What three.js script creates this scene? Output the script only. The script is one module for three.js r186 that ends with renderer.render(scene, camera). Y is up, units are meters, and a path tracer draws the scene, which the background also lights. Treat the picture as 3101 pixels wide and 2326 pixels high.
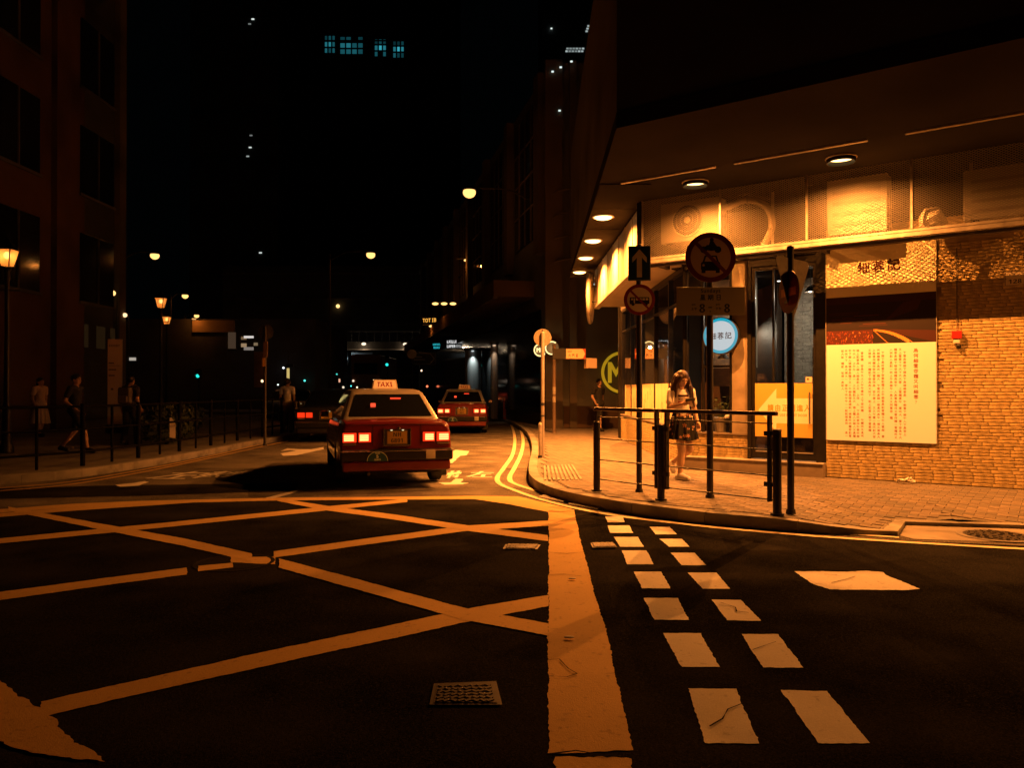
import * as THREE from 'three';
import { mergeGeometries, toCreasedNormals } from 'three/addons/utils/BufferGeometryUtils.js';
import { RoundedBoxGeometry } from 'three/addons/geometries/RoundedBoxGeometry.js';
import { ConvexGeometry } from 'three/addons/geometries/ConvexGeometry.js';
import { Brush, Evaluator, SUBTRACTION } from 'three-bvh-csg';

// ---------- camera, sky, exposure ----------
const scene = new THREE.Scene();
const renderer = new THREE.WebGLRenderer({ antialias: true });
renderer.toneMapping = THREE.LinearToneMapping;
renderer.toneMappingExposure = 1.0;
renderer.shadowMap.enabled = true;
const camera = new THREE.PerspectiveCamera(52.8, 1024 / 769, 0.1, 1500);
camera.position.set(0, 1.5, 0);
camera.rotation.set(0.0063, 0, 0);

// night sky: even, almost black, a trace of city blue
const SKY = [0.00025, 0.00042, 0.00048];
{
  const w = 64, h = 32, a = new Float32Array(w * h * 4);
  for (let i = 0; i < w * h; i++) a.set([...SKY, 1], i * 4);
  const t = new THREE.DataTexture(a, w, h, THREE.RGBAFormat, THREE.FloatType);
  t.mapping = THREE.EquirectangularReflectionMapping; t.magFilter = THREE.LinearFilter; t.needsUpdate = true;
  scene.background = t; scene.environment = t;
}
const SODIUM = new THREE.Color().setRGB(1, 0.295, 0.045);   // canopy lamps and street lamps
const POWER = { canopySide: 205, canopyFront: 122, street: 1.6, lantern: 0.6, inside: 2.6 };
// ---------- helpers ----------
const V = (x, y, z) => new THREE.Vector3(x, y, z);
let seed = 7;
const rnd = () => { seed = (seed * 1664525 + 1013904223) >>> 0; return seed / 4294967296; };
const rr = (a, b) => a + (b - a) * rnd();
const clamp = (x, a = 0, b = 1) => Math.min(b, Math.max(a, x));
const lin = (r, g, b) => new THREE.Color().setRGB(r, g, b);
const hash = (x, y) => { let h = (x * 374761393 + y * 668265263) | 0; h = Math.imul(h ^ (h >>> 13), 1274126177); return ((h ^ (h >>> 16)) >>> 0) / 4294967296; };
function vnoise(x, y, per) {   // tileable value noise
  const xi = Math.floor(x), yi = Math.floor(y), fx = x - xi, fy = y - yi, m = (v) => ((v % per) + per) % per;
  const s = (t) => t * t * (3 - 2 * t), a = hash(m(xi), m(yi)), b = hash(m(xi + 1), m(yi)), c = hash(m(xi), m(yi + 1)), d = hash(m(xi + 1), m(yi + 1));
  return a + (b - a) * s(fx) + (c - a) * s(fy) + (a - b - c + d) * s(fx) * s(fy);
}
const fbm = (u, v, base, oct = 4) => { let s = 0, a = 0.5, f = base; for (let i = 0; i < oct; i++) { s += a * vnoise(u * f, v * f, f); a *= 0.5; f *= 2; } return s / (1 - Math.pow(0.5, oct)); };
function dtex(n, fn, srgb, metres = 1) {   // fn(u, v, i, j) -> [r, g, b] 0..1; uv of the mesh is in metres
  const a = new Uint8Array(n * n * 4);
  for (let j = 0; j < n; j++) for (let i = 0; i < n; i++) { const c = fn(i / n, j / n, i, j), k = (j * n + i) * 4; for (let q = 0; q < 3; q++) a[k + q] = clamp(c[q]) * 255; a[k + 3] = 255; }
  const t = new THREE.DataTexture(a, n, n, THREE.RGBAFormat);
  t.wrapS = t.wrapT = THREE.RepeatWrapping; t.magFilter = THREE.LinearFilter; t.minFilter = THREE.LinearMipmapLinearFilter; t.generateMipmaps = true;
  if (srgb) t.colorSpace = THREE.SRGBColorSpace;
  t.repeat.set(1 / metres, 1 / metres); t.needsUpdate = true;
  return t;
}
function canvas(w, h, draw) {
  const c = document.createElement('canvas'); c.width = w; c.height = h;
  draw(c.getContext('2d'), w, h);
  const t = new THREE.CanvasTexture(c); t.colorSpace = THREE.SRGBColorSpace; t.anisotropy = 8;
  return t;
}
const std = (c, o = {}) => new THREE.MeshStandardMaterial({ color: Array.isArray(c) ? lin(...c) : c, roughness: 0.8, ...o });
const phys = (c, o = {}) => new THREE.MeshPhysicalMaterial({ color: Array.isArray(c) ? lin(...c) : c, roughness: 0.6, ...o });
const matte = (c, o = {}) => phys(c, { roughness: 0.95, specularIntensity: 0, ...o });
const glow = (c, k = 1) => new THREE.MeshStandardMaterial({ color: 0x000000, emissive: lin(c[0] * k, c[1] * k, c[2] * k), roughness: 1 });

const taken = new Map();
const numbered = (n) => { const k = taken.get(n) || 0; taken.set(n, k + 1); return k ? n + '_' + String(k).padStart(3, '0') : n; };
function shade(o) { o.traverse((m) => { if (m.isMesh) { m.castShadow = true; m.receiveShadow = true; } }); return o; }
function tag(o, label, category, group) { o.userData = { label, category }; if (group) o.userData.group = group; return o; }
function thing(name, label, category, pos = [0, 0, 0], turn = 0, group) {
  const o = new THREE.Group(); o.name = numbered(name); scene.add(o);
  o.position.set(...pos); o.rotation.y = turn;
  return tag(o, label, category, group);
}
function struct(o, name) { o.name = numbered(name); o.userData = { kind: 'structure' }; scene.add(o); return o; }
function part(parent, name, geo, mat, pos, rot) {
  const m = new THREE.Mesh(Array.isArray(geo) ? join(geo) : geo, mat); m.name = name; m.castShadow = m.receiveShadow = true;
  if (pos) m.position.set(...pos);
  if (rot) m.rotation.set(...rot);
  parent.add(m);
  return m;
}
function join(list) {
  const gs = list.map((g) => { const q = g.index ? g.toNonIndexed() : g; for (const k of Object.keys(q.attributes)) if (!['position', 'normal', 'uv'].includes(k)) q.deleteAttribute(k); if (!q.attributes.uv) q.setAttribute('uv', new THREE.Float32BufferAttribute(new Float32Array(q.attributes.position.count * 2), 2)); return q; });
  return gs.length === 1 ? gs[0] : mergeGeometries(gs);
}
const shift = (g, x, y, z) => g.translate(x, y, z);
function uvMetres(g) {   // box projection, metres
  const q = g.index ? g.toNonIndexed() : g; if (!q.attributes.normal) q.computeVertexNormals();
  const p = q.attributes.position, n = q.attributes.normal, uv = new Float32Array(p.count * 2);
  for (let i = 0; i < p.count; i++) {
    const ax = Math.abs(n.getX(i)), ay = Math.abs(n.getY(i)), az = Math.abs(n.getZ(i));
    const [u, v] = ay >= ax && ay >= az ? [p.getX(i), p.getZ(i)] : ax >= az ? [p.getZ(i), p.getY(i)] : [p.getX(i), p.getY(i)];
    uv[i * 2] = u; uv[i * 2 + 1] = v;
  }
  q.setAttribute('uv', new THREE.Float32BufferAttribute(uv, 2));
  return q;
}
// box from corner to corner, uv in metres
const bx = (x0, x1, y0, y1, z0, z1) => uvMetres(new THREE.BoxGeometry(x1 - x0, y1 - y0, z1 - z0).translate((x0 + x1) / 2, (y0 + y1) / 2, (z0 + z1) / 2));
const rbx = (x0, x1, y0, y1, z0, z1, r = 0.01, s = 2) => new RoundedBoxGeometry(x1 - x0, y1 - y0, z1 - z0, s, r).translate((x0 + x1) / 2, (y0 + y1) / 2, (z0 + z1) / 2);
const cyl = (r0, r1, y0, y1, n = 16, x = 0, z = 0) => new THREE.CylinderGeometry(r1, r0, y1 - y0, n).translate(x, (y0 + y1) / 2, z);
function bar(a, b, r, n = 8) {   // round bar between two points
  const A = V(...a), B = V(...b), L = A.distanceTo(B), g = new THREE.CylinderGeometry(r, r, L, n);
  g.applyQuaternion(new THREE.Quaternion().setFromUnitVectors(V(0, 1, 0), B.clone().sub(A).normalize()));
  return g.translate((A.x + B.x) / 2, (A.y + B.y) / 2, (A.z + B.z) / 2);
}
const tube = (pts, r, n = 24, k = 8) => new THREE.TubeGeometry(new THREE.CatmullRomCurve3(pts.map((p) => V(...p))), n, r, k);
const lathe = (pts, n = 24) => new THREE.LatheGeometry(pts.map((p) => new THREE.Vector2(p[0], p[1])), n);
function prism(pts, depth, bevel = 0) {   // outline in x, y pushed along +z
  const g = new THREE.ExtrudeGeometry(new THREE.Shape(pts.map((p) => new THREE.Vector2(p[0], p[1]))), { depth, bevelEnabled: bevel > 0, bevelSize: bevel, bevelThickness: bevel, bevelSegments: 2 });
  return uvMetres(g);
}
// flat painted sheet on the ground from an outline in [x, z]; ragged edges
function sheet(poly, y, rag = 0, step = 0.08, holes) {
  const pts = [];
  for (let i = 0; i < poly.length; i++) {
    const [x0, z0] = poly[i], [x1, z1] = poly[(i + 1) % poly.length], L = Math.hypot(x1 - x0, z1 - z0), n = rag ? Math.max(1, Math.min(260, Math.round(L / step))) : 1;
    for (let k = 0; k < n; k++) {
      const t = k / n, x = x0 + (x1 - x0) * t, z = z0 + (z1 - z0) * t, nx = -(z1 - z0) / (L || 1), nz = (x1 - x0) / (L || 1);
      const q = rag ? rag * ((vnoise(x * 6 + 31, z * 6 + 77, 4096) - 0.5) * 0.9 + (vnoise(x * 34, z * 34 + 9, 4096) - 0.5) * 0.8 + (vnoise(x * 110 + 7, z * 110 + 3, 8192) - 0.5) * 0.45) : 0;
      pts.push(new THREE.Vector2(x + nx * q, -(z + nz * q)));
    }
  }
  const s = new THREE.Shape(pts);
  for (const h of holes || []) s.holes.push(new THREE.Path(h.map((p) => new THREE.Vector2(p[0], -p[1]))));
  const g = new THREE.ShapeGeometry(s); g.rotateX(-Math.PI / 2);
  return g.translate(0, y, 0);
}
// extruded ground slab with a top and a side
function slab(poly, y0, y1) {
  const g = new THREE.ExtrudeGeometry(new THREE.Shape(poly.map((p) => new THREE.Vector2(p[0], -p[1]))), { depth: y1 - y0, bevelEnabled: false });
  g.rotateX(-Math.PI / 2);
  return uvMetres(g.translate(0, y0, 0));
}
function smoothPath(pts, n) { return new THREE.CatmullRomCurve3(pts.map((p) => V(p[0], 0, p[1])), false, 'centripetal').getSpacedPoints(n).map((p) => [p.x, p.z]); }
function offsetPath(pts, d) {   // to the right of travel for positive d
  return pts.map((p, i) => { const a = pts[Math.max(0, i - 1)], b = pts[Math.min(pts.length - 1, i + 1)], L = Math.hypot(b[0] - a[0], b[1] - a[1]) || 1; return [p[0] - ((b[1] - a[1]) / L) * d, p[1] + ((b[0] - a[0]) / L) * d]; });
}
function band(pts, w, y, rag = 0.006) { return sheet([...offsetPath(pts, -w / 2), ...offsetPath(pts, w / 2).reverse()], y, rag, 0.06); }
function inside(p, poly) { let c = false; for (let i = 0, j = poly.length - 1; i < poly.length; j = i++) { const [xi, yi] = poly[i], [xj, yj] = poly[j]; if ((yi > p[1]) !== (yj > p[1]) && p[0] < ((xj - xi) * (p[1] - yi)) / (yj - yi) + xi) c = !c; } return c; }
function lightAt(L, x, y, z, radius = 1) { L.position.set(x, y, z); L.castShadow = true; L.shadow.radius = radius; scene.add(L); return L; }
function spotAt(color, power, from, to, angle, pen, radius) {
  const L = lightAt(new THREE.SpotLight(color, power, 0, angle, pen, 2), ...from, radius); L.target.position.set(...to); scene.add(L.target); L.name = 'lamp_light'; return L;
}

// ---------- Chinese characters, as strokes on a 100 x 100 grid (y down) ----------
const GLYPHS = {
  '細': '28,5 12,28 30,30;30,14 8,48 38,46;24,48 24,92;12,60 6,80;34,60 40,76;50,16 50,90;50,16 92,16 92,90;50,52 92,52;71,16 71,90;50,88 92,88',
  '蓉': '10,14 90,14;34,4 34,24;66,4 66,24;50,22 50,30;12,42 12,32 88,32 88,42;38,40 24,54;62,40 76,54;50,44 8,74;50,44 92,74;30,70 30,96;30,70 70,70 70,96;30,93 70,93',
  '記': '24,4 28,12;8,20 44,20;12,34 40,34;12,48 40,48;12,62 12,92;12,62 40,62 40,92;12,90 40,90;54,14 88,14 88,44;54,44 88,44;54,44 54,84 62,90 94,90 95,74',
  '請': '18,4 24,12;6,20 38,20;10,34 34,34;10,48 34,48;10,62 10,92;10,62 34,62 34,92;10,90 34,90;46,14 94,14;70,4 70,44;50,28 90,28;44,44 96,44;52,56 52,96;52,56 88,56 88,94 82,96;52,70 88,70;52,82 88,82',
  '由': '14,24 14,94;14,24 86,24 86,94;50,4 50,92;14,58 86,58;14,92 86,92',
  '正': '10,12 90,12;52,12 52,90;54,48 84,48;26,42 26,90;4,90 96,90',
  '門': '10,8 10,96;10,8 42,8 42,44;10,26 42,26;10,44 42,44;58,8 58,44;58,8 90,8 90,94 82,96;58,26 90,26;58,44 90,44',
  '進': '14,8 22,18;6,38 24,38 14,72;4,92 22,76 40,90 96,92;48,6 36,34;44,22 44,78;66,6 74,14;44,22 94,22;44,40 90,40;44,58 90,58;44,76 96,76;68,22 68,76',
  '入': '40,8 54,14 48,40 8,92;50,34 92,92',
  '星': '26,6 26,42;26,6 76,6 76,42;26,24 76,24;26,42 76,42;28,48 14,66;24,58 86,58;52,48 52,92;20,75 82,75;6,93 94,93',
  '期': '6,20 52,20;16,6 16,66;42,6 42,66;16,36 42,36;16,50 42,50;4,66 54,66;20,72 8,92;38,72 48,90;64,10 62,70 52,94;64,10 92,10 92,92 84,94;64,34 92,34;64,56 92,56',
  '日': '22,8 22,94;22,8 80,8 80,94;22,50 80,50;22,92 80,92',
  '上': '46,6 46,90;48,42 86,42;6,90 94,90', '下': '6,12 94,12;48,12 48,96;52,34 80,56', '午': '30,4 12,34;26,20 88,20;4,52 96,52;50,20 50,98',
  '為': '20,6 28,18;58,4 14,64;26,22 74,22 68,38;22,38 82,38 78,54;14,54 90,54 84,90 74,94;10,72 4,90;26,72 30,86;44,70 48,84;60,68 66,80',
  '何': '26,4 6,44;18,26 18,96;36,16 96,16;86,16 86,92 76,94;44,38 44,70;44,38 70,38 70,70;44,68 70,68',
  '雲': '16,8 84,8;8,32 10,20 90,20 88,32;50,8 50,46;24,28 36,30;24,40 36,42;64,28 76,30;64,40 76,42;20,56 80,56;8,70 92,70;46,70 24,92 78,90;66,78 84,96',
  '吞': '14,12 86,12;6,32 94,32;52,12 46,34 8,64;50,34 92,62;28,66 28,96;28,66 72,66 72,96;28,94 72,94',
  '麵': '8,14 46,14;26,4 26,40;10,28 44,28;26,28 6,48;26,28 44,44;20,50 8,66;16,58 42,58 10,92;18,66 40,92 96,94;54,10 96,10;72,10 66,26;56,26 56,80;56,26 92,26 92,80;68,28 68,78;80,28 80,78;56,78 92,78',
  '又': '16,14 78,14 62,54 12,92;24,34 50,66 92,92', '叫': '8,20 8,78;8,20 38,20 38,76;8,72 38,72;56,12 56,64 82,56;82,4 82,96',
  '左': '8,28 92,28;46,6 34,50 8,90;36,54 86,54;60,54 60,90;24,92 94,92',
  '轉': '6,16 46,16;26,4 26,96;10,30 10,60;10,30 42,30 42,60;10,44 42,44;10,60 42,60;4,76 48,76;54,14 96,14;74,4 74,48;58,26 58,46;58,26 92,26 92,46;58,36 92,36;54,50 90,48;52,64 96,64;82,56 82,92 74,94;60,72 66,84',
  '大': '8,34 92,34;50,6 46,44 8,92;52,44 92,92', '一': '8,52 92,50', '人': '50,8 44,50 8,92;48,44 92,92', '是': '28,6 28,36;28,6 74,6 74,36;28,21 74,21;28,36 74,36;8,50 92,50;50,50 50,84;52,66 82,66;26,60 6,94;16,82 50,94 96,94',
  '碗': '6,14 42,14;24,14 8,54;16,42 16,86;16,42 38,42 38,84;16,82 38,82;70,4 74,12;48,28 50,16 94,16 92,28;58,24 46,54;56,36 70,36 50,90;74,36 90,36 88,58;74,36 74,86 94,88 94,72',
};
function ink(g, ch, x, y, s, w, brush = 0) {   // draws one character with its top left at x, y and size s
  const d = GLYPHS[ch]; if (!d) return;
  g.lineCap = 'round'; g.lineJoin = 'round';
  d.split(';').forEach((st, k) => {
    const p = st.split(' ').map((q) => q.split(',').map(Number));
    for (let pass = 0; pass < (brush ? 2 : 1); pass++) {
      g.lineWidth = w * (brush ? 1 + brush * (hash(k * 7 + pass, 11) - 0.4) : 1);
      g.beginPath();
      p.forEach(([a, b], i) => { const X = x + (a / 100) * s, Y = y + (b / 100) * s + (brush ? (hash(k, i) - 0.5) * s * 0.04 : 0); if (i) g.lineTo(X, Y); else g.moveTo(X, Y); });
      g.stroke();
    }
  });
}
// ---------- ground plan, metres, [x, z] ----------
const STUDS = [
  [[0.877, -3.868], [1.114, -3.862], [1.040, -3.268], [0.815, -3.272]],
  [[0.924, -4.738], [1.151, -4.738], [1.114, -4.164], [0.907, -4.164]],
  [[0.940, -5.533], [1.179, -5.533], [1.143, -5.013], [0.918, -5.013]],
  [[0.992, -6.330], [1.216, -6.330], [1.184, -5.802], [0.969, -5.802]],
  [[1.011, -7.161], [1.243, -7.161], [1.204, -6.596], [0.979, -6.596]],
  [[1.028, -7.808], [1.266, -7.808], [1.246, -7.329], [1.018, -7.329]],
  [[1.039, -8.468], [1.277, -8.468], [1.255, -8.034], [1.019, -8.034]],
  [[1.092, -9.082], [1.299, -9.082], [1.261, -8.673], [1.069, -8.673]],
  [[1.332, -3.844], [1.555, -3.833], [1.508, -3.268], [1.292, -3.272]],
  [[1.398, -4.720], [1.616, -4.720], [1.560, -4.150], [1.343, -4.157]],
  [[1.411, -5.497], [1.621, -5.485], [1.602, -4.993], [1.389, -5.003]],
  [[1.425, -6.298], [1.662, -6.298], [1.628, -5.789], [1.424, -5.789]],
  [[1.445, -7.061], [1.665, -7.061], [1.641, -6.562], [1.437, -6.562]],
  [[1.468, -7.712], [1.689, -7.712], [1.680, -7.329], [1.482, -7.329]],
  [[1.490, -8.383], [1.706, -8.383], [1.695, -7.957], [1.476, -7.957]],
];
const PATCH = [[2.305, -6.346], [2.742, -6.330], [2.901, -6.362], [3.015, -6.314], [3.000, -6.220], [3.042, -5.789], [2.938, -5.749], [2.364, -5.775], [2.301, -5.926]];
const BORDER = [[0.152, -3.181], [0.180, -3.798], [0.206, -4.476], [0.258, -5.449], [0.329, -6.963], [0.449, -9.494], [0.758, -9.458], [0.684, -7.833], [0.639, -6.510], [0.597, -5.570], [0.585, -4.839], [0.547, -4.178], [0.520, -3.633], [0.505, -3.298], [0.500, -3.213], [0.351, -3.189]];
const BORDER_END = [[0.177, -3.141], [0.348, -3.157], [0.480, -3.133], [0.453, -2.848], [0.143, -2.848]];
const BORDER_TOP = [[-8.139, -8.468], [-7.098, -9.082], [-6.356, -9.603], [-5.699, -10.066], [-4.975, -10.315], [-3.216, -10.621], [-1.641, -10.712], [-0.601, -10.804], [0.077, -10.758], [0.449, -10.148], [0.773, -9.567], [0.742, -9.388], [0.449, -9.388], [-0.036, -10.026], [-0.508, -10.487], [-1.600, -10.444], [-3.136, -10.357], [-4.855, -10.066], [-5.521, -9.753], [-6.167, -9.318], [-6.850, -8.764], [-7.771, -8.085]];
const DIAGONALS = [
  [[-6.376, -9.810], [-4.544, -8.569], [-3.258, -7.712], [-2.353, -7.021], [-2.240, -6.684], [-3.106, -7.350], [-4.350, -8.205], [-6.159, -9.476]],
  [[-2.046, -6.811], [-1.092, -5.961], [-0.335, -5.277], [0.230, -4.924], [0.219, -4.685], [-0.317, -5.003], [-1.035, -5.652], [-1.941, -6.460]],
  [[0.262, -5.607], [-0.272, -5.277], [-1.122, -4.616], [-1.550, -4.274], [-2.000, -3.904], [-2.248, -3.697], [-2.140, -3.520], [-1.905, -3.719], [-1.472, -4.059], [-1.063, -4.374], [-0.256, -4.983], [0.248, -5.322]],
  [[-3.209, -10.598], [-2.407, -9.907], [-1.409, -9.198], [-0.539, -8.497], [0.369, -7.894], [0.354, -7.584], [-0.518, -8.164], [-1.354, -8.841], [-2.316, -9.530], [-3.117, -10.294]],
  [[-5.908, -7.021], [-5.112, -7.724], [-3.897, -8.613], [-2.384, -9.810], [-1.421, -10.509], [-1.381, -10.210], [-2.302, -9.476], [-3.767, -8.327], [-4.945, -7.471], [-5.715, -6.793]],
  [[-4.252, -5.053], [-3.762, -5.684], [-3.283, -6.054], [-2.714, -6.468], [-2.612, -6.227], [-3.160, -5.829], [-3.614, -5.461], [-4.087, -4.858]],
  [[-2.190, -7.121], [-1.419, -7.748], [-0.535, -8.439], [0.410, -8.779], [0.395, -8.454], [-0.515, -8.112], [-1.364, -7.449], [-2.107, -6.848]],
  [[-7.089, -8.425], [-6.144, -9.283], [-5.511, -9.734], [-4.261, -10.379], [-4.174, -10.168], [-5.365, -9.476], [-5.968, -9.016], [-6.881, -8.178]],
  [[-2.641, -6.527], [-2.391, -6.649], [-2.329, -6.477], [-2.561, -6.330]],
  [[-2.497, -6.886], [-2.102, -6.886], [-2.013, -6.596], [-2.418, -6.666]],
];
const BLOB = [[-3.998, -5.115], [-2.621, -3.960], [-2.483, -3.856], [-2.275, -3.670], [-2.179, -3.601], [-2.038, -3.481], [-2.004, -3.424], [-1.912, -3.342], [-1.843, -3.272], [-1.747, -3.222], [-1.652, -3.133], [-1.624, -3.098], [-1.709, -3.118], [-1.901, -3.157], [-2.035, -3.205], [-2.146, -3.272], [-2.554, -3.481], [-3.061, -3.916]];
const LINE_OUT = [[-0.060, -33.420], [0.063, -26.384], [0.078, -21.796], [0.000, -17.286], [-0.171, -14.323], [-0.247, -12.920], [-0.189, -12.167], [0.041, -11.393], [0.342, -10.576], [0.779, -9.715], [1.222, -9.115], [1.779, -8.643], [2.208, -8.327], [2.672, -8.059], [3.159, -7.808], [4.003, -7.482], [4.781, -7.223], [6.123, -6.848]];
const LINE_IN = [[0.231, -32.135], [0.328, -26.109], [0.305, -21.242], [0.186, -17.286], [0.044, -14.573], [-0.039, -13.055], [0.000, -12.347], [0.353, -11.342]];
const LINE_IN2 = [[1.095, -9.946], [1.621, -9.215], [2.291, -8.643], [2.761, -8.327], [3.260, -8.059], [3.885, -7.784]];
const KERB = [[7.116, -7.460], [5.475, -8.272], [4.307, -8.497], [3.932, -7.907], [3.305, -7.957], [2.883, -8.112], [2.462, -8.327], [2.031, -8.613], [1.592, -9.049], [1.263, -9.423], [0.913, -9.907], [0.595, -10.576], [0.399, -11.291], [0.291, -12.167], [0.281, -13.055], [0.335, -14.744], [0.445, -17.286], [0.500, -20.887], [0.429, -25.577], [0.110, -30.567], [-0.574, -36.860], [-1.400, -41.775]];
const LEFT_KERB = [[-9.833, -10.231], [-8.824, -11.291], [-8.014, -12.109], [-7.392, -12.920], [-7.029, -14.573], [-6.851, -16.936], [-6.792, -20.052], [-6.611, -23.208], [-6.871, -26.952], [-7.536, -29.839], [-9.243, -33.872], [-12.409, -37.977], [-20.150, -41.775]];
const LEFT_LINES = [[[-9.125, -9.494], [-8.197, -10.487], [-7.507, -11.342], [-6.971, -11.936], [-6.643, -13.772], [-6.517, -16.599], [-6.467, -20.545], [-6.371, -23.871], [-6.850, -27.850], [-7.482, -30.567], [-8.635, -33.872]], [[-9.337, -9.715], [-8.408, -10.758], [-7.716, -11.658], [-7.176, -12.287], [-6.831, -14.161], [-6.694, -17.051], [-6.750, -21.242], [-6.641, -24.335], [-7.045, -28.163], [-7.704, -30.944], [-8.918, -34.336]]];
const RIGHT_ARROW = [[[-1.022, -18.567], [-1.386, -18.989], [-1.500, -17.168], [-1.347, -17.051], [-1.444, -15.666], [-1.193, -15.568], [-1.159, -17.286], [-1.021, -17.406]], [[-1.175, -12.347], [-0.975, -12.347], [-0.938, -12.854], [-0.808, -12.854], [-0.813, -12.347], [-0.691, -12.287], [-0.768, -12.109], [-1.038, -12.050]]];
const LEFT_ARROW = [[[-5.346, -17.904], [-5.216, -18.705], [-5.391, -18.846], [-5.544, -18.567], [-5.628, -19.430], [-5.221, -19.134], [-4.969, -19.134], [-4.833, -19.893], [-4.649, -19.134], [-4.761, -18.163], [-4.854, -17.406], [-5.110, -17.286]], [[-6.173, -12.050], [-6.000, -12.287], [-5.933, -12.533], [-5.822, -12.408], [-5.757, -11.936], [-5.972, -11.823]], [[-3.375, -10.621], [-3.177, -11.393], [-3.138, -11.498], [-3.145, -10.993], [-3.252, -10.532]]];
const RIGHT_GLYPHS = [[[-1.129, -12.920], [-0.897, -12.920], [-1.136, -14.161]], [[-0.797, -13.055], [-0.312, -13.055], [-0.758, -14.081]]];
const LEFT_GLYPHS = [[[-6.168, -12.788], [-5.403, -12.788], [-6.034, -14.081]], [[-5.536, -12.920], [-4.763, -12.920], [-5.360, -14.081]]];
const COVERS = {square: [[-0.086, -7.203], [0.232, -7.182], [0.274, -7.394], [-0.062, -7.416]], near: [[-0.389, -3.654], [-0.046, -3.654], [-0.080, -3.947], [-0.394, -3.916]], small: [[0.752, -7.223], [0.980, -7.244], [0.973, -7.460], [0.752, -7.438]], far: [[-1.015, -9.640], [-0.321, -9.567], [-0.274, -9.946], [-0.880, -10.066]]};
const ROUND_COVER = [4.925, -7.882], CENTRE_COVER = [-2.386, -6.666];
const GRATES = [[[0.343, -10.621], [0.662, -10.148], [0.803, -10.400], [0.483, -10.898]], [[0.711, -9.986], [1.049, -9.530], [1.202, -9.753], [0.866, -10.189]]];
const TACTILE = [[0.474, -11.478], [1.082, -11.595], [1.111, -13.857], [0.557, -13.690]];
// ---------- surface textures ----------
const T = {};
T.asphalt = dtex(1024, (u, v, i, j) => { const n = fbm(u, v, 6, 3), f = hash(i >> 1, j >> 1), c = 0.5 + (n - 0.5) * 0.6 + (f - 0.5) * 0.5 + (f > 0.96 ? 0.7 : 0); return [c * 1.02, c, c * 0.98]; }, false, 2.9);
T.asphaltBump = dtex(512, (u, v, i, j) => { const c = 0.6 * hash(i, j) + 0.4 * fbm(u, v, 64, 2); return [c, c, c]; }, false, 1.1);
T.paint = dtex(1024, (u, v, i, j) => { const n = fbm(u, v, 10, 5), f = hash(i >> 1, j >> 1), wear = clamp((fbm(u + 0.3, v + 0.7, 64, 3) - 0.72) * 6), c = (0.86 + (n - 0.5) * 0.16 + (f - 0.5) * 0.12) * (1 - 0.4 * wear * (0.5 + 0.5 * f)); return [c, c, c]; }, false, 2.3);
T.concrete = dtex(512, (u, v, i, j) => { const n = fbm(u, v, 5, 5), f = hash(i, j), st = clamp((fbm(u + 0.4, v + 0.1, 9, 3) - 0.62) * 5), c = (0.72 + (n - 0.5) * 0.55 + (f - 0.5) * 0.14) * (1 - 0.35 * st); return [c, c * 0.985, c * 0.96]; }, false, 1.7);
T.plaster = dtex(512, (u, v, i, j) => { const n = fbm(u, v, 8, 5), c = 0.75 + (n - 0.5) * 0.55 + (hash(i, j) - 0.5) * 0.08; return [c, c * 0.97, c * 0.92]; }, false, 1.3);
T.grime = dtex(512, (u, v, i, j) => { const n = fbm(u, v, 4, 5), c = 0.75 + (n - 0.5) * 0.7; return [c, c, c]; }, false, 6);
T.metal = dtex(256, (u, v, i, j) => { const n = fbm(u, v, 12, 4), c = 0.7 + (n - 0.5) * 0.5 + (hash(i, j) - 0.5) * 0.1; return [c, c, c]; }, false, 0.8);
T.brick = dtex(512, (u, v, i, j) => { const n = fbm(u, v, 16, 4), f = hash(i, j), pit = clamp((fbm(u, v + 0.4, 48, 2) - 0.66) * 8), c = (0.80 + (n - 0.5) * 0.5 + (f - 0.5) * 0.15) * (1 - 0.4 * pit); return [c, c * 0.98, c * 0.94]; }, false, 0.9);
T.brickBump = dtex(256, (u, v, i, j) => { const c = fbm(u, v, 24, 4); return [c, c, c]; }, false, 0.35);
const M = {};
M.asphaltPale = matte([0.30, 0.275, 0.235], { map: T.asphalt, bumpMap: T.asphaltBump, bumpScale: 0.004, roughness: 0.96 });
M.asphaltDimmed = matte([0.040, 0.039, 0.038], { map: T.asphalt, bumpMap: T.asphaltBump, bumpScale: 0.004, roughness: 0.98 });  // junction asphalt: its own darker tone plus the fading light put into the colour
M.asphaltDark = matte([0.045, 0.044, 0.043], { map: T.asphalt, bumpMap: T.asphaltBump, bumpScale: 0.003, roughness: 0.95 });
M.yellow = std([0.68, 0.44, 0.13], { map: T.paint, bumpMap: T.asphaltBump, bumpScale: 0.0025, roughness: 0.85 });
M.yellowPale = std([0.84, 0.72, 0.48], { map: T.paint, bumpMap: T.asphaltBump, bumpScale: 0.0025, roughness: 0.85 });
M.white = std([0.85, 0.82, 0.74], { map: T.paint, bumpMap: T.asphaltBump, bumpScale: 0.0025, roughness: 0.85 });
M.kerb = std([0.36, 0.34, 0.31], { map: T.concrete, roughness: 0.9 });
M.pave = std([0.24, 0.22, 0.19], { map: T.concrete, roughness: 0.92 });
M.apron = std([0.40, 0.36, 0.31], { map: T.concrete, roughness: 0.9 });
M.iron = std([0.06, 0.056, 0.052], { map: T.metal, roughness: 0.5, metalness: 0.6 });
M.ironPale = std([0.30, 0.28, 0.26], { map: T.metal, roughness: 0.6, metalness: 0.3 });
M.black = std([0.012, 0.012, 0.012], { roughness: 0.6 });
M.blackSteel = std([0.02, 0.019, 0.018], { roughness: 0.42, metalness: 0.3 });
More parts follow.
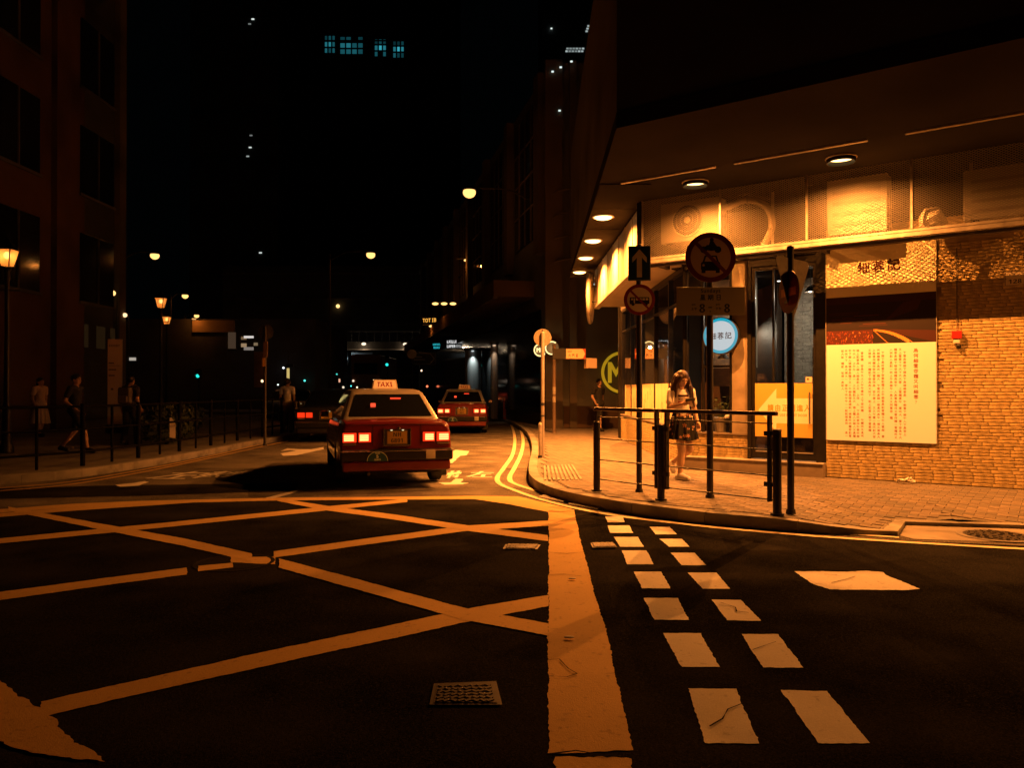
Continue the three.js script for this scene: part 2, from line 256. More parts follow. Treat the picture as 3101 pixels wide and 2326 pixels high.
M.steel = std([0.32, 0.31, 0.30], { map: T.metal, roughness: 0.45, metalness: 0.7 });

// ---------- road ----------
const road = struct(new THREE.Group(), 'road');
const RY = { new: 0.003, dark: 0.005, paint: 0.007, over: 0.0095 };
{
  const g = new THREE.PlaneGeometry(1200, 1200, 1, 1); g.rotateX(-Math.PI / 2);
  const p = g.attributes.position, uv = g.attributes.uv; for (let i = 0; i < p.count; i++) uv.setXY(i, p.getX(i), -p.getZ(i));
  part(road, 'asphalt', g, M.asphaltPale);
  // darker asphalt up to the yellow box's far border; colour also carries light falloff
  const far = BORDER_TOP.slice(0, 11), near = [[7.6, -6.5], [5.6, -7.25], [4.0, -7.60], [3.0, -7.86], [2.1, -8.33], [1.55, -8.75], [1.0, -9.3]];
  part(road, 'darkened_junction', sheet([[-40, 12], [40, 12], [40, -5], ...near, ...far.slice().reverse(), [-40, -9]], RY.new, 0.03, 0.15), M.asphaltDimmed);
  part(road, 'asphalt_patch', sheet([[-7.2, -10.5], [-7.7, -11.6], [-6.2, -12.0], [-3.4, -12.3], [-3.2, -11.4], [-5.0, -10.9]], RY.dark, 0.05, 0.12), M.asphaltDark);
  part(road, 'asphalt_patch', sheet([[-1.16, -10.02], [-0.34, -9.9], [-0.28, -10.3], [-1.05, -10.42]], RY.dark, 0.04, 0.06), M.asphaltDark);
  part(road, 'asphalt_patch', sheet([[0.75, -4.85], [0.95, -4.9], [0.86, -5.5], [0.80, -6.2], [0.70, -5.9], [0.72, -5.2]], RY.dark, 0.04, 0.06), M.asphaltDark);
  part(road, 'trench_repair', sheet([[2.36, -6.3], [3.58, -6.9], [3.60, -1.0], [2.33, -1.0]], RY.new + 0.0009, 0.012, 0.06), matte([0.034, 0.033, 0.032], { map: T.asphalt, bumpMap: T.asphaltBump, bumpScale: 0.005 }));
  part(road, 'box_border', sheet(BORDER, RY.paint, 0.012, 0.014), M.yellow);
  part(road, 'box_border', sheet(BORDER_END, RY.paint, 0.025, 0.02), M.yellow);
  part(road, 'box_border', sheet(BORDER_TOP, RY.paint, 0.012, 0.06), M.yellow);
  part(road, 'box_corner', sheet(BLOB, RY.paint + 0.0035, 0.022, 0.02), M.yellow);
  DIAGONALS.forEach((d, i) => part(road, 'box_line', sheet(d, RY.paint + 0.0007 * (1 + i % 3) + (i === 0 || i === 1 || i === 3 ? 0.0022 : 0), 0.011, 0.025), M.yellow));
  STUDS.forEach((s) => part(road, 'crossing_stud', sheet(s, RY.paint, 0.009, 0.014), M.white));
  part(road, 'white_patch', sheet(PATCH, RY.paint, 0.014, 0.015), M.white);
  // cracks that break the paint
  const crack = (pts, w) => { for (let k = 0; k + 1 < pts.length; k++) part(road, 'crack', band([pts[k], pts[k + 1]], w * rr(0.6, 1.1), RY.over + 0.004 + k * 0.0003, w * 0.5), M.asphaltDark); };
  crack([[0.18, -4.25], [0.26, -4.27], [0.30, -4.12], [0.34, -4.05], [0.28, -4.0], [0.17, -4.02]], 0.006); crack([[0.27, -6.2], [0.42, -6.22], [0.55, -6.15]], 0.010);
  crack([[0.33, -7.05], [0.5, -7.0], [0.66, -7.06]], 0.014); crack([[0.15, -3.16], [0.26, -3.19], [0.38, -3.15], [0.50, -3.18]], 0.008);
  crack([[1.45, -5.40], [1.52, -5.28], [1.50, -5.18], [1.57, -5.15]], 0.009); crack([[1.42, -5.33], [1.52, -5.30]], 0.006); crack([[0.87, -3.42], [0.95, -3.50], [1.00, -3.60], [1.08, -3.66]], 0.008); crack([[1.37, -4.42], [1.47, -4.5], [1.55, -4.56]], 0.005);
  crack([[2.45, -5.95], [2.6, -6.05], [2.72, -6.15]], 0.008); crack([[2.50, -6.22], [2.60, -6.2]], 0.008);
  const lo = smoothPath(LINE_OUT, 140);
  part(road, 'kerb_line', band(lo, 0.085, RY.over), M.yellowPale);
  part(road, 'kerb_line', band(smoothPath(LINE_IN, 70), 0.085, RY.over), M.yellowPale);
  part(road, 'kerb_line', band(smoothPath(LINE_IN2, 50), 0.07, RY.over), M.yellowPale);
  for (const l of LEFT_LINES) part(road, 'kerb_line', band(smoothPath(l, 130), 0.09, RY.paint), M.yellow);
  for (const a of [...RIGHT_ARROW, ...LEFT_ARROW]) part(road, 'arrow_marking', sheet(a, RY.paint, 0.02, 0.06), M.white);
  const groundGlyph = (frame, ch, w) => {   // a character painted on the road: each stroke a strip
    const [o, ax, ay] = frame, ex = [(ax[0] - o[0]) / 100, (ax[1] - o[1]) / 100], ey = [(ay[0] - o[0]) / 100, (ay[1] - o[1]) / 100], gs = [];
    GLYPHS[ch].split(';').forEach((st, k) => {
      const p = st.split(' ').map((q) => { const [a, b] = q.split(',').map(Number), c = 100 - b; return [o[0] + ex[0] * a + ey[0] * c, o[1] + ex[1] * a + ey[1] * c]; });
      gs.push(band(p, w, RY.paint + k * 0.0003, 0.008));
    });
    part(road, 'road_character', gs, M.white);
  };
  groundGlyph(RIGHT_GLYPHS[0], '轉', 0.05); groundGlyph(RIGHT_GLYPHS[1], '左', 0.07);
  groundGlyph(LEFT_GLYPHS[0], '左', 0.09); groundGlyph(LEFT_GLYPHS[1], '轉', 0.06);
  part(road, 'gutter_apron', sheet([[3.95, -7.90], [4.31, -8.48], [5.475, -8.26], [7.6, -7.2], [7.6, -6.75], [5.6, -7.42], [4.0, -7.72]], RY.dark, 0.01, 0.1), M.apron);
}
// ---------- metal covers in the road ----------
function cover(name, label, poly, mat, y, studs, group) {
  const cx = poly.reduce((a, p) => a + p[0], 0) / poly.length, cz = poly.reduce((a, p) => a + p[1], 0) / poly.length, loc = poly.map((p) => [p[0] - cx, p[1] - cz]);
  const t = thing(name, label, 'manhole cover', [cx, y, cz], 0, group);
  part(t, 'frame', sheet(loc, 0), mat);
  part(t, 'plate', sheet(loc.map((p) => [p[0] * 0.88, p[1] * 0.88]), 0.004), mat);
  const gs = [];
  for (let a = 0.1; a < 0.95; a += studs) for (let b = 0.1; b < 0.95; b += studs * 1.3) {
    const q = (i) => (1 - b) * ((1 - a) * loc[0][i] + a * loc[1][i]) + b * ((1 - a) * loc[3][i] + a * loc[2][i]);
    gs.push(new THREE.BoxGeometry(0.035, 0.006, 0.018).rotateY(rnd() > 0.5 ? 0.7 : -0.7).translate(q(0) * 0.92, 0.006, q(1) * 0.92));
  }
  part(t, 'tread', gs, mat).userData = { kind: 'stuff' };
}
cover('manhole_cover', 'small pale rectangular cover beside the broad yellow line', COVERS.square, M.ironPale, 0.013, 0.09);
cover('manhole_cover', 'dark square iron cover in the near junction asphalt', COVERS.near, M.iron, 0.013, 0.11);
cover('manhole_cover', 'narrow pale cover left of the white crossing studs', COVERS.small, M.ironPale, 0.020, 0.12);
{
  const t = thing('round_manhole_cover', 'round iron cover in the concrete gutter by the brick wall', 'manhole cover', [ROUND_COVER[0], 0.012, ROUND_COVER[1]]);
  part(t, 'frame', new THREE.RingGeometry(0.30, 0.36, 40).rotateX(-Math.PI / 2), M.ironPale);
  part(t, 'plate', new THREE.CircleGeometry(0.30, 40).rotateX(-Math.PI / 2).translate(0, -0.002, 0), M.iron);
  const gs = []; for (let k = 0; k < 46; k++) { const a = k * 2.4, r = 0.04 + 0.036 * Math.sqrt(k); gs.push(new THREE.BoxGeometry(0.04, 0.006, 0.012).rotateY(a).translate(Math.cos(a) * r, 0.003, Math.sin(a) * r)); }
  part(t, 'tread', gs, M.iron).userData = { kind: 'stuff' };
}
{
  const t = thing('round_manhole_cover', 'round cover with yellow paint where the box lines cross', 'manhole cover', [CENTRE_COVER[0], 0.006, CENTRE_COVER[1]]);
  part(t, 'frame', new THREE.RingGeometry(0.30, 0.335, 40).rotateX(-Math.PI / 2).translate(0, 0.002, 0), matte([0.05, 0.047, 0.044], { map: T.metal }));
  part(t, 'plate', new THREE.CircleGeometry(0.30, 40).rotateX(-Math.PI / 2), M.asphaltDark);
}
GRATES.forEach((q, i) => {
  const cx = (q[0][0] + q[2][0]) / 2, cz = (q[0][1] + q[2][1]) / 2, t = thing('drain_grate', i ? 'slotted iron drain grate, nearer one along the kerb' : 'slotted iron drain grate at the bend of the kerb', 'drain grate', [cx, 0.010, cz], 0, 'kerb drain grates');
  const l = q.map((p) => [p[0] - cx, p[1] - cz]);
  part(t, 'pit', sheet(l, 0.001), M.black);
  for (let k = 0; k < 12; k++) {
    const a = (k + 0.2) / 12, b = (k + 0.8) / 12, m = (s, t2) => [0, 1].map((c) => (1 - t2) * ((1 - s) * l[0][c] + s * l[1][c]) + t2 * ((1 - s) * l[3][c] + s * l[2][c]));
    part(t, 'slat', slab([m(a, 0.04), m(b, 0.04), m(b - 0.02, 0.96), m(a - 0.02, 0.96)], 0.002, 0.012), M.ironPale);
  }
});

// ---------- corner pavement, kerbstones, pavers ----------
const KH = 0.14, UX = 0.809, UZ = 0.588;   // kerb height; direction of the shop front along the ground
const CORNER = [2.95, -13.35];
const wallPoint = (t, n) => [CORNER[0] + t * UX - n * UZ, CORNER[1] + t * UZ + n * UX];
const kerbLine = [...KERB.slice(0, 4), ...smoothPath(KERB.slice(3), 110).slice(1)];
const kerbIn = offsetPath(kerbLine, 0.15);
const sm = (a, b, x) => { const t = clamp((x - a) / (b - a)); return t * t * (3 - 2 * t); };
const dropRow = kerbLine.filter((p) => p[0] > 2.2 && p[0] < 7.2);
const pavH = (x, z) => { if (x < 2.5) return KH; let d = 9; for (const q of dropRow) d = Math.min(d, Math.hypot(q[0] - x, q[1] - z)); return KH - 0.095 * sm(2.6, 3.9, x) * (1 - sm(0.1, 1.3, d)); };   // dropped kerb towards the right
{
  const pv = struct(new THREE.Group(), 'pavement');
  part(pv, 'concrete_bed', slab([...kerbIn.filter((q) => q[1] < -14.9), [-1.1, -44], [16, -44], [16, -14.9]], 0, 0.127), M.pave);
  { // mortar bed under the pavers, falling with the dropped kerb
    const edge = [...offsetPath(kerbLine, 0.09), [16, -44], [16, -4]], pos = [], uv = [], e = 0.07;
    for (let x = 0.1; x < 8.4; x += e) for (let z = -15.2; z < -6.6; z += e) {
      if (![[0, 0], [e, 0], [e, e], [0, e]].every(([a, b]) => inside([x + a, z + b], edge))) continue;
      const q = (a, b) => [x + a, pavH(x + a, z + b) - 0.009, z + b];
      for (const c of [q(0, 0), q(0, e), q(e, e), q(0, 0), q(e, e), q(e, 0)]) { pos.push(...c); uv.push(c[0], c[2]); }
    }
    const bg = new THREE.BufferGeometry(); bg.setAttribute('position', new THREE.Float32BufferAttribute(pos, 3)); bg.setAttribute('uv', new THREE.Float32BufferAttribute(uv, 2)); bg.computeVertexNormals();
    part(pv, 'mortar_bed', bg, M.pave);
  }
  // kerbstones about 0.9 m long
  let start = 0, acc = 0;
  const stones = [];
  for (let i = 1; i < kerbLine.length; i++) {
    acc += Math.hypot(kerbLine[i][0] - kerbLine[i - 1][0], kerbLine[i][1] - kerbLine[i - 1][1]);
    const bend = i <= 3;
    if (acc > 0.85 || bend || i === kerbLine.length - 1) { stones.push([start, i]); start = i; acc = 0; }
  }
  const ks = [M.kerb, std([0.33, 0.31, 0.28], { map: T.concrete, roughness: 0.9 }), std([0.40, 0.38, 0.34], { map: T.concrete, roughness: 0.9 })];
  stones.forEach(([a, b], k) => {
    const o = kerbLine.slice(a, b + 1), n = kerbIn.slice(a, b + 1), L = Math.hypot(o.at(-1)[0] - o[0][0], o.at(-1)[1] - o[0][1]) || 1, gx = ((o.at(-1)[0] - o[0][0]) / L) * 0.004, gz = ((o.at(-1)[1] - o[0][1]) / L) * 0.004;
    const at = (p, s) => [p[0] + gx * s, p[1] + gz * s], oo = o.map((p, i) => (i === 0 ? at(p, 1) : i === o.length - 1 ? at(p, -1) : p)), nn = n.map((p, i) => (i === 0 ? at(p, 1) : i === n.length - 1 ? at(p, -1) : p));
    const mx = (o[0][0] + o.at(-1)[0]) / 2, low = pavH(mx, (o[0][1] + o.at(-1)[1]) / 2) + rr(-0.003, 0.003);
    const kg = slab([...oo, ...nn.reverse()], -0.02, low);
    if (mx > 2.4) { const kp = kg.attributes.position; for (let q = 0; q < kp.count; q++) if (kp.getY(q) > 0) kp.setY(q, pavH(kp.getX(q), kp.getZ(q))); }
    part(pv, 'kerbstone', kg, ks[k % 3]);
  });
  // pavers, 200 x 100 mm, laid along the shop front
  const poly = [...offsetPath(kerbLine, 0.17), [8.6, -44], [16, -44], [16, -4]], spots = [];
  for (let r = -230; r < 60; r++) for (let c = -110; c < 40; c++) {
    const n = r * 0.104 - 0.02, t = c * 0.206 + (r & 1 ? 0.103 : 0), [x, z] = wallPoint(t, n);
    if (z < -36 || x > 7.4) continue;
    if (n < 0.1 && x > 2.9 && t > -0.6) continue;
    if (x > 3.0 && z < -12.9 && z > -21.8) continue;
    if (x > 1.7 && z < -26.5) continue;
    if (x > 3.4 && z < -21) continue;
    const ok = [[-0.1, -0.05], [0.1, -0.05], [0.1, 0.05], [-0.1, 0.05]].every(([a, b]) => { const q = wallPoint(t + a, n + b); return inside(q, poly); });
    if (ok) spots.push([x, z, Math.hypot(x, z)]);
  }
  spots.sort((a, b) => a[2] - b[2]);
  const g = uvMetres(new RoundedBoxGeometry(0.2, 0.05, 0.1, 1, 0.004)), turn = Math.atan2(-UZ, UX);
  const tones = [[0.36, 0.30, 0.25], [0.31, 0.27, 0.23], [0.41, 0.34, 0.28], [0.27, 0.24, 0.21]], pm = tones.map((c) => std(c, { map: T.concrete, roughness: 0.88 }));
  const lay = (o, x, z) => { const e = 0.05, nx = (pavH(x - e, z) - pavH(x + e, z)) / (2 * e) + rr(-0.008, 0.008), nz = (pavH(x, z - e) - pavH(x, z + e)) / (2 * e) + rr(-0.008, 0.008); o.position.set(x, pavH(x, z) - 0.025 + rr(-0.002, 0.0015), z); o.quaternion.setFromUnitVectors(V(0, 1, 0), V(nx, 1, nz).normalize()).multiply(new THREE.Quaternion().setFromAxisAngle(V(0, 1, 0), turn)); };
  spots.slice(0, 300).forEach(([x, z]) => lay(part(pv, 'paver', g, pm[Math.floor(rnd() * 4)]), x, z));
  const rest = spots.slice(300), im = new THREE.InstancedMesh(g, std([1, 1, 1], { map: T.concrete, roughness: 0.88 }), rest.length), o = new THREE.Object3D();
  rest.forEach(([x, z], i) => { lay(o, x, z); o.updateMatrix(); im.setMatrixAt(i, o.matrix); im.setColorAt(i, lin(...tones[Math.floor(rnd() * 4)])); });
  im.name = 'pavers'; im.userData = { kind: 'stuff' }; im.castShadow = im.receiveShadow = true; pv.add(im);
  // grooved tactile strip by the bend
  const q = TACTILE;
  for (let k = 0; k < 9; k++) { const a = k / 9, b = (k + 0.55) / 9, m = (s, t2) => [0, 1].map((c) => (1 - t2) * ((1 - s) * q[0][c] + s * q[1][c]) + t2 * ((1 - s) * q[3][c] + s * q[2][c])); part(pv, 'tactile_rib', slab([m(a, 0), m(b, 0), m(b, 1), m(a, 1)], KH - 0.005, KH + 0.012), M.kerb); }
}
// ---------- left pavement ----------
{
  const pv = struct(new THREE.Group(), 'pavement');
  const line = smoothPath(LEFT_KERB, 80), back = offsetPath(line, -0.15);
  part(pv, 'concrete_bed', slab([...back, [-60, -42], [-60, -8]], 0, 0.135), M.pave);
  for (let i = 0; i + 2 < line.length; i += 2) {
    const o = line.slice(i, i + 3), n = back.slice(i, i + 3).reverse();
    const f = (p, q, s) => [p[0] + (q[0] - p[0]) * s, p[1] + (q[1] - p[1]) * s];
    o[0] = f(o[0], o[1], 0.01); n[2] = f(n[2], n[1], 0.01);
    part(pv, 'kerbstone', slab([...o, ...n], -0.02, KH), M.kerb);
  }
  const pv2 = struct(new THREE.Group(), 'pavement');
  part(pv2, 'concrete_bed', slab([[-12, -46], [-9.5, -44], [-9.2, -80], [-60, -80], [-60, -46]], 0, 0.13), M.pave);
}
// ---------- corner restaurant building ----------
const FT = Math.atan2(-UZ, UX);   // turn that lays local x along the shop front, local z outwards
const SIDE_X = 2.95, SIDE_FAR = -21.55, SIDE_L = 8.2;
const atFront = (o) => { o.position.set(CORNER[0], 0, CORNER[1]); o.rotation.y = FT; return o; };
const atSide = (o) => { o.position.set(SIDE_X, 0, SIDE_FAR); o.rotation.y = -Math.PI / 2; return o; };
const front = (t, y, n) => { const [x, z] = wallPoint(t, n); return [x, y, z]; };
Object.assign(M, {
  mortar: std([0.50, 0.39, 0.21], { map: T.concrete, roughness: 0.95 }),
  frame: std([0.022, 0.019, 0.016], { map: T.metal, roughness: 0.45, metalness: 0.35 }),
  stone: std([0.30, 0.25, 0.20], { map: T.concrete, roughness: 0.75 }),
  plaster: std([0.42, 0.36, 0.28], { map: T.plaster, bumpMap: T.plaster, bumpScale: 0.006, roughness: 0.9 }),
  rail: std([0.55, 0.50, 0.44], { map: T.metal, roughness: 0.5, metalness: 0.4 }),
  mesh: std([0.28, 0.26, 0.23], { roughness: 0.55, metalness: 0.35 }),
  cage: matte([0.13, 0.12, 0.11], { map: T.grime, roughness: 0.85 }),
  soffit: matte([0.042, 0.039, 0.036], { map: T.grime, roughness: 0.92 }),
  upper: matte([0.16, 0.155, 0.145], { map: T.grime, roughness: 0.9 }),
  glass: phys([0.97, 0.98, 0.98], { transmission: 1, thickness: 0, roughness: 0.015, ior: 1.5 }),
  panel: std([0.50, 0.44, 0.36], { map: T.grime, roughness: 0.6 }),
  beigeWall: std([0.62, 0.60, 0.56], { map: T.plaster, roughness: 0.9 }),
  woodDark: std([0.07, 0.035, 0.018], { map: T.metal, roughness: 0.6 }),
});
const shop = thing('corner_restaurant', 'corner restaurant building with brick walls, glazed front and mesh cage under a deep soffit', 'building');
const brickMats = [[0.62, 0.49, 0.24], [0.59, 0.46, 0.22], [0.65, 0.51, 0.26], [0.61, 0.47, 0.23], [0.57, 0.45, 0.22]].map((c) => std(c, { map: T.brick, bumpMap: T.brickBump, bumpScale: 0.003, roughness: 0.72 }));
const brickGeo = uvMetres(new RoundedBoxGeometry(0.245, 0.0395, 0.03, 1, 0.006));
function bricks(wall, x0, x1, y0, y1, z, skip, most = 300) {   // each brick a mesh; past the limit one joined part
  const spots = [];
  for (let r = 0; y0 + r * 0.047 + 0.04 < y1; r++) for (let x = x0 - hash(r, 5) * 0.24; x < x1; x += 0.2475) {
    const a = Math.max(x, x0), b = Math.min(x + 0.245, x1), y = y0 + r * 0.047 + 0.0235;
    if (b - a < 0.03 || (skip && skip((a + b) / 2, y))) continue;
    spots.push([(a + b) / 2, y, b - a]);
  }
  const key = (s) => { const p = wall.localToWorld(V(s[0], s[1], 0)); return Math.hypot(p.x, p.z) + Math.abs(s[1] - 1.3) * 0.5 + (p.x / -p.z > 0.672 ? 4 : 0); };
  wall.updateMatrixWorld(); spots.sort((a, b) => key(a) - key(b));
  const rest = [];
  spots.forEach(([x, y, w], i) => {
    if (i < most) { const m = part(wall, 'brick', brickGeo, brickMats[Math.floor(rnd() * 5)], [x, y, z - 0.017 + rr(0, 0.003)]); m.scale.x = w / 0.245; m.rotation.z = rr(-0.004, 0.004); }
    else rest.push(brickGeo.clone().scale(w / 0.245, 1, 1).translate(x, y, z - 0.017 + rr(0, 0.003)));
  });
  if (rest.length) part(wall, 'bricks', rest, brickMats[0]).userData = { kind: 'stuff' };
}
{
  // front wall with the poster
  const fw = atFront(part(shop, 'front_wall', bx(2.35, 7.6, KH - 0.02, 3.95, -0.25, -0.016), M.mortar));
  bricks(fw, 2.352, 7.0, KH, 3.6, 0, (x, y) => (x > 2.33 && x < 3.84 && y > 0.74 && y < 3.62));
  const dado = atFront(part(shop, 'window_dado', bx(0.0, 1.12, KH, 0.735, -0.35, -0.106), M.mortar));
  bricks(dado, 0.02, 1.10, 0.345, 0.735, -0.09);
  const sd = atSide(part(shop, 'side_dado', bx(0.55, SIDE_L, KH - 0.02, 0.79, -0.30, -0.016), M.mortar));
  bricks(sd, 0.56, SIDE_L - 0.02, KH, 0.79, 0, null, 290);
  atFront(part(shop, 'window_sill', bx(-0.02, 1.12, 0.735, 0.762, -0.38, -0.07), M.stone));
  atSide(part(shop, 'window_sill', bx(0.5, SIDE_L + 0.02, 0.79, 0.82, -0.3, 0.012), M.stone));
  atFront(part(shop, 'door_step', bx(0.02, 2.345, 0.05, 0.335, -0.4, 0.16), M.stone));
  atFront(part(shop, 'step_nosing', rbx(0.0, 2.342, 0.335, 0.352, -0.4, 0.175, 0.006), M.kerb));
  const pier = atFront(part(shop, 'plaster_pier', bx(0.83, 1.10, 0.762, 3.62, -0.42, -0.09), M.plaster));
  // frames
  const fr = (x0, x1, y0, y1, z0, z1) => atFront(part(shop, 'window_frame', bx(x0, x1, y0, y1, z0, z1), M.frame));
  fr(-0.04, 0.035, 0.762, 3.62, -0.16, -0.08); fr(0.30, 0.335, 0.762, 3.62, -0.14, -0.09); fr(0.79, 0.828, 0.762, 3.62, -0.15, -0.08);
  fr(1.102, 1.165, 0.352, 3.62, -0.16, -0.05); fr(2.195, 2.348, 0.352, 3.62, -0.18, -0.03);
  fr(1.165, 2.195, 3.50, 3.62, -0.15, -0.06); fr(0.035, 0.79, 3.54, 3.62, -0.15, -0.082); fr(0.335, 0.79, 1.86, 1.9, -0.13, -0.096);
  const door = atFront(part(shop, 'glass_door', [bx(1.167, 1.225, 0.37, 3.498, -0.13, -0.08), bx(2.14, 2.193, 0.37, 3.498, -0.13, -0.08), bx(1.225, 2.14, 0.37, 0.475, -0.13, -0.08), bx(1.225, 2.14, 3.43, 3.498, -0.13, -0.08), bx(1.50, 1.53, 1.62, 3.43, -0.12, -0.09)], M.frame));
  part(door, 'kick_strip', bx(1.23, 2.135, 0.475, 0.487, -0.11, -0.072), M.rail);
  part(door, 'door_handle', [bar([2.09, 0.95, -0.05], [2.09, 1.45, -0.05], 0.012), bar([2.09, 1.0, -0.05], [2.09, 1.0, -0.085], 0.008), bar([2.09, 1.4, -0.05], [2.09, 1.4, -0.085], 0.008)], M.steel);
  part(door, 'pane', bx(1.225, 2.14, 0.487, 3.43, -0.107, -0.101), M.glass);
  atFront(part(shop, 'window_pane', bx(0.035, 0.30, 0.762, 3.54, -0.122, -0.116), M.glass));
  atFront(part(shop, 'window_pane', bx(0.335, 0.79, 1.9, 3.54, -0.122, -0.116), M.glass));
  atFront(part(shop, 'header_beam', bx(-0.04, 2.348, 3.622, 3.90, -0.28, -0.03), M.frame));
  // side windows
  const sf = (x0, x1, y0, y1) => atSide(part(shop, 'window_frame', bx(x0, x1, y0, y1, -0.12, -0.03), M.frame));
  for (const x of [0.55, 2.1, 3.7, 5.3, 6.8, 8.10]) sf(x - 0.03, x + 0.03, 0.82, 3.56);
  sf(0.55, SIDE_L, 3.5605, 3.64); sf(0.52, 8.07, 3.02, 3.06);
  for (const [a, b] of [[0.58, 2.07], [2.13, 3.67], [3.73, 5.27], [5.33, 6.77], [6.83, 8.07]]) atSide(part(shop, 'window_pane', bx(a, b, 0.825, 3.018, -0.078, -0.072), M.glass));
  atSide(part(shop, 'header_beam', bx(0.0, SIDE_L, 3.642, 4.66, -0.28, -0.05), M.cage));
  atSide(part(shop, 'end_post', [bx(0.0, 0.22, KH - 0.02, 4.66, -0.22, 0.0), bx(0.26, 0.34, KH, 3.6, -0.14, -0.04)], M.frame));
  atSide(part(shop, 'end_wall', bx(-0.02, 0.2, KH - 0.02, 4.66, -8, -0.23), M.upper));
  // plywood boards screening the lower side windows
  const ply = canvas(1024, 256, (g, w, h) => {
    g.fillStyle = '#dcc49a'; g.fillRect(0, 0, w, h);
    for (let k = 0; k < 90; k++) { const x = rnd() * w, c = 150 + rnd() * 60; g.strokeStyle = `rgba(${c},${c * 0.72},${c * 0.42},0.35)`; g.lineWidth = 1 + rnd() * 3; g.beginPath(); g.moveTo(x, 0); g.bezierCurveTo(x + rr(-14, 14), h * 0.3, x + rr(-14, 14), h * 0.7, x + rr(-8, 8), h); g.stroke(); }
    for (let k = 0; k < 26; k++) { const x = rnd() * w, y = rnd() * h * 0.7, L = rr(40, 130), s = rr(4, 12); g.strokeStyle = 'rgba(96,52,20,0.75)'; g.lineWidth = 1.5 + rnd() * 2.5; g.beginPath(); g.moveTo(x, y); g.bezierCurveTo(x + s, y + L * 0.3, x + s, y + L * 0.8, x - s * 0.4, y + L); g.bezierCurveTo(x - s, y + L * 0.7, x - s, y + L * 0.3, x - s * 0.2, y + L * 0.05); g.stroke(); }
  });
  for (const [a, b] of [[1.0, 2.06], [2.14, 3.66], [3.74, 5.26], [5.34, 6.76], [6.84, 8.06]]) {
    const g = new THREE.BoxGeometry(b - a, 0.78, 0.012); const uv = g.attributes.uv; for (let i = 0; i < uv.count; i++) uv.setX(i, (a + uv.getX(i) * (b - a)) / 8);
    atSide(part(shop, 'plywood_board', g.translate((a + b) / 2, 1.215, -0.055), std(0xffffff, { map: ply, roughness: 0.75 })));
  }
  // soffit over the pavement and the storeys above it
  const R = wallPoint(9.5, 4.2), In = wallPoint(9.5, -0.2);
  const outer = [[1.27, -9.38], R, In, [SIDE_X + 1, SIDE_FAR], [1.66, SIDE_FAR - 0.4]];
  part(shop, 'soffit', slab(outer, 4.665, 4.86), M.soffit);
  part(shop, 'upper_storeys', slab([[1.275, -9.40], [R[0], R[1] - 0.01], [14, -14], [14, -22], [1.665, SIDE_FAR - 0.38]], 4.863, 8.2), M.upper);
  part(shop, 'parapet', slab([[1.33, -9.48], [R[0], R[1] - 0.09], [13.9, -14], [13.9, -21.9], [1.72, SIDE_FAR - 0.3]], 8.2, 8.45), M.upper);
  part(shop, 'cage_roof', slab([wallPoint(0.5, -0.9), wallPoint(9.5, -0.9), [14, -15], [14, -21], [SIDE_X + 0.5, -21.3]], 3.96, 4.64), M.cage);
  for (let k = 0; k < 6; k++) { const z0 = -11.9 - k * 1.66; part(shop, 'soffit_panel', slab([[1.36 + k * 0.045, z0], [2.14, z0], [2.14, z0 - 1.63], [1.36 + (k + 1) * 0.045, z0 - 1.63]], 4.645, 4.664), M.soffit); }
  for (const [a, b] of [[-0.15, 1.35], [1.62, 3.35], [3.78, 7.4]]) atFront(part(shop, 'drip_edge', bx(a, b, 4.64, 4.6645, 1.94, 2.0), M.rail));
  // ledge and mesh cage
  atFront(part(shop, 'ledge', [bx(-0.44, 7.4, 3.60, 3.655, 0.62, 0.725), bx(-0.44, 7.4, 3.668, 3.70, 0.60, 0.70)], M.rail));
  atFront(part(shop, 'ledge_bracket', [bx(-0.43, 7.4, 3.56, 3.60, 0.50, 0.60), bx(2.36, 2.42, 3.58, 3.655, 0.0, 0.62), bx(-0.3, -0.24, 3.58, 3.655, 0.0, 0.62), bx(5.3, 5.36, 3.58, 3.655, 0, 0.62)], M.cage));
  const bays = [-0.43, 0.927, 2.254, 3.653, 4.97, 6.3];
  const cellW = 0.056, cellH = 0.031;
  const meshPanel = (x0, x1, y0, y1, w = 0.0066, th = 0.002) => {   // expanded metal: two families of slanting strands
    const gs = [], k = cellH / cellW, L = Math.hypot(cellW, cellH);
    for (const s of [1, -1]) for (let c = -Math.ceil(((x1 - x0) * k) / cellH) - 1; c * cellH < y1 - y0 + (x1 - x0) * k + cellH; c++) {
      // y - y0 = s * k * (x - x0) + c * cellH
      let a = 0, b = x1 - x0; const c0 = c * cellH, H = y1 - y0, xa = (0 - c0) / (s * k), xb = (H - c0) / (s * k);
      a = Math.max(a, Math.min(xa, xb)); b = Math.min(b, Math.max(xa, xb));
      if (b - a < 0.004) continue;
      const len = ((b - a) * L) / cellW, g = new THREE.BoxGeometry(len, w, th).rotateX(0.55).rotateZ(Math.atan(s * k)).translate(x0 + (a + b) / 2, y0 + c0 + s * k * ((a + b) / 2), s * 0.0012);
      gs.push(g);
    }
    return join(gs);
  };
  for (let i = 0; i + 1 < bays.length; i++) {
    atFront(part(shop, 'mesh_panel', meshPanel(bays[i] + 0.012, bays[i + 1] - 0.012, 3.70, 4.66).translate(0, 0, 0.69), M.mesh));
    const fl = meshPanel(bays[i] + 0.012, bays[i + 1] - 0.012, 0.0, 0.6); fl.rotateX(-Math.PI / 2).translate(0, 3.685, 0.61);
    atFront(part(shop, 'mesh_floor', fl, M.mesh));
  }
  for (const x of bays) atFront(part(shop, 'cage_post', bx(x - 0.014, x + 0.014, 3.70, 4.664, 0.675, 0.705), M.rail));
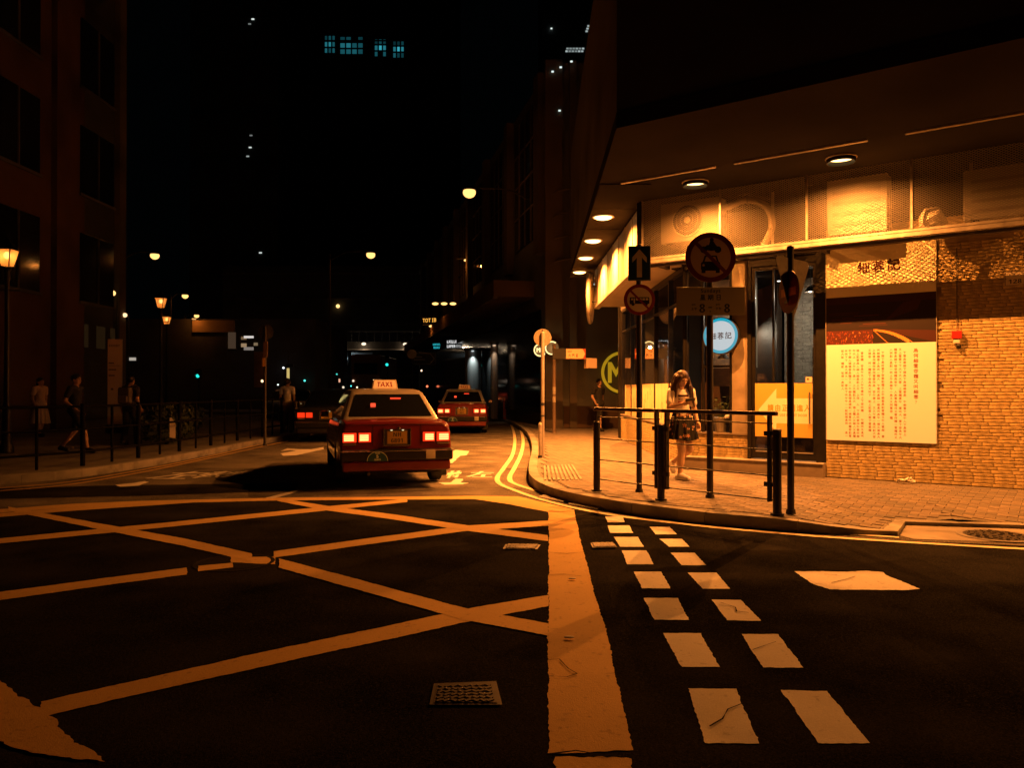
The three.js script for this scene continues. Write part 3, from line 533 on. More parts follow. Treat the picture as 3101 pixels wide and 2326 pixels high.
  for (const x of [0.25, 1.55, 2.95, 4.3]) atFront(part(shop, 'cage_post', bx(x - 0.02, x + 0.02, 3.69, 4.66, 0.02, 0.06), M.rail));
  // side of the overhang: ribbed panels
  for (let k = 0; k < 8; k++) {
    const a = 1.25 + k * 0.90, b = a + 0.875;
    atSide(part(shop, 'side_panel', [bx(a, b, 3.70, 4.61, 0.74, 0.77), bx(a, a + 0.03, 3.70, 4.61, 0.77, 0.785)], M.panel));
  }
  atSide(part(shop, 'ledge', [bx(1.2, 8.48, 3.60, 3.655, 0.66, 0.80), bx(1.2, 8.48, 3.668, 3.70, 0.64, 0.785)], M.rail));
  atSide(part(shop, 'cage_underside', bx(1.2, 8.3, 3.655, 3.666, -0.04, 0.66), M.panel));
  atFront(part(shop, 'corner_post', bx(-0.52, -0.44, 3.58, 4.66, 0.63, 0.71), M.frame));
}
// ---------- what stands in the cage ----------
function airCon(t0, t1, y0, y1, n0, n1, fan, label) {
  const o = thing('air_conditioner', label, 'air conditioner', front((t0 + t1) / 2, y0, (n0 + n1) / 2), FT, 'outdoor units in the mesh cage');
  const w = (t1 - t0) / 2, h = y1 - y0, d = (n1 - n0) / 2, white = std([0.62, 0.58, 0.50], { map: T.grime, roughness: 0.55 });
  part(o, 'casing', rbx(-w, w, 0.05, h, -d, d, 0.015), white);
  part(o, 'foot', bx(-w * 0.8, -w * 0.6, 0, 0.05, -d, d), M.frame); part(o, 'foot', bx(w * 0.6, w * 0.8, 0, 0.05, -d, d), M.frame);
  if (fan) {
    const r = h * 0.37, cx = -w * 0.06, cy = h * 0.55;
    part(o, 'fan_opening', new THREE.CircleGeometry(r, 36).translate(cx, cy, d + 0.003), M.black);
    part(o, 'fan_ring', new THREE.TorusGeometry(r, 0.016, 8, 36).translate(cx, cy, d + 0.01), white);
    for (let k = 0; k < 4; k++) { const pts = []; for (let q = 0; q <= 10; q++) { const a = q / 10; pts.push([Math.cos(a * 0.75) * r * (0.15 + 0.75 * a), Math.sin(a * 0.75) * r * (0.15 + 0.75 * a)]); } for (let q = 10; q >= 0; q--) { const a = q / 10, b = a * 0.75 + 0.35 + 0.75 * a; pts.push([Math.cos(b) * r * (0.15 + 0.72 * a), Math.sin(b) * r * (0.15 + 0.72 * a)]); } part(o, 'fan_blade', prism(pts, 0.006).rotateZ(k * 1.571 + 0.4).rotateX(0.06).translate(cx, cy, d + 0.006), M.cage); }
    for (const k of [2, 3.6]) part(o, 'guard_ring', new THREE.TorusGeometry((r * k) / 5, 0.0025, 5, 32).translate(cx, cy, d + 0.03), white);
    part(o, 'fan_hub', new THREE.CylinderGeometry(r * 0.2, r * 0.2, 0.02, 16).rotateX(Math.PI / 2).translate(cx, cy, d + 0.016), white);
  } else part(o, 'louvre', [0, 1, 2, 3].map((k) => bx(-w * 0.8, w * 0.8, h * (0.2 + k * 0.18), h * (0.26 + k * 0.18), d, d + 0.006)), M.panel);
}
airCon(-0.20, 0.82, 3.90, 4.62, 0.12, 0.46, true, 'outdoor fan unit at the corner of the mesh cage');
airCon(2.48, 3.30, 3.72, 4.60, 0.10, 0.44, false, 'flat outdoor unit in the bright middle bay of the mesh cage');
airCon(4.25, 5.15, 3.72, 4.45, 0.14, 0.48, false, 'dim outdoor unit at the right end of the mesh cage');
{
  const o = thing('insulated_pipe', 'lagged pipe bending down between two outdoor units in the cage', 'pipe');
  part(o, 'pipe', tube([front(0.86, 4.45, 0.3), front(1.25, 4.52, 0.32), front(1.55, 4.36, 0.34), front(1.64, 4.05, 0.36), front(1.5, 3.72, 0.36)], 0.055, 40, 10), M.panel);
  part(o, 'clamp', new THREE.TorusGeometry(0.06, 0.012, 6, 16).rotateY(FT + 1.57).translate(...front(1.25, 4.52, 0.32)), M.steel);
  const b = thing('plastic_sack', 'crumpled pale plastic sack lying in the cage beside the middle post', 'sack', front(3.86, 3.70, 0.4), FT);
  const g = new THREE.IcosahedronGeometry(0.17, 3), p = g.attributes.position;
  for (let i = 0; i < p.count; i++) { const k = 0.8 + 0.45 * vnoise(p.getX(i) * 14 + 9, p.getY(i) * 14 + p.getZ(i) * 11 + 30, 512); p.setXYZ(i, p.getX(i) * k, Math.max(-0.15, p.getY(i) * k) , p.getZ(i) * k); }
  g.computeVertexNormals(); part(b, 'bag', g.translate(0, 0.15, 0), std([0.6, 0.55, 0.46], { roughness: 0.45 }));
}
// ---------- canopy downlights: glowing lens and a lamp of the same colour just under it ----------
function downlight(x, y, z, power, label, dome = 0.05, cone = 1.37) {
  const t = thing('downlight', label, 'downlight', [x, y, z], 0, 'round downlights in the soffit');
  part(t, 'trim_ring', lathe([[0.165, 0.0], [0.20, 0.0], [0.205, -0.012], [0.19, -0.022], [0.168, -0.018], [0.165, 0]], 36), M.rail);
  if (dome < 0.03) part(t, 'baffle', lathe([[0.172, -0.01], [0.178, -0.072], [0.186, -0.072], [0.192, -0.01]], 36), M.frame);
  const lens = []; for (let k = 0; k <= 6; k++) lens.push([0.166 * Math.cos((k / 6) * 1.5708), -0.012 - dome * Math.sin((k / 6) * 1.5708)]);
  part(t, 'lens', lathe(lens, 36), glow([1, 0.60, 0.22], 5));
  spotAt(SODIUM, power, [x, y - 0.09, z], [x, 0, z], cone, 0.72, 0.45);
}
const side4 = [[1.66, -14.1], [1.71, -16.35], [1.76, -18.5], [1.81, -20.75]], nth = ['nearest', 'second', 'third', 'farthest'];
side4.forEach(([x, z], k) => downlight(x, 4.645, z, POWER.canopySide, nth[k] + ' of the four glowing downlights along the street side soffit'));
[[0.79, 'glowing downlight above the outdoor fan unit at the corner'], [2.89, 'glowing downlight above the middle of the mesh cage'], [7.1, 'glowing downlight over the far right end of the mesh cage']].forEach(([t, l]) => { const [x, z] = wallPoint(t, 1.35); downlight(x, 4.664, z, POWER.canopyFront * (t > 6 ? 1.35 : 1), l, 0.012, 1.41); });
// ---------- inside of the restaurant ----------
{
  const W = (name, geo, mat) => atFront(part(shop, name, geo, mat));
  part(shop, 'interior_floor', slab([[3.2, -13.5], wallPoint(0.3, -0.42), wallPoint(7.5, -0.42), wallPoint(7.5, -5), [3.2, -21.3]], 0.30, 0.345), M.woodDark);
  W('interior_wall', bx(0.9, 7.5, 0.345, 3.62, -2.9, -2.75), M.beigeWall);
  part(shop, 'interior_wall', slab([[5.2, -15.2], [5.3, -15.2], [5.3, -21.3], [5.2, -21.3]], 0.345, 3.6), M.woodDark);
  W('interior_ceiling', bx(-0.35, 7.5, 3.63, 3.68, -2.8, -0.3), M.soffit);
  part(shop, 'interior_ceiling', slab([[3.05, -13.4], [4.5, -12.8], [6.0, -16.5], [3.05, -21.2]], 3.60, 3.63), M.soffit);
  W('interior_wall', bx(7.4, 7.5, 0.345, 3.62, -2.75, -0.25), M.beigeWall);
  W('wainscot', bx(0.95, 7.3, 0.345, 1.55, -2.75, -2.70), M.woodDark);
  // brick courses of the inner wall that show through the door
  const inner = std([0.58, 0.56, 0.52], { map: T.brick, bumpMap: T.brickBump, bumpScale: 0.004, roughness: 0.85 }), gs = [];
  for (let r = 0; r < 27; r++) for (let x = 0.95 - (r & 1 ? 0.15 : 0); x < 5.4; x += 0.30) gs.push(bx(Math.max(0.93, x), x + 0.288, 1.57 + r * 0.075, 1.57 + r * 0.075 + 0.066, -2.75, -2.735 + rr(0, 0.008)));
  W('interior_bricks', gs, inner).userData = { kind: 'stuff' };
  const pend = (t, y, n, label, big) => {
    const p = front(t, y, n), o = thing('pendant_lamp', label, 'pendant lamp', p, 0, 'small lamps inside the restaurant');
    part(o, 'cord', cyl(0.006, 0.006, 0.08, 3.6 - y, 6), M.black);
    part(o, 'lamp_shade', lathe([[0.03, 0.10], [0.05, 0.08], [big, 0.0], [big - 0.01, 0.0], [0.045, 0.07], [0.025, 0.09]], 20), M.frame);
    part(o, 'bulb', new THREE.SphereGeometry(0.032, 12, 8).translate(0, 0.02, 0), glow([1, 0.86, 0.62], 6));
    lightAt(new THREE.PointLight(lin(1, 0.80, 0.55), POWER.inside), p[0], p[1] + 0.0, p[2], 2).name = 'bulb_light';
  };
  pend(1.72, 3.20, -1.5, 'pendant lamp hanging left inside the glass door', 0.10);
  pend(2.75, 3.25, -1.6, 'pendant lamp hanging right inside the glass door', 0.10);
  pend(0.52, 2.95, -1.9, 'pendant lamp behind the corner window', 0.12);
  pend(-0.35, 2.75, -3.6, 'warm pendant lamp deep inside behind the side window', 0.14);
  [[1.42, -2.2], [2.05, -2.3], [1.62, -1.0], [2.5, -0.9], [0.9, -2.4]].forEach(([t, n], k) => {
    const p = front(t, 3.62, n), o = thing('ceiling_spot', 'tiny bright ceiling spot inside the restaurant, ' + ['first', 'second', 'third', 'fourth', 'fifth'][k] + ' of five', 'ceiling spot', p, 0, 'small lamps inside the restaurant');
    part(o, 'can', cyl(0.04, 0.04, -0.06, 0.0, 14), M.frame); part(o, 'lens', cyl(0.03, 0.03, -0.066, -0.058, 14), glow([1, 0.93, 0.82], 5));
  });
  // framed pictures, cupboard, counter, lamp
  [[1.58, 2.12, 0.14, 0.16], [1.96, 2.10, 0.12, 0.16], [1.56, 1.78, 0.12, 0.13], [1.90, 1.66, 0.11, 0.2], [2.9, 2.2, 0.2, 0.3]].forEach(([t, y, w, h], k) => {
    const o = thing('picture_frame', 'small dark framed picture on the inner brick wall, number ' + ['one', 'two', 'three', 'four', 'five'][k] + ' from the left', 'picture', front(t, y, -2.725), FT, 'framed pictures inside');
    part(o, 'frame', bx(-w, w, -h, h, 0, 0.03), M.black); part(o, 'picture', bx(-w * 0.6, w * 0.6, -h * 0.6, h * 0.6, 0.03, 0.034), std([0.32, 0.31, 0.28], { map: T.grime }));
  });
  const sp = thing('wall_cabinet', 'black cabinet against the wall inside the glass door', 'cabinet', front(2.62, 1.62, -2.4), FT);
  part(sp, 'box', rbx(-0.28, 0.28, 0, 0.55, -0.3, 0.18, 0.015), M.black); part(sp, 'grille', bx(-0.24, 0.24, 0.05, 0.5, 0.18, 0.19), M.frame);
  const ct = thing('service_counter', 'dark wooden counter with dishes inside the glass door', 'counter', front(1.9, 0.345, -1.7), FT);
  part(ct, 'body', bx(-0.9, 0.9, 0, 1.02, -0.3, 0.3), M.woodDark); part(ct, 'top', rbx(-0.95, 0.95, 1.02, 1.06, -0.34, 0.34, 0.008), M.frame);
  for (const [x, h, c] of [[-0.35, 0.14, 0.5], [-0.1, 0.22, 0.4], [0.15, 0.1, 0.55]]) part(ct, 'dish', lathe([[0.02, 1.06], [0.09, 1.07], [0.12, 1.06 + h], [0.11, 1.06 + h], [0.07, 1.09], [0.0, 1.09]], 16).translate(x, 0, 0.1), std([c, c * 0.95, c * 0.85]));
  const dl = thing('arm_lamp', 'black jointed arm lamp in front of the pale inner wall', 'lamp', front(0.16, 2.05, -1.1), FT);
  part(dl, 'arm', [bar([-0.12, 0.62, 0], [0.02, 0.10, 0], 0.012), bar([0.02, 0.1, 0], [0.14, 0.16, 0], 0.01)], M.black);
  part(dl, 'head', lathe([[0.02, 0.12], [0.035, 0.1], [0.11, 0.0], [0.10, 0.0], [0.02, 0.09]], 18).translate(0.14, 0.0, 0), M.black);
  const iw = atFront(part(shop, 'interior_partition', bx(-0.35, 0.62, 1.9, 3.62, -2.0, -1.94), M.beigeWall));
  W('interior_partition', bx(-0.35, 0.62, 1.55, 1.9, -2.0, -1.93), M.woodDark);
  // bucket of flowers in the open window
  const bk = thing('flower_bucket', 'dented metal bucket with white flowers on the window sill', 'bucket', front(0.58, 0.763, -0.27), FT);
  const bg = lathe([[0.0, 0.0], [0.105, 0.0], [0.11, 0.01], [0.14, 0.24], [0.146, 0.245], [0.142, 0.252], [0.132, 0.24], [0.1, 0.02], [0, 0.02]], 28), bp = bg.attributes.position;
  for (let i = 0; i < bp.count; i++) { const k = 1 + 0.05 * (vnoise(bp.getX(i) * 40 + 5, bp.getY(i) * 40 + bp.getZ(i) * 30 + 50, 512) - 0.5); bp.setX(i, bp.getX(i) * k); bp.setZ(i, bp.getZ(i) * k); } bg.computeVertexNormals();
  part(bk, 'bucket', bg, std([0.5, 0.48, 0.44], { map: T.metal, roughness: 0.35, metalness: 0.8 }));
  part(bk, 'handle', new THREE.TorusGeometry(0.15, 0.006, 6, 24, 3.14).rotateX(0.9).translate(0, 0.23, 0), M.steel);
  const st = [], fl = [], lf = [];
  for (let k = 0; k < 26; k++) { const a = rnd() * 6.28, r = rr(0.05, 0.22), y = rr(0.32, 0.62); st.push(tube([[0, 0.05, 0], [Math.cos(a) * r * 0.4, y * 0.6, Math.sin(a) * r * 0.4], [Math.cos(a) * r, y, Math.sin(a) * r]], 0.004, 6, 4)); for (let j = 0; j < 3; j++) lf.push(new THREE.CircleGeometry(0.035, 5).scale(1, 0.4, 1).rotateX(rnd() * 3).rotateY(rnd() * 6).translate(Math.cos(a) * r * rr(0.4, 1.2), y * rr(0.6, 1.05), Math.sin(a) * r * rr(0.4, 1.2))); }
  for (let k = 0; k < 14; k++) fl.push(new THREE.IcosahedronGeometry(rr(0.025, 0.05), 0).translate(0.17 + rr(-0.07, 0.09), 0.30 + rr(-0.05, 0.05), 0.1 + rr(-0.06, 0.06)));
  part(bk, 'stem', st, std([0.05, 0.08, 0.03])).userData = { kind: 'stuff' }; part(bk, 'foliage', lf, std([0.05, 0.08, 0.03])).userData = { kind: 'stuff' };
  part(bk, 'flower', fl, std([0.8, 0.82, 0.85], { roughness: 0.9 })).userData = { kind: 'stuff' };
}
// ---------- posters and signs on the shop ----------
const faceBox = (w, h, d, tex, side, o = {}) => {   // a board whose +z face carries the print
  const m = std(0xffffff, { map: tex, roughness: 0.6, ...o });
  return [new THREE.BoxGeometry(w, h, d), [side, side, side, side, m, side]];
};
const panelEdge = std([0.5, 0.45, 0.36], { roughness: 0.6 });
{
  const tex = canvas(820, 1600, (g, w, h) => {
    const y1 = 0.253 * h, y2 = 0.50 * h;
    g.fillStyle = '#ece2bd'; g.fillRect(0, 0, w, h);
    for (let k = 0; k < 500; k++) { g.fillStyle = `rgba(190,165,110,${rnd() * 0.10})`; g.fillRect(rnd() * w, rnd() * y1, rr(2, 30), rr(2, 12)); }
    g.strokeStyle = '#4a1208'; ['細', '蓉', '記'].forEach((c, i) => ink(g, c, 245 + i * 112, 125 + i * -3, 96, 8.5, 0.9));
    g.fillStyle = '#6a2a14'; g.fillRect(355, 246, 12, 7); g.fillRect(378, 246, 10, 7);
    // printed night photograph
    g.fillStyle = '#1b0906'; g.fillRect(0, y1, w, y2 - y1);
    g.fillStyle = '#33120a'; g.fillRect(0, y1, w, 60); g.fillStyle = '#3a1a0e'; g.beginPath(); g.moveTo(w * 0.55, y1 + 210); g.lineTo(w * 0.72, y1 + 70); g.lineTo(w * 0.88, y1 + 50); g.lineTo(w * 0.84, y1 + 130); g.closePath(); g.fill();
    for (let k = 0; k < 9; k++) { g.fillStyle = `rgba(110,45,20,${0.3 + rnd() * 0.4})`; g.fillRect(rnd() * w * 0.4, y1 + 130 + k * 14, rr(60, 260), 7); }
    g.fillStyle = '#3d1207'; g.beginPath(); g.moveTo(w, y2); g.lineTo(w * 0.45, y2 - 118); g.lineTo(w, y2 - 92); g.closePath(); g.fill();
    g.fillStyle = '#4a1606'; g.fillRect(0, y2 - 115, w * 0.44, 115);
    for (let k = 0; k < 130; k++) { const x = rnd() * w * 0.44, y = y2 - 112 + rnd() * 110; g.fillStyle = rnd() > 0.8 ? '#d89a50' : '#8a3c12'; g.fillRect(x, y, rr(2, 7), rr(3, 18)); }
    for (let k = 0; k < 26; k++) { const s = k / 26, x = w * (0.45 + 0.32 * s), y = y2 - 112 + 96 * s * s; g.fillStyle = '#e8a050'; g.fillRect(x, y, 6 + s * 4, 12 + s * 20); }
    g.strokeStyle = '#e09040'; g.lineWidth = 5; g.beginPath(); g.moveTo(w * 0.45, y2 - 116); g.quadraticCurveTo(w * 0.66, y2 - 100, w * 0.80, y2); g.stroke(); g.beginPath(); g.moveTo(w * 0.45, y2 - 108); g.lineTo(w * 0.58, y2); g.stroke();
    // text block
    g.fillStyle = '#e2dcc0'; g.fillRect(0, y2, w, h - y2);
    g.strokeStyle = '#7d4a22'; '為何細雲吞麵又叫細蓉'.split('').forEach((c, i) => ink(g, c, w * 0.805, y2 + 48 + i * 41, 33, 4.2));
    g.font = '34px serif'; g.fillStyle = '#7d4a22'; g.fillText('?', w * 0.815, y2 + 48 + 10.7 * 41);
    const pool = Object.keys(GLYPHS).filter((c) => !'請由正門進入星期日左轉'.includes(c));
    g.strokeStyle = '#8a5a2c';
    const cols = [[0.715, 70, 26], [0.675, 44, 28], [0.635, 44, 28], [0.595, 44, 22], [0.52, 66, 27], [0.48, 44, 28], [0.44, 44, 28], [0.40, 44, 26], [0.33, 66, 27], [0.29, 44, 28], [0.255, 44, 28], [0.215, 44, 28], [0.18, 44, 28], [0.145, 44, 13]];
    for (const [u, y, n] of cols) for (let i = 0; i < n; i++) { if (rnd() < 0.08) continue; ink(g, pool[Math.floor(rnd() * pool.length)], u * w, y2 + y + i * 26.2, 20, 2.6); }
  });
  const t = thing('wall_poster', 'tall cream poster board with brown Chinese writing on the brick wall', 'poster', front(3.112, 0.715, 0.001), FT);
  const [g, ms] = faceBox(1.5, 2.92, 0.02, tex, panelEdge);
  const cut = 0.4985, hb = 2.92, half = (y0, y1, mat, name) => { const q = new THREE.BoxGeometry(1.5, (y1 - y0) * hb, 0.02), uv = q.attributes.uv; for (let i = 0; i < uv.count; i++) uv.setY(i, y0 + uv.getY(i) * (y1 - y0)); part(t, name, q.translate(0, ((y0 + y1) / 2) * hb, 0.012), [panelEdge, panelEdge, panelEdge, panelEdge, mat, panelEdge]); };
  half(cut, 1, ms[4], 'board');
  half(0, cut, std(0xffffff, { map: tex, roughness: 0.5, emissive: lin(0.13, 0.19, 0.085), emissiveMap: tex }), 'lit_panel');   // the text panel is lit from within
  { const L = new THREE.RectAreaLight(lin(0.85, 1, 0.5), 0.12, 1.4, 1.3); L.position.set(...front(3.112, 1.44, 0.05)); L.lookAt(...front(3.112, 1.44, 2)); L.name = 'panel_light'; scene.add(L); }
  part(t, 'edge_trim', [bx(-0.758, -0.75, 0, 2.92, 0, 0.028), bx(0.75, 0.758, 0, 2.92, 0, 0.028)], M.rail);
}
{
  const tex = canvas(1024, 860, (g, w, h) => {
    g.fillStyle = '#d8b355'; g.fillRect(0, 0, w, h);
    g.fillStyle = '#f8f0d2'; g.beginPath(); g.moveTo(60, 430); g.lineTo(390, 85); g.lineTo(390, 240); g.lineTo(w, 240); g.lineTo(w, 640); g.lineTo(390, 640); g.lineTo(390, 780); g.closePath(); g.fill();
    g.strokeStyle = '#cf9a2c'; '請由正門進入'.split('').forEach((c, i) => ink(g, c, 232 + i * 130, 340, 106, 14));
    g.fillStyle = '#cf9a2c'; g.font = 'bold 58px sans-serif'; g.fillText('PLEASE USE FRONT DOOR', 232, 528, 780);
  });
  const t = thing('door_sign', 'yellow sign with a pale left arrow on the glass door', 'sign', front(1.676, 0.725, -0.074), FT);
  const [g, ms] = faceBox(0.905, 0.865, 0.006, tex, panelEdge);
  part(t, 'board', g.translate(0, 0.4325, 0), ms);
  const s = thing('price_card', 'small pale card stuck inside the door glass above the yellow sign', 'card', front(2.07, 1.60, -0.094), FT);
  part(s, 'card', bx(-0.05, 0.05, 0, 0.09, -0.002, 0.002), std([0.7, 0.6, 0.4])); part(s, 'print', bx(-0.03, 0.0, 0.04, 0.07, 0.002, 0.003), M.woodDark);
}
{
  const tex = canvas(512, 512, (g, w, h) => {
    g.fillStyle = '#12a6c0'; g.fillRect(0, 0, w, h);
    g.fillStyle = '#b9cdd4'; g.beginPath(); g.arc(256, 256, 214, 0, 7); g.fill();
    g.strokeStyle = '#0e1a20'; ['細', '蓉', '記'].forEach((c, i) => ink(g, c, 96 + i * 112, 208, 100, 7, 0.9));
  });
  const t = thing('round_light_box', 'round glowing white light box with blue rim and black Chinese characters', 'sign', front(0.70, 2.385, 0.04), FT);
  const face = new THREE.MeshStandardMaterial({ color: 0x222222, emissive: lin(0.92, 0.92, 0.92), emissiveMap: tex, roughness: 0.4 });
  part(t, 'light_face', new THREE.CircleGeometry(0.295, 48).translate(0, 0, 0.052), face);
  part(t, 'rim', [new THREE.CylinderGeometry(0.31, 0.31, 0.10, 48, 1, true).rotateX(Math.PI / 2), new THREE.RingGeometry(0.292, 0.31, 48).translate(0, 0, 0.05), new THREE.CircleGeometry(0.31, 48).rotateY(Math.PI).translate(0, 0, -0.05)], M.black);
  part(t, 'bracket', [bx(-0.02, 0.02, -0.02, 0.02, -0.12, -0.05)], M.black);
  const p = front(0.70, 2.385, 0.15), L = new THREE.RectAreaLight(lin(0.6, 0.85, 0.95), 0.8, 0.5, 0.5); L.position.set(...p); L.lookAt(...front(0.70, 2.385, 2)); L.name = 'sign_light'; scene.add(L);
}
{
  const t = thing('alarm_bell', 'small red alarm box with a white strobe on the brick wall', 'alarm', front(4.12, 2.09, 0.004), FT);
  part(t, 'red_box', rbx(-0.06, 0.06, 0.115, 0.225, 0, 0.07, 0.008), std([0.45, 0.02, 0.02], { roughness: 0.4 }));
  part(t, 'strobe', rbx(-0.042, 0.038, 0.045, 0.115, 0, 0.06, 0.015), std([0.75, 0.72, 0.66], { roughness: 0.3 }));
  part(t, 'siren', new THREE.CylinderGeometry(0.02, 0.036, 0.07, 14).rotateX(1.2).translate(0.02, 0.02, 0.04), M.black);
  part(t, 'conduit', bar([0.0, 0.225, 0.012], [0.0, 1.4, 0.012], 0.006, 6), M.cage);
}
{
  const tex = canvas(256, 176, (g, w, h) => { g.fillStyle = '#d8cdb4'; g.fillRect(0, 0, w, h); g.strokeStyle = '#4a3a28'; g.lineWidth = 5; g.strokeRect(5, 5, w - 10, h - 10); '上正大午下'.split('').forEach((c, i) => ink(g, c, 26 + i * 42, 22, 32, 4)); g.fillStyle = '#33261a'; g.font = 'bold 72px sans-serif'; g.fillText('128', 30, 148); g.strokeStyle = '#33261a'; ink(g, '記', 176, 92, 56, 6); });
  const t = thing('number_plate', 'small pale house number plate reading 128 on the brick wall', 'plate', front(4.86, 3.0, 0.004), FT);
  const [g, ms] = faceBox(0.34, 0.19, 0.012, tex, panelEdge); part(t, 'plate', g.translate(0, 0, 0.006), ms);
  part(t, 'screw', [cyl(0.006, 0.006, 0, 0.004, 8).rotateX(1.571).translate(-0.155, 0, 0.012), cyl(0.006, 0.006, 0, 0.004, 8).rotateX(1.571).translate(0.155, 0, 0.012)], M.steel);
}
{ // round projecting sign at the far end of the overhang, seen edge on
  const t = thing('projecting_sign', 'round projecting sign seen edge on at the far end of the side ledge', 'sign', [2.02, 3.85, -20.0]);
  part(t, 'disc', new THREE.CylinderGeometry(0.62, 0.62, 0.10, 40).rotateX(Math.PI / 2).rotateY(1.38), std([0.62, 0.52, 0.36], { roughness: 0.5 }));
  part(t, 'rim', new THREE.TorusGeometry(0.62, 0.055, 8, 40).rotateY(1.38), M.rail);
  part(t, 'arm', [bar([0, 0.3, 0], [0.5, 0.3, 0], 0.02), bar([0, -0.1, 0], [0.5, -0.1, 0], 0.02)], M.blackSteel);
}
{ // litter
  const t = thing('paper_scrap', 'crumpled white paper on the pavement at the foot of the brick wall', 'litter', front(3.50, KH + 0.005, 0.22), FT + 0.3);
  const g = new THREE.PlaneGeometry(0.24, 0.12, 10, 6).rotateX(-1.45), p = g.attributes.position; for (let i = 0; i < p.count; i++) p.setY(i, 0.02 + 0.05 * vnoise(p.getX(i) * 22 + 3, p.getZ(i) * 22 + 40, 512)); g.computeVertexNormals();
  part(t, 'paper', g, std([0.82, 0.84, 0.82], { side: THREE.DoubleSide })); part(t, 'fold', g.clone().scale(0.5, 1.3, 0.6).rotateY(0.8).translate(0.04, 0.01, 0), std([0.78, 0.8, 0.8], { side: THREE.DoubleSide }));
  [[0.47, -6.05, 'white scrap on the broad yellow line, farther of two'], [0.34, -4.62, 'white scrap on the broad yellow line, nearer of two']].forEach(([x, z, l]) => {
    const s = tag(new THREE.Mesh(new THREE.IcosahedronGeometry(0.02, 1).scale(1.6, 0.35, 0.8), std([0.8, 0.8, 0.78])), l, 'litter', 'scraps on the yellow line'); s.name = numbered('paper_scrap'); s.position.set(x, 0.021, z); scene.add(s);
  });
}
// ---------- road signs on posts ----------
const signBack = std([0.20, 0.19, 0.18], { map: T.metal, roughness: 0.5, metalness: 0.3 });
const retro = { roughness: 0.45 };
function post(t, h, r, mat = M.steelPost) { part(t, 'post', cyl(r, r, 0, h, 18), mat); part(t, 'post_cap', new THREE.SphereGeometry(r, 14, 6, 0, 6.3, 0, 1.57).scale(1, 0.5, 1).translate(0, h, 0), mat); part(t, 'base_collar', cyl(r * 1.45, r * 1.25, -0.01, 0.04, 18), mat); }
M.steelPost = std([0.06, 0.055, 0.05], { map: T.metal, roughness: 0.5, metalness: 0.5 });
M.palePost = std([0.42, 0.38, 0.33], { map: T.metal, roughness: 0.6, metalness: 0.2 });
function disc(parent, name, r, y, z, tex) { const m = std(0xffffff, { map: tex, ...retro }); return part(parent, name, new THREE.CylinderGeometry(r, r, 0.008, 44).rotateX(Math.PI / 2).rotateZ(Math.PI / 2 * 0).translate(0, y, z), [signBack, m, signBack]); }
function discFace(parent, name, r, y, z, tex) { part(parent, name, new THREE.CylinderGeometry(r, r, 0.008, 44).rotateX(Math.PI / 2).translate(0, y, z), signBack); return part(parent, name + '_face', new THREE.CircleGeometry(r * 0.995, 44).translate(0, y, z + 0.006), std(0xffffff, { map: tex, ...retro })); }
{
  const blue = canvas(256, 392, (g, w, h) => { g.fillStyle = '#10304c'; g.fillRect(0, 0, w, h); g.strokeStyle = '#7a7a70'; g.lineWidth = 5; g.strokeRect(6, 6, w - 12, h - 12); g.fillStyle = '#b9b29c'; g.beginPath(); g.moveTo(128, 34); g.lineTo(212, 128); g.lineTo(212, 190); g.lineTo(158, 132); g.lineTo(158, 356); g.lineTo(98, 356); g.lineTo(98, 132); g.lineTo(44, 190); g.lineTo(44, 128); g.closePath(); g.fill(); });
  const bus = canvas(512, 512, (g, w, h) => {
    g.fillStyle = '#7c1712'; g.fillRect(0, 0, w, h); g.fillStyle = '#cfc5ae'; g.beginPath(); g.arc(256, 256, 202, 0, 7); g.fill();
    g.fillStyle = '#15120f'; g.beginPath(); g.roundRect(98, 214, 320, 112, 16); g.fill(); g.beginPath(); g.moveTo(98, 330); g.lineTo(92, 280); g.lineTo(118, 214); g.lineTo(150, 214); g.lineTo(150, 330); g.fill();
    g.fillStyle = '#cfc5ae'; for (let i = 0; i < 4; i++) g.fillRect(196 + i * 54, 230, 42, 36); g.fillRect(120, 232, 30, 32); g.fillRect(160, 232, 22, 86);
    g.fillStyle = '#15120f'; for (const x of [150, 366]) { g.beginPath(); g.arc(x, 330, 26, 0, 7); g.fill(); }
    g.strokeStyle = '#7c1712'; g.lineWidth = 34; g.beginPath(); g.moveTo(112, 112); g.lineTo(400, 400); g.stroke();
  });
  const t = thing('road_sign', 'post with a blue up arrow sign above a no buses disc', 'road sign', [1.68, KH, -10.24], -0.04);
  post(t, 3.26, 0.037);
  part(t, 'arrow_plate', rbx(-0.148, 0.148, 2.785, 3.245, 0.042, 0.05, 0.004), signBack);
  part(t, 'arrow_face', new THREE.PlaneGeometry(0.29, 0.45).translate(0, 3.015, 0.0525), std(0xffffff, { map: blue, ...retro }));
  discFace(t, 'no_bus_disc', 0.205, 2.535, 0.046, bus);
  for (const y of [2.9, 3.15, 2.45, 2.62]) part(t, 'clamp', bx(-0.05, 0.05, y, y + 0.03, -0.03, 0.042), M.steelPost);
}
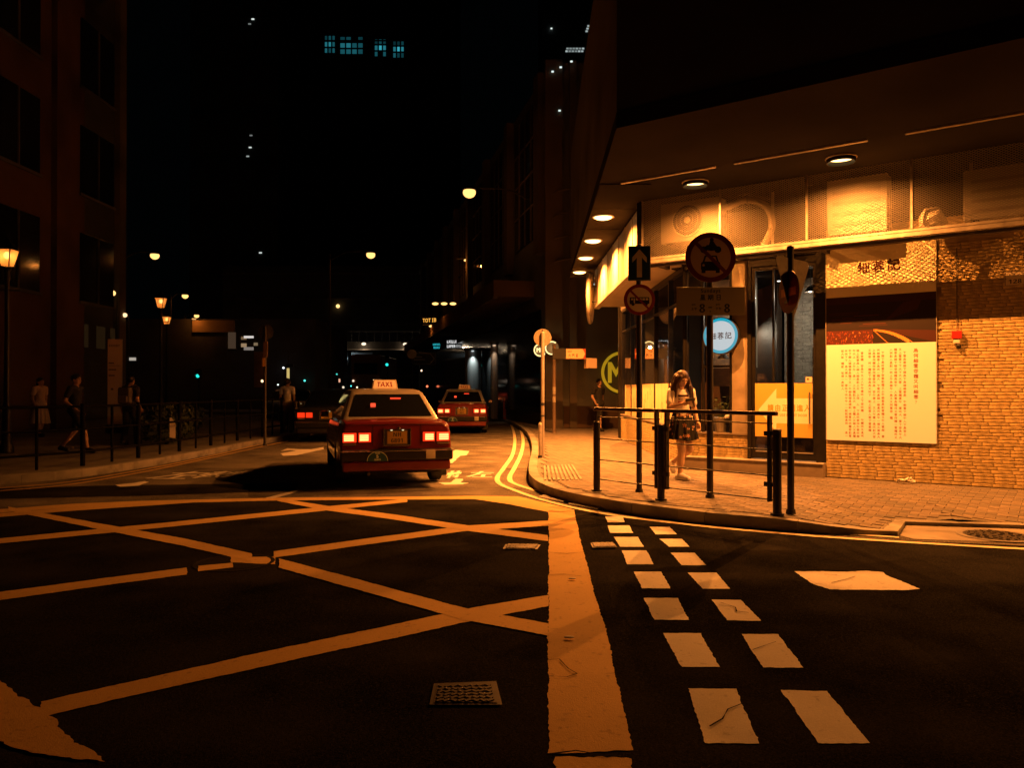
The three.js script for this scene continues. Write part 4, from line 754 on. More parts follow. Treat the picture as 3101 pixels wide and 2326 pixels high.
{
  const ban = canvas(512, 512, (g, w, h) => {
    g.fillStyle = '#5e1410'; g.fillRect(0, 0, w, h); g.fillStyle = '#b39c82'; g.beginPath(); g.arc(256, 256, 204, 0, 7); g.fill();
    g.fillStyle = '#0d0b0a'; // rider on a motorcycle over a car
    g.beginPath(); g.roundRect(158, 300, 196, 92, 24); g.fill(); g.beginPath(); g.moveTo(172, 310); g.lineTo(196, 236); g.lineTo(318, 236); g.lineTo(342, 310); g.fill(); g.fillRect(164, 376, 40, 40); g.fillRect(308, 376, 40, 40);
    g.fillStyle = '#b39c82'; g.beginPath(); g.moveTo(194, 298); g.lineTo(210, 250); g.lineTo(304, 250); g.lineTo(320, 298); g.fill(); g.beginPath(); g.arc(184, 336, 13, 0, 7); g.arc(328, 336, 13, 0, 7); g.fill();
    g.fillStyle = '#0d0b0a'; for (const x of [186, 330]) { g.beginPath(); g.arc(x, 176, 34, 0, 7); g.fill(); } g.beginPath(); g.moveTo(176, 172); g.lineTo(220, 128); g.lineTo(310, 128); g.lineTo(344, 172); g.lineTo(262, 190); g.fill(); g.beginPath(); g.arc(268, 74, 20, 0, 7); g.fill(); g.beginPath(); g.moveTo(236, 140); g.lineTo(250, 90); g.lineTo(286, 92); g.lineTo(310, 130); g.fill();
    g.strokeStyle = '#5e1410'; g.lineWidth = 36; g.beginPath(); g.moveTo(112, 112); g.lineTo(400, 400); g.stroke();
  });
  const plate = canvas(846, 352, (g, w, h) => {
    g.fillStyle = '#8c8468'; g.fillRect(0, 0, w, h); g.fillStyle = '#161b16'; g.font = 'bold 62px sans-serif'; g.textAlign = 'center'; g.fillText('Sundays', w / 2, 66);
    g.strokeStyle = '#161b16'; ['星', '期', '日'].forEach((c, i) => ink(g, c, 290 + i * 98, 92, 70, 10));
    g.font = 'bold 34px sans-serif'; g.fillText('am', 212, 228); g.fillText('pm', 512, 228); ['上', '午'].forEach((c, i) => ink(g, c, 180 + i * 40, 254, 34, 5)); ['下', '午'].forEach((c, i) => ink(g, c, 482 + i * 40, 254, 34, 5));
    g.font = 'bold 150px sans-serif'; g.fillText('8', 318, 318); g.fillText('8', 626, 318); g.fillRect(394, 248, 46, 14); g.fillRect(410, 300, 14, 14);
  });
  const t = thing('road_sign', 'tall post with a no motor vehicles disc and a Sundays time plate', 'road sign', [2.47, KH, -9.67], -0.04);
  post(t, 3.2, 0.041);
  discFace(t, 'no_vehicles_disc', 0.312, 2.995, 0.05, ban);
  part(t, 'time_plate', rbx(-0.423, 0.423, 2.275, 2.625, 0.044, 0.052, 0.004), signBack);
  part(t, 'time_face', new THREE.PlaneGeometry(0.84, 0.345).translate(0, 2.45, 0.0545), std(0xffffff, { map: plate, ...retro }));
  for (const y of [2.35, 2.55, 2.85, 3.12]) part(t, 'clamp', bx(-0.055, 0.055, y, y + 0.03, -0.035, 0.046), M.steelPost);
}
{
  const ne = canvas(256, 256, (g) => { g.fillStyle = '#5a0d0a'; g.fillRect(0, 0, 256, 256); g.fillStyle = '#a8672f'; g.fillRect(34, 104, 188, 48); });
  const t = thing('road_sign', 'post with a no entry disc turned aside and a triangular plate back', 'road sign', [3.06, KH, -8.51]);
  post(t, 2.92, 0.038);
  const d = part(t, 'no_entry_disc', new THREE.CylinderGeometry(0.235, 0.235, 0.008, 40).rotateX(Math.PI / 2), signBack, [-0.03, 2.42, 0.04], [0, -1.45, 0]);
  part(d, 'no_entry_face', new THREE.CircleGeometry(0.233, 40).translate(0, 0, 0.006), std(0xffffff, { map: ne, ...retro }));
  part(t, 'triangle_plate', prism([[-0.34, 0.62], [0.34, 0.62], [0.37, 0.57], [0.03, -0.02], [-0.03, -0.02], [-0.37, 0.57]], 0.006), signBack, [0.04, 2.18, -0.045], [0, 0.74, 0]);
  for (const y of [2.3, 2.6]) part(t, 'clamp', bx(-0.05, 0.05, y, y + 0.03, -0.045, 0.045), M.steelPost);
}
{
  const t = thing('road_sign', 'pale post with a round sign back beside the second taxi', 'road sign', [0.62, KH, -15.67]);
  post(t, 2.5, 0.036, M.palePost);
  part(t, 'sign_disc', new THREE.CylinderGeometry(0.178, 0.178, 0.008, 36).rotateX(Math.PI / 2).translate(0, 2.40, -0.045), std([0.34, 0.28, 0.22], { map: T.metal, roughness: 0.6 }));
  part(t, 'stiffener', bx(-0.012, 0.012, 2.24, 2.56, -0.041, -0.02), M.steelPost);
  part(t, 'dark_band', cyl(0.0375, 0.0375, 1.02, 1.08, 18), M.black); part(t, 'dark_band', cyl(0.0375, 0.0375, 0.80, 0.83, 18), M.black);
  const b = thing('kerb_bollard', 'short pale bollard at the foot of the round sign post', 'bollard', [0.555, KH, -15.3]);
  part(b, 'shaft', cyl(0.032, 0.032, 0, 0.62, 16), M.palePost); part(b, 'cap', lathe([[0.034, 0.62], [0.04, 0.64], [0.03, 0.68], [0, 0.70]], 16), M.palePost); part(b, 'collar', cyl(0.045, 0.04, 0, 0.05, 16), M.blackSteel);
}
{
  const name = canvas(512, 192, (g, w, h) => { g.fillStyle = '#b4400f'; g.fillRect(0, 0, w, h); g.fillStyle = '#e8c79a'; g.beginPath(); g.moveTo(0, 6); g.lineTo(440, 6); g.lineTo(500, 96); g.lineTo(440, 186); g.lineTo(0, 186); g.fill(); g.fillStyle = '#6a3414'; g.font = 'bold 44px sans-serif'; g.fillText('WEST', 40, 70); g.strokeStyle = '#6a3414'; ['大', '門', '星'].forEach((c, i) => ink(g, c, 60 + i * 96, 98, 62, 8)); });
  const t = thing('direction_sign', 'brown post with an orange arrow direction plate in front of the dark wall', 'direction sign', [1.30, KH, -23.9]);
  post(t, 2.72, 0.055, std([0.16, 0.11, 0.08], { map: T.metal, roughness: 0.6 }));
  part(t, 'arrow_plate', rbx(0.36, 0.97, 2.28, 2.60, 0.05, 0.07, 0.004), signBack);
  part(t, 'arrow_face', new THREE.PlaneGeometry(0.60, 0.31).translate(0.665, 2.44, 0.0735), std(0xffffff, { map: name, ...retro }));
  part(t, 'arm', bx(-0.05, 0.36, 2.28, 2.60, 0.05, 0.065), M.blackSteel);
  part(t, 'sticker', cyl(0.0565, 0.0565, 1.2, 1.42, 18), M.palePost); part(t, 'sticker', cyl(0.0565, 0.0565, 0.95, 1.12, 18), M.palePost);
  const n = thing('notice_plate', 'small pale notice hanging past the orange arrow plate', 'notice', [2.45, 2.15, -24.2]);
  part(n, 'plate', bx(-0.2, 0.2, 0, 0.31, -0.01, 0.01), std([0.62, 0.46, 0.34], { roughness: 0.6 })); part(n, 'hanger', bar([-0.25, 0.2, -0.02], [-1.0, 0.45, -0.02], 0.012), M.blackSteel);
}
{
  const t = thing('road_sign', 'left kerb post with a dark round sign back and a yellow label', 'road sign', [-5.94, KH, -18.63]);
  post(t, 2.86, 0.036); part(t, 'sign_disc', new THREE.CylinderGeometry(0.185, 0.185, 0.008, 36).rotateX(Math.PI / 2).translate(0, 2.73, -0.045), signBack);
  part(t, 'label_plate', rbx(-0.05, 0.02, 1.90, 2.10, 0.04, 0.046, 0.002), std([0.75, 0.42, 0.03], { roughness: 0.6 })); part(t, 'box', rbx(-0.03, 0.08, 2.12, 2.5, 0.03, 0.08, 0.01), std([0.12, 0.08, 0.06]));
}
// ---------- guard rail on the corner ----------
{
  const P = [[1.13, -10.33], [1.82, -9.47], [2.83, -8.36]];
  for (let k = 0; k < 2; k++) {
    const a = V(P[k][0], KH, P[k][1]), b = V(P[k + 1][0], KH, P[k + 1][1]), L = a.distanceTo(b), turn = Math.atan2(-(b.z - a.z), b.x - a.x);
    const t = thing('guard_rail', k ? 'right panel of the dark pavement guard rail in front of the girl' : 'left panel of the dark pavement guard rail by the blue arrow post', 'guard rail', [a.x, a.y, a.z], turn, 'pavement guard rail');
    const s = k ? 0.07 : 0.0, e = L - 0.02;
    part(t, 'handrail', rbx(s - (k ? 0.05 : 0.04), e + (k ? 0.05 : 0.0), 1.07, 1.115, -0.035, 0.035, 0.012), std([0.055, 0.045, 0.04], { roughness: 0.35, metalness: 0.5 }));
    for (const y of [0.16, 0.42, 0.70, 0.985]) part(t, 'rail_wire', bar([s, y, 0], [e, y, 0], 0.008, 8), M.blackSteel);
    for (const x of [s, e - (k ? 0.05 : 0.06)]) { part(t, 'upright', bx(x, x + 0.03, 0.14, 1.07, -0.03, 0.03), M.blackSteel); for (const y of [0.3, 0.85]) part(t, 'bracket', bx(x - 0.045, x + 0.045, y, y + 0.05, -0.02, 0.02), M.blackSteel); }
  }
  [[0.0, 0], [0, 1], [0, 2]].forEach(([_, k]) => {
    const t = thing('rail_post', ['left end post of the pavement guard rail', 'middle post of the pavement guard rail', 'right end post of the pavement guard rail'][k], 'post', [P[k][0] + (k === 2 ? 0.03 : 0), KH, P[k][1]], 0, 'guard rail posts');
    part(t, 'shaft', cyl(0.046, 0.046, 0, 0.90, 20), M.blackSteel); part(t, 'cap', lathe([[0.046, 0.90], [0.05, 0.905], [0.044, 0.925], [0, 0.93]], 20), M.blackSteel); part(t, 'base_plate', cyl(0.075, 0.07, -0.004, 0.02, 20), M.blackSteel);
  });
}
// ---------- cars ----------
function loft(rings, cap = true) {   // closed rings of [x, y, z]
  const pos = [], n = rings[0].length, tri = (a, b, c) => pos.push(...a, ...b, ...c);
  for (let i = 0; i + 1 < rings.length; i++) for (let k = 0; k < n; k++) { const a = rings[i][k], b = rings[i][(k + 1) % n], c = rings[i + 1][(k + 1) % n], d = rings[i + 1][k]; tri(a, b, c); tri(a, c, d); }
  if (cap) for (const [r, f] of [[rings[0], 1], [rings.at(-1), 0]]) { const m = r.reduce((s, p) => [s[0] + p[0] / n, s[1] + p[1] / n, s[2] + p[2] / n], [0, 0, 0]); for (let k = 0; k < n; k++) if (f) tri(m, r[(k + 1) % n], r[k]); else tri(m, r[k], r[(k + 1) % n]); }
  const g = new THREE.BufferGeometry(); g.setAttribute('position', new THREE.Float32BufferAttribute(pos, 3)); g.setAttribute('uv', new THREE.Float32BufferAttribute(new Float32Array((pos.length / 3) * 2), 2));
  g.computeVertexNormals();
  return g;
}
const quad = (a, b, c, d) => { const g = new THREE.BufferGeometry(); g.setAttribute('position', new THREE.Float32BufferAttribute([...a, ...b, ...c, ...a, ...c, ...d], 3)); g.setAttribute('uv', new THREE.Float32BufferAttribute([0, 0, 1, 0, 1, 1, 0, 0, 1, 1, 0, 1], 2)); g.computeVertexNormals(); return g; };
const carGlass = phys([0.006, 0.007, 0.008], { roughness: 0.04, clearcoat: 1, clearcoatRoughness: 0.02 });
const chrome = std([0.6, 0.58, 0.55], { roughness: 0.18, metalness: 0.95 });
const rubber = std([0.012, 0.012, 0.012], { roughness: 0.9 });
const tailRed = glow([1, 0.035, 0.006], 1.1), tailHot = glow([1, 0.38, 0.11], 3.2), tailDim = std([0.12, 0.006, 0.005], { roughness: 0.25 });
function makeCar(name, label, o) {
  const t = thing(name, label, 'car', o.pos, o.turn, o.group), W = 0.848;
  const paint = phys(o.paint, { roughness: 0.38, clearcoat: 0.8, clearcoatRoughness: 0.12 }), roofPaint = phys(o.roof, { roughness: 0.34, metalness: 0.25, clearcoat: 0.5, clearcoatRoughness: 0.15 });
  const half = (w, yb, yt) => [[0, yb], [0.72 * w, yb], [0.93 * w, yb + 0.05], [0.985 * w, yb + 0.14], [w, 0.56], [0.995 * w, 0.68], [0.975 * w, yt - 0.14], [0.945 * w, yt - 0.05], [0.90 * w, yt - 0.012], [0.80 * w, yt], [0, yt + 0.018]];
  const ring = (s, w, yb, yt, tuck = 0) => { const h = half(w, yb, yt), r = []; for (const p of h) r.push([p[0], p[1], -s - (p[1] < 0.45 ? tuck * 0.4 : 0)]); for (let i = h.length - 2; i > 0; i--) r.push([-h[i][0], h[i][1], -s - (h[i][1] < 0.45 ? tuck * 0.4 : 0)]); return r.reverse(); };
  const rings = [ring(0.05, 0.80, 0.33, 0.955), ring(0.07, 0.822, 0.31, 0.985), ring(0.14, 0.838, 0.29, 1.0), ring(0.5, W, 0.25, 1.015), ring(0.85, W, 0.24, 1.02), ring(1.2, W, 0.22, 1.0), ring(2.2, W, 0.22, 0.985), ring(3.2, W, 0.22, 0.98), ring(3.5, W, 0.24, 0.955), ring(4.3, 0.83, 0.27, 0.88), ring(4.58, 0.80, 0.31, 0.83), ring(4.66, 0.76, 0.35, 0.78)];
  let body = loft(rings);
  const ev = new Evaluator(); ev.useGroups = false;
  let B = new Brush(body); B.updateMatrixWorld();
  for (const s of [0.98, 3.77]) for (const sx of [-1, 1]) { const c = new Brush(new THREE.CylinderGeometry(0.355, 0.355, 0.36, 28).rotateZ(Math.PI / 2).translate(sx * 0.80, 0.30, -s)); c.updateMatrixWorld(); B = ev.evaluate(B, c, SUBTRACTION); B.updateMatrixWorld(); }
  body = toCreasedNormals(B.geometry.index ? B.geometry.toNonIndexed() : B.geometry, 0.5);
  part(t, 'body', body, paint);
  // cabin: rounded rings from the belt line to the roof
  const cab = (y, s0, s1, w, r) => { const p = []; const q = 5, cx = [[w - r, -s0 - r, 0], [w - r, -s1 + r, 3], [-w + r, -s1 + r, 2], [-w + r, -s0 - r, 1]]; const cor = [[w - r, -s0 - r, 0], [-w + r, -s0 - r, Math.PI / 2], [-w + r, -s1 + r, Math.PI], [w - r, -s1 + r, 1.5 * Math.PI]]; for (const [x, z, a] of cor) for (let k = 0; k <= q; k++) { const b = a + (k / q) * (Math.PI / 2); p.push([x + r * Math.cos(b), y, z + r * Math.sin(b)]); } return p.reverse(); };
  const cabin = loft([cab(0.985, 0.70, 3.42, 0.775, 0.10), cab(1.02, 0.74, 3.38, 0.765, 0.10), cab(1.20, 0.97, 3.12, 0.69, 0.10), cab(1.36, 1.17, 2.88, 0.625, 0.10), cab(1.425, 1.27, 2.78, 0.595, 0.11), cab(1.462, 1.36, 2.70, 0.56, 0.14), cab(1.485, 1.50, 2.58, 0.48, 0.18), cab(1.495, 1.75, 2.35, 0.28, 0.2)]);
  part(t, 'roof', toCreasedNormals(cabin, 0.7), roofPaint);
  // panes stand a few millimetres proud of the cabin
  part(t, 'rear_window', quad([-0.655, 1.055, -0.775], [0.655, 1.055, -0.775], [0.52, 1.40, -1.205], [-0.52, 1.40, -1.205]), carGlass);
  part(t, 'windscreen', quad([0.66, 1.05, -3.348], [-0.66, 1.05, -3.348], [-0.53, 1.40, -2.845], [0.53, 1.40, -2.845]), carGlass);
  for (const sx of [-1, 1]) {
    const P = (y, s) => { const w = 0.765 + ((0.625 - 0.765) * (y - 1.02)) / 0.34; return [sx * (w + 0.006), y, -s]; };
    const a = [P(1.05, 1.05), P(1.05, 2.0), P(1.39, 2.0), P(1.39, 1.36)], b = [P(1.05, 2.08), P(1.05, 3.12), P(1.39, 2.74), P(1.39, 2.08)];
    for (const q of [a, b]) part(t, 'side_window', sx > 0 ? quad(...q) : quad(q[1], q[0], q[3], q[2]), carGlass);
    for (const s of [1.25, 2.25]) part(t, 'door_handle', rbx(sx * 0.852 - 0.012, sx * 0.852 + 0.012, 0.82, 0.85, -s - 0.18, -s, 0.008), chrome);
    part(t, 'side_strip', rbx(sx * 0.85 - 0.008, sx * 0.85 + 0.008, 0.52, 0.57, -3.3, -1.42, 0.005), rubber);
    const mir = part(t, 'wing_mirror', rbx(sx * 0.92 - 0.07, sx * 0.92 + 0.07, 0.98, 1.09, -3.12, -3.03, 0.02), paint); part(mir, 'mirror_glass', bx(sx * 0.92 - 0.055, sx * 0.92 + 0.055, 0.995, 1.075, -3.03, -3.026), chrome);
    for (const s of [0.98, 3.77]) {
      const wh = part(t, 'wheel', lathe([[0.19, -0.09], [0.27, -0.095], [0.305, -0.075], [0.312, 0], [0.305, 0.075], [0.27, 0.095], [0.19, 0.09]], 36).rotateZ(Math.PI / 2), rubber, [sx * 0.735, 0.312, -s]);
      part(wh, 'rim', lathe([[0, 0.05], [0.06, 0.06], [0.09, 0.045], [0.17, 0.055], [0.195, 0.085], [0.2, 0.05], [0.2, -0.05], [0, -0.04]], 28).rotateZ(-sx * Math.PI / 2), std([0.35, 0.34, 0.33], { roughness: 0.4, metalness: 0.6 }));
    }
    const lit = o.lit !== false;
    const tl = part(t, 'taillight', rbx(Math.min(sx * 0.37, sx * 0.805), Math.max(sx * 0.37, sx * 0.805), 0.685, 0.85, -0.10, -0.035, 0.012), tailDim);
    for (const [x0, x1] of [[0.385, 0.565], [0.595, 0.795]]) {
      const a = Math.min(sx * x0, sx * x1), b = Math.max(sx * x0, sx * x1);
      part(tl, 'lens', rbx(a, b, 0.70, 0.84, -0.05, -0.028, 0.008), lit ? tailRed : tailDim);
      if (o.lit === undefined) { const m = [0.35, 0.45][x0 > 0.5 ? 1 : 0]; const w = (b - a) * 0.72, c = (a + b) / 2 + sx * 0.01; part(tl, 'bulb_glow', rbx(c - w / 2, c + w / 2, 0.722, 0.815, -0.034, -0.0235, 0.005), tailHot); part(tl, 'lens_rib', [0.742, 0.77, 0.798].map((y) => bx(c - w / 2, c + w / 2, y, y + 0.007, -0.0235, -0.0205)), tailRed); }
    }
    part(tl, 'reverse_lens', rbx(Math.min(sx * 0.60, sx * 0.79), Math.max(sx * 0.60, sx * 0.79), 0.655, 0.683, -0.07, -0.034, 0.006), std([0.2, 0.14, 0.1], { roughness: 0.3 }));
    part(t, 'mudflap', bx(sx * 0.735 - 0.12, sx * 0.735 + 0.12, 0.12, 0.30, -0.60, -0.585), rubber);
  }
  part(t, 'boot_seam', [bx(-0.70, 0.70, 0.952, 0.957, -0.052, -0.043), bx(-0.36, -0.355, 0.64, 0.95, -0.05, -0.044), bx(0.355, 0.36, 0.64, 0.95, -0.05, -0.044)], rubber);
  part(t, 'boot_badge', new THREE.SphereGeometry(0.022, 12, 8).scale(1, 1, 0.4).translate(0.03, 0.90, -0.045), chrome);
  const bump = part(t, 'bumper', rbx(-0.835, 0.835, 0.42, 0.595, -0.22, 0.045, 0.035, 3), std([0.010, 0.010, 0.010], { roughness: 0.35 }));
  part(bump, 'bumper_trim', rbx(-0.83, 0.83, 0.562, 0.574, -0.2, 0.052, 0.005), chrome);
  part(t, 'valance', rbx(-0.80, 0.80, 0.27, 0.425, -0.30, 0.012, 0.03, 3), paint);
  part(t, 'exhaust', bar([-0.42, 0.235, 0.0], [-0.42, 0.235, -0.5], 0.024, 12), std([0.08, 0.07, 0.06], { roughness: 0.5, metalness: 0.6 }));
  part(t, 'underbody', bx(-0.70, 0.70, 0.2, 0.27, -4.3, -0.35), M.black);
  part(t, 'front_bumper', rbx(-0.82, 0.82, 0.40, 0.58, -4.72, -4.5, 0.035, 3), rubber);
  // number plate with its two small lamps
  const ptex = canvas(320, 216, (g, w, h) => { g.fillStyle = '#9a7a2c'; g.fillRect(0, 0, w, h); g.strokeStyle = '#1a1206'; g.lineWidth = 4; g.strokeRect(6, 6, w - 12, h - 12); g.fillStyle = '#120d06'; g.textAlign = 'center'; g.font = 'bold 92px sans-serif'; g.fillText(o.plate[0], w / 2, 92); g.fillText(o.plate[1], w / 2, 192); });
  const np = part(t, 'number_plate', bx(-0.19, 0.19, 0.655, 0.885, -0.046, -0.030), M.black);
  part(np, 'plate_face', new THREE.PlaneGeometry(0.30, 0.195).translate(0, 0.765, -0.0265), std(0xffffff, { map: ptex, roughness: 0.5 }));
  part(np, 'plate_trim', [bx(-0.205, -0.19, 0.65, 0.90, -0.046, -0.018), bx(0.19, 0.205, 0.65, 0.90, -0.046, -0.018), bx(-0.205, 0.205, 0.64, 0.652, -0.046, -0.018)], chrome);
  part(np, 'plate_lamp', [rbx(-0.10, -0.07, 0.868, 0.88, -0.03, -0.008, 0.003), rbx(0.07, 0.10, 0.868, 0.88, -0.03, -0.008, 0.003)], glow([1, 0.8, 0.45], 1.2));
  if (o.taxi) {
    const badge = canvas(320, 176, (g, w, h) => { g.fillStyle = '#0a2730'; g.fillRect(0, 0, w, h); g.fillStyle = '#0f3b45'; g.beginPath(); g.arc(160, 168, 150, Math.PI, 0); g.fill(); g.strokeStyle = '#b9c8c0'; g.lineWidth = 8; g.stroke(); g.fillStyle = '#c8d2c6'; g.textAlign = 'center'; g.font = 'bold 34px sans-serif'; g.fillText('TAXI', 160, 56); g.font = 'bold 66px sans-serif'; g.fillText('5', 160, 118); g.font = 'bold 34px sans-serif'; g.fillText('SEATS', 160, 156); });
    const pts = []; for (let k = 0; k <= 20; k++) pts.push([-0.30 + 0.155 * Math.cos((k / 20) * Math.PI), 0.422 + 0.155 * Math.sin((k / 20) * Math.PI)]);
    const bg = new THREE.ShapeGeometry(new THREE.Shape(pts.map((p) => new THREE.Vector2(...p)))), uv = bg.attributes.uv; for (let i = 0; i < uv.count; i++) uv.setXY(i, (uv.getX(i) + 0.46) / 0.32, (uv.getY(i) - 0.418) / 0.166);
    part(t, 'seat_badge', bg.translate(0, 0, 0.058), std(0xffffff, { map: badge, roughness: 0.5 }));
    part(t, 'paper_disc', rbx(0.42, 0.56, 0.445, 0.58, 0.05, 0.057, 0.003), std([0.62, 0.55, 0.42], { map: T.grime }));
    const sg = canvas(400, 150, (g, w, h) => { g.fillStyle = '#e9c58a'; g.fillRect(0, 0, w, h); g.fillStyle = '#8c1f12'; g.font = 'bold 128px sans-serif'; g.textAlign = 'center'; g.fillText('TAXI', w / 2, 122, 360); });
    const rs = part(t, 'roof_sign', prism([[-0.215, 0], [0.215, 0], [0.185, 0.135], [0.175, 0.145], [-0.175, 0.145], [-0.185, 0.135]], 0.11, 0.008), std([0.62, 0.50, 0.34], { roughness: 0.4 }), [0.02, 1.492, -1.86]);
    const face = new THREE.MeshStandardMaterial({ color: 0xffffff, map: sg, emissive: lin(o.signGlow, o.signGlow * 0.52, o.signGlow * 0.24), emissiveMap: sg, roughness: 0.5 });
    const f = quad([-0.20, 0.008, 0.12], [0.20, 0.008, 0.12], [0.175, 0.14, 0.12], [-0.175, 0.14, 0.12]); part(rs, 'sign_face', f, face);
    part(t, 'roof_lamp', rbx(-0.17, -0.03, 1.632, 1.646, -1.82, -1.78, 0.004), glow([1, 0.66, 0.3], 2));
    part(t, 'third_brake_light', rbx(0.03, 0.20, 1.325, 1.345, -1.118, -1.10, 0.004), glow([1, 0.06, 0.02], 1.6));
    part(t, 'flag_light', rbx(-0.30, -0.22, 1.20, 1.26, -0.97, -0.948, 0.006), glow([1, 0.08, 0.03], 1.3));
  }
  for (const sx of o.lit === false ? [] : [-1, 1]) { const L = new THREE.RectAreaLight(lin(1, 0.12, 0.03), o.tail ?? 6, 0.4, 0.14), q = V(sx * 0.59, 0.77, 0.0).applyAxisAngle(V(0, 1, 0), o.turn).add(V(...o.pos)), far = V(sx * 0.59, 0.77, 3).applyAxisAngle(V(0, 1, 0), o.turn).add(V(...o.pos)); L.position.copy(q); L.lookAt(far); L.name = 'taillight_light'; scene.add(L); }
  return t;
}
makeCar('taxi', 'red taxi with silver roof and lit TAXI sign, nearest car', { pos: [-1.70, 0.012, -11.50], turn: 0.28, paint: [0.14, 0.005, 0.005], roof: [0.30, 0.28, 0.255], taxi: true, plate: ['NH', '6891'], signGlow: 0.75, group: 'red taxis' });
makeCar('taxi', 'second red taxi farther off by the right kerb, roof sign dark', { pos: [-1.66, 0.0, -25.6], turn: 0.02, paint: [0.14, 0.005, 0.005], roof: [0.30, 0.28, 0.255], taxi: true, plate: ['KN', '501'], signGlow: 0.10, group: 'red taxis' });
makeCar('parked_car', 'black saloon car ahead of the first taxi in the left lane', { pos: [-5.15, 0.0, -21.5], turn: 0.10, paint: [0.008, 0.009, 0.011], roof: [0.008, 0.009, 0.011], plate: ['PW', '218'], lit: 'soft', tail: 1, group: 'dark cars in the traffic' });
makeCar('parked_car', 'dark car with amber tail lights behind the man in white', { pos: [-8.9, 0.0, -33.0], turn: 0.5, paint: [0.015, 0.014, 0.013], roof: [0.015, 0.014, 0.013], plate: ['LS', '734'], tail: 2, group: 'dark cars in the traffic' });
makeCar('parked_car', 'far dark car showing red brake lights beyond the taxi roof', { pos: [-9.2, 0.0, -58], turn: 0.1, paint: [0.02, 0.02, 0.02], roof: [0.02, 0.02, 0.02], plate: ['HB', '120'], tail: 2, group: 'dark cars in the traffic' });
makeCar('parked_car', 'dark hatch of a waiting car at the side street left of the black saloon', { pos: [-11.6, 0.0, -41.0], turn: 0.3, paint: [0.03, 0.03, 0.03], roof: [0.03, 0.03, 0.03], plate: ['GK', '266'], tail: 1.5, group: 'dark cars in the traffic' });
// ---------- people ----------
function nets(sdf, lo, hi, cell) {   // surface nets: one smooth mesh from a distance field
  const n = [0, 1, 2].map((k) => Math.ceil((hi[k] - lo[k]) / cell) + 1), val = new Float32Array(n[0] * n[1] * n[2]), id = (i, j, k) => i + n[0] * (j + n[1] * k);
  for (let k = 0; k < n[2]; k++) for (let j = 0; j < n[1]; j++) for (let i = 0; i < n[0]; i++) val[id(i, j, k)] = sdf(lo[0] + i * cell, lo[1] + j * cell, lo[2] + k * cell);
  const vid = new Int32Array(val.length).fill(-1), pos = [], idx = [];
  const E = [[0, 1], [2, 3], [4, 5], [6, 7], [0, 2], [1, 3], [4, 6], [5, 7], [0, 4], [1, 5], [2, 6], [3, 7]], off = (c) => [c & 1, (c >> 1) & 1, c >> 2];
  for (let k = 0; k + 1 < n[2]; k++) for (let j = 0; j + 1 < n[1]; j++) for (let i = 0; i + 1 < n[0]; i++) {
    let x = 0, y = 0, z = 0, c = 0;
    for (const [a, b] of E) { const A = off(a), B = off(b), va = val[id(i + A[0], j + A[1], k + A[2])], vb = val[id(i + B[0], j + B[1], k + B[2])]; if ((va < 0) !== (vb < 0)) { const t = va / (va - vb); x += A[0] + (B[0] - A[0]) * t; y += A[1] + (B[1] - A[1]) * t; z += A[2] + (B[2] - A[2]) * t; c++; } }
    if (c) { vid[id(i, j, k)] = pos.length / 3; pos.push(lo[0] + (i + x / c) * cell, lo[1] + (j + y / c) * cell, lo[2] + (k + z / c) * cell); }
  }
  const st = [1, n[0], n[0] * n[1]];
  for (let k = 1; k + 1 < n[2]; k++) for (let j = 1; j + 1 < n[1]; j++) for (let i = 1; i + 1 < n[0]; i++) {
    const p = id(i, j, k);
    for (let a = 0; a < 3; a++) { const q = p + st[a]; if ((val[p] < 0) === (val[q] < 0)) continue; const b = st[(a + 1) % 3], c = st[(a + 2) % 3], v = [vid[p], vid[p - b], vid[p - b - c], vid[p - c]]; if (v.some((w) => w < 0)) continue; if (val[p] < 0) idx.push(v[0], v[1], v[2], v[0], v[2], v[3]); else idx.push(v[0], v[2], v[1], v[0], v[3], v[2]); }
  }
  const g = new THREE.BufferGeometry(); g.setAttribute('position', new THREE.Float32BufferAttribute(pos, 3)); g.setIndex(idx); g.computeVertexNormals();
  return g;
}
const smin = (a, b, k) => { const h = Math.max(k - Math.abs(a - b), 0) / k; return Math.min(a, b) - h * h * k * 0.25; };
function cap(a, b, ra, rb) { const d = [b[0] - a[0], b[1] - a[1], b[2] - a[2]], L2 = d[0] * d[0] + d[1] * d[1] + d[2] * d[2] || 1e-9; return (x, y, z) => { const px = x - a[0], py = y - a[1], pz = z - a[2], t = clamp((px * d[0] + py * d[1] + pz * d[2]) / L2), qx = px - d[0] * t, qy = py - d[1] * t, qz = pz - d[2] * t; return Math.sqrt(qx * qx + qy * qy + qz * qz) - (ra + (rb - ra) * t); }; }
const ell = (c, r) => (x, y, z) => { const a = (x - c[0]) / r[0], b = (y - c[1]) / r[1], e = (z - c[2]) / r[2], k = Math.sqrt(a * a + b * b + e * e); return (k - 1) * Math.min(...r); };
const union = (fs, k) => (x, y, z) => { let d = 1e9; for (const f of fs) d = smin(d, f(x, y, z), k); return d; };
const mid = (a, b, t) => a.map((v, i) => v + (b[i] - v) * t);
function tint(g, fn) { const p = g.attributes.position, c = new Float32Array(p.count * 3); for (let i = 0; i < p.count; i++) c.set(fn(p.getX(i), p.getY(i), p.getZ(i)), i * 3); g.setAttribute('color', new THREE.Float32BufferAttribute(c, 3)); return g; }
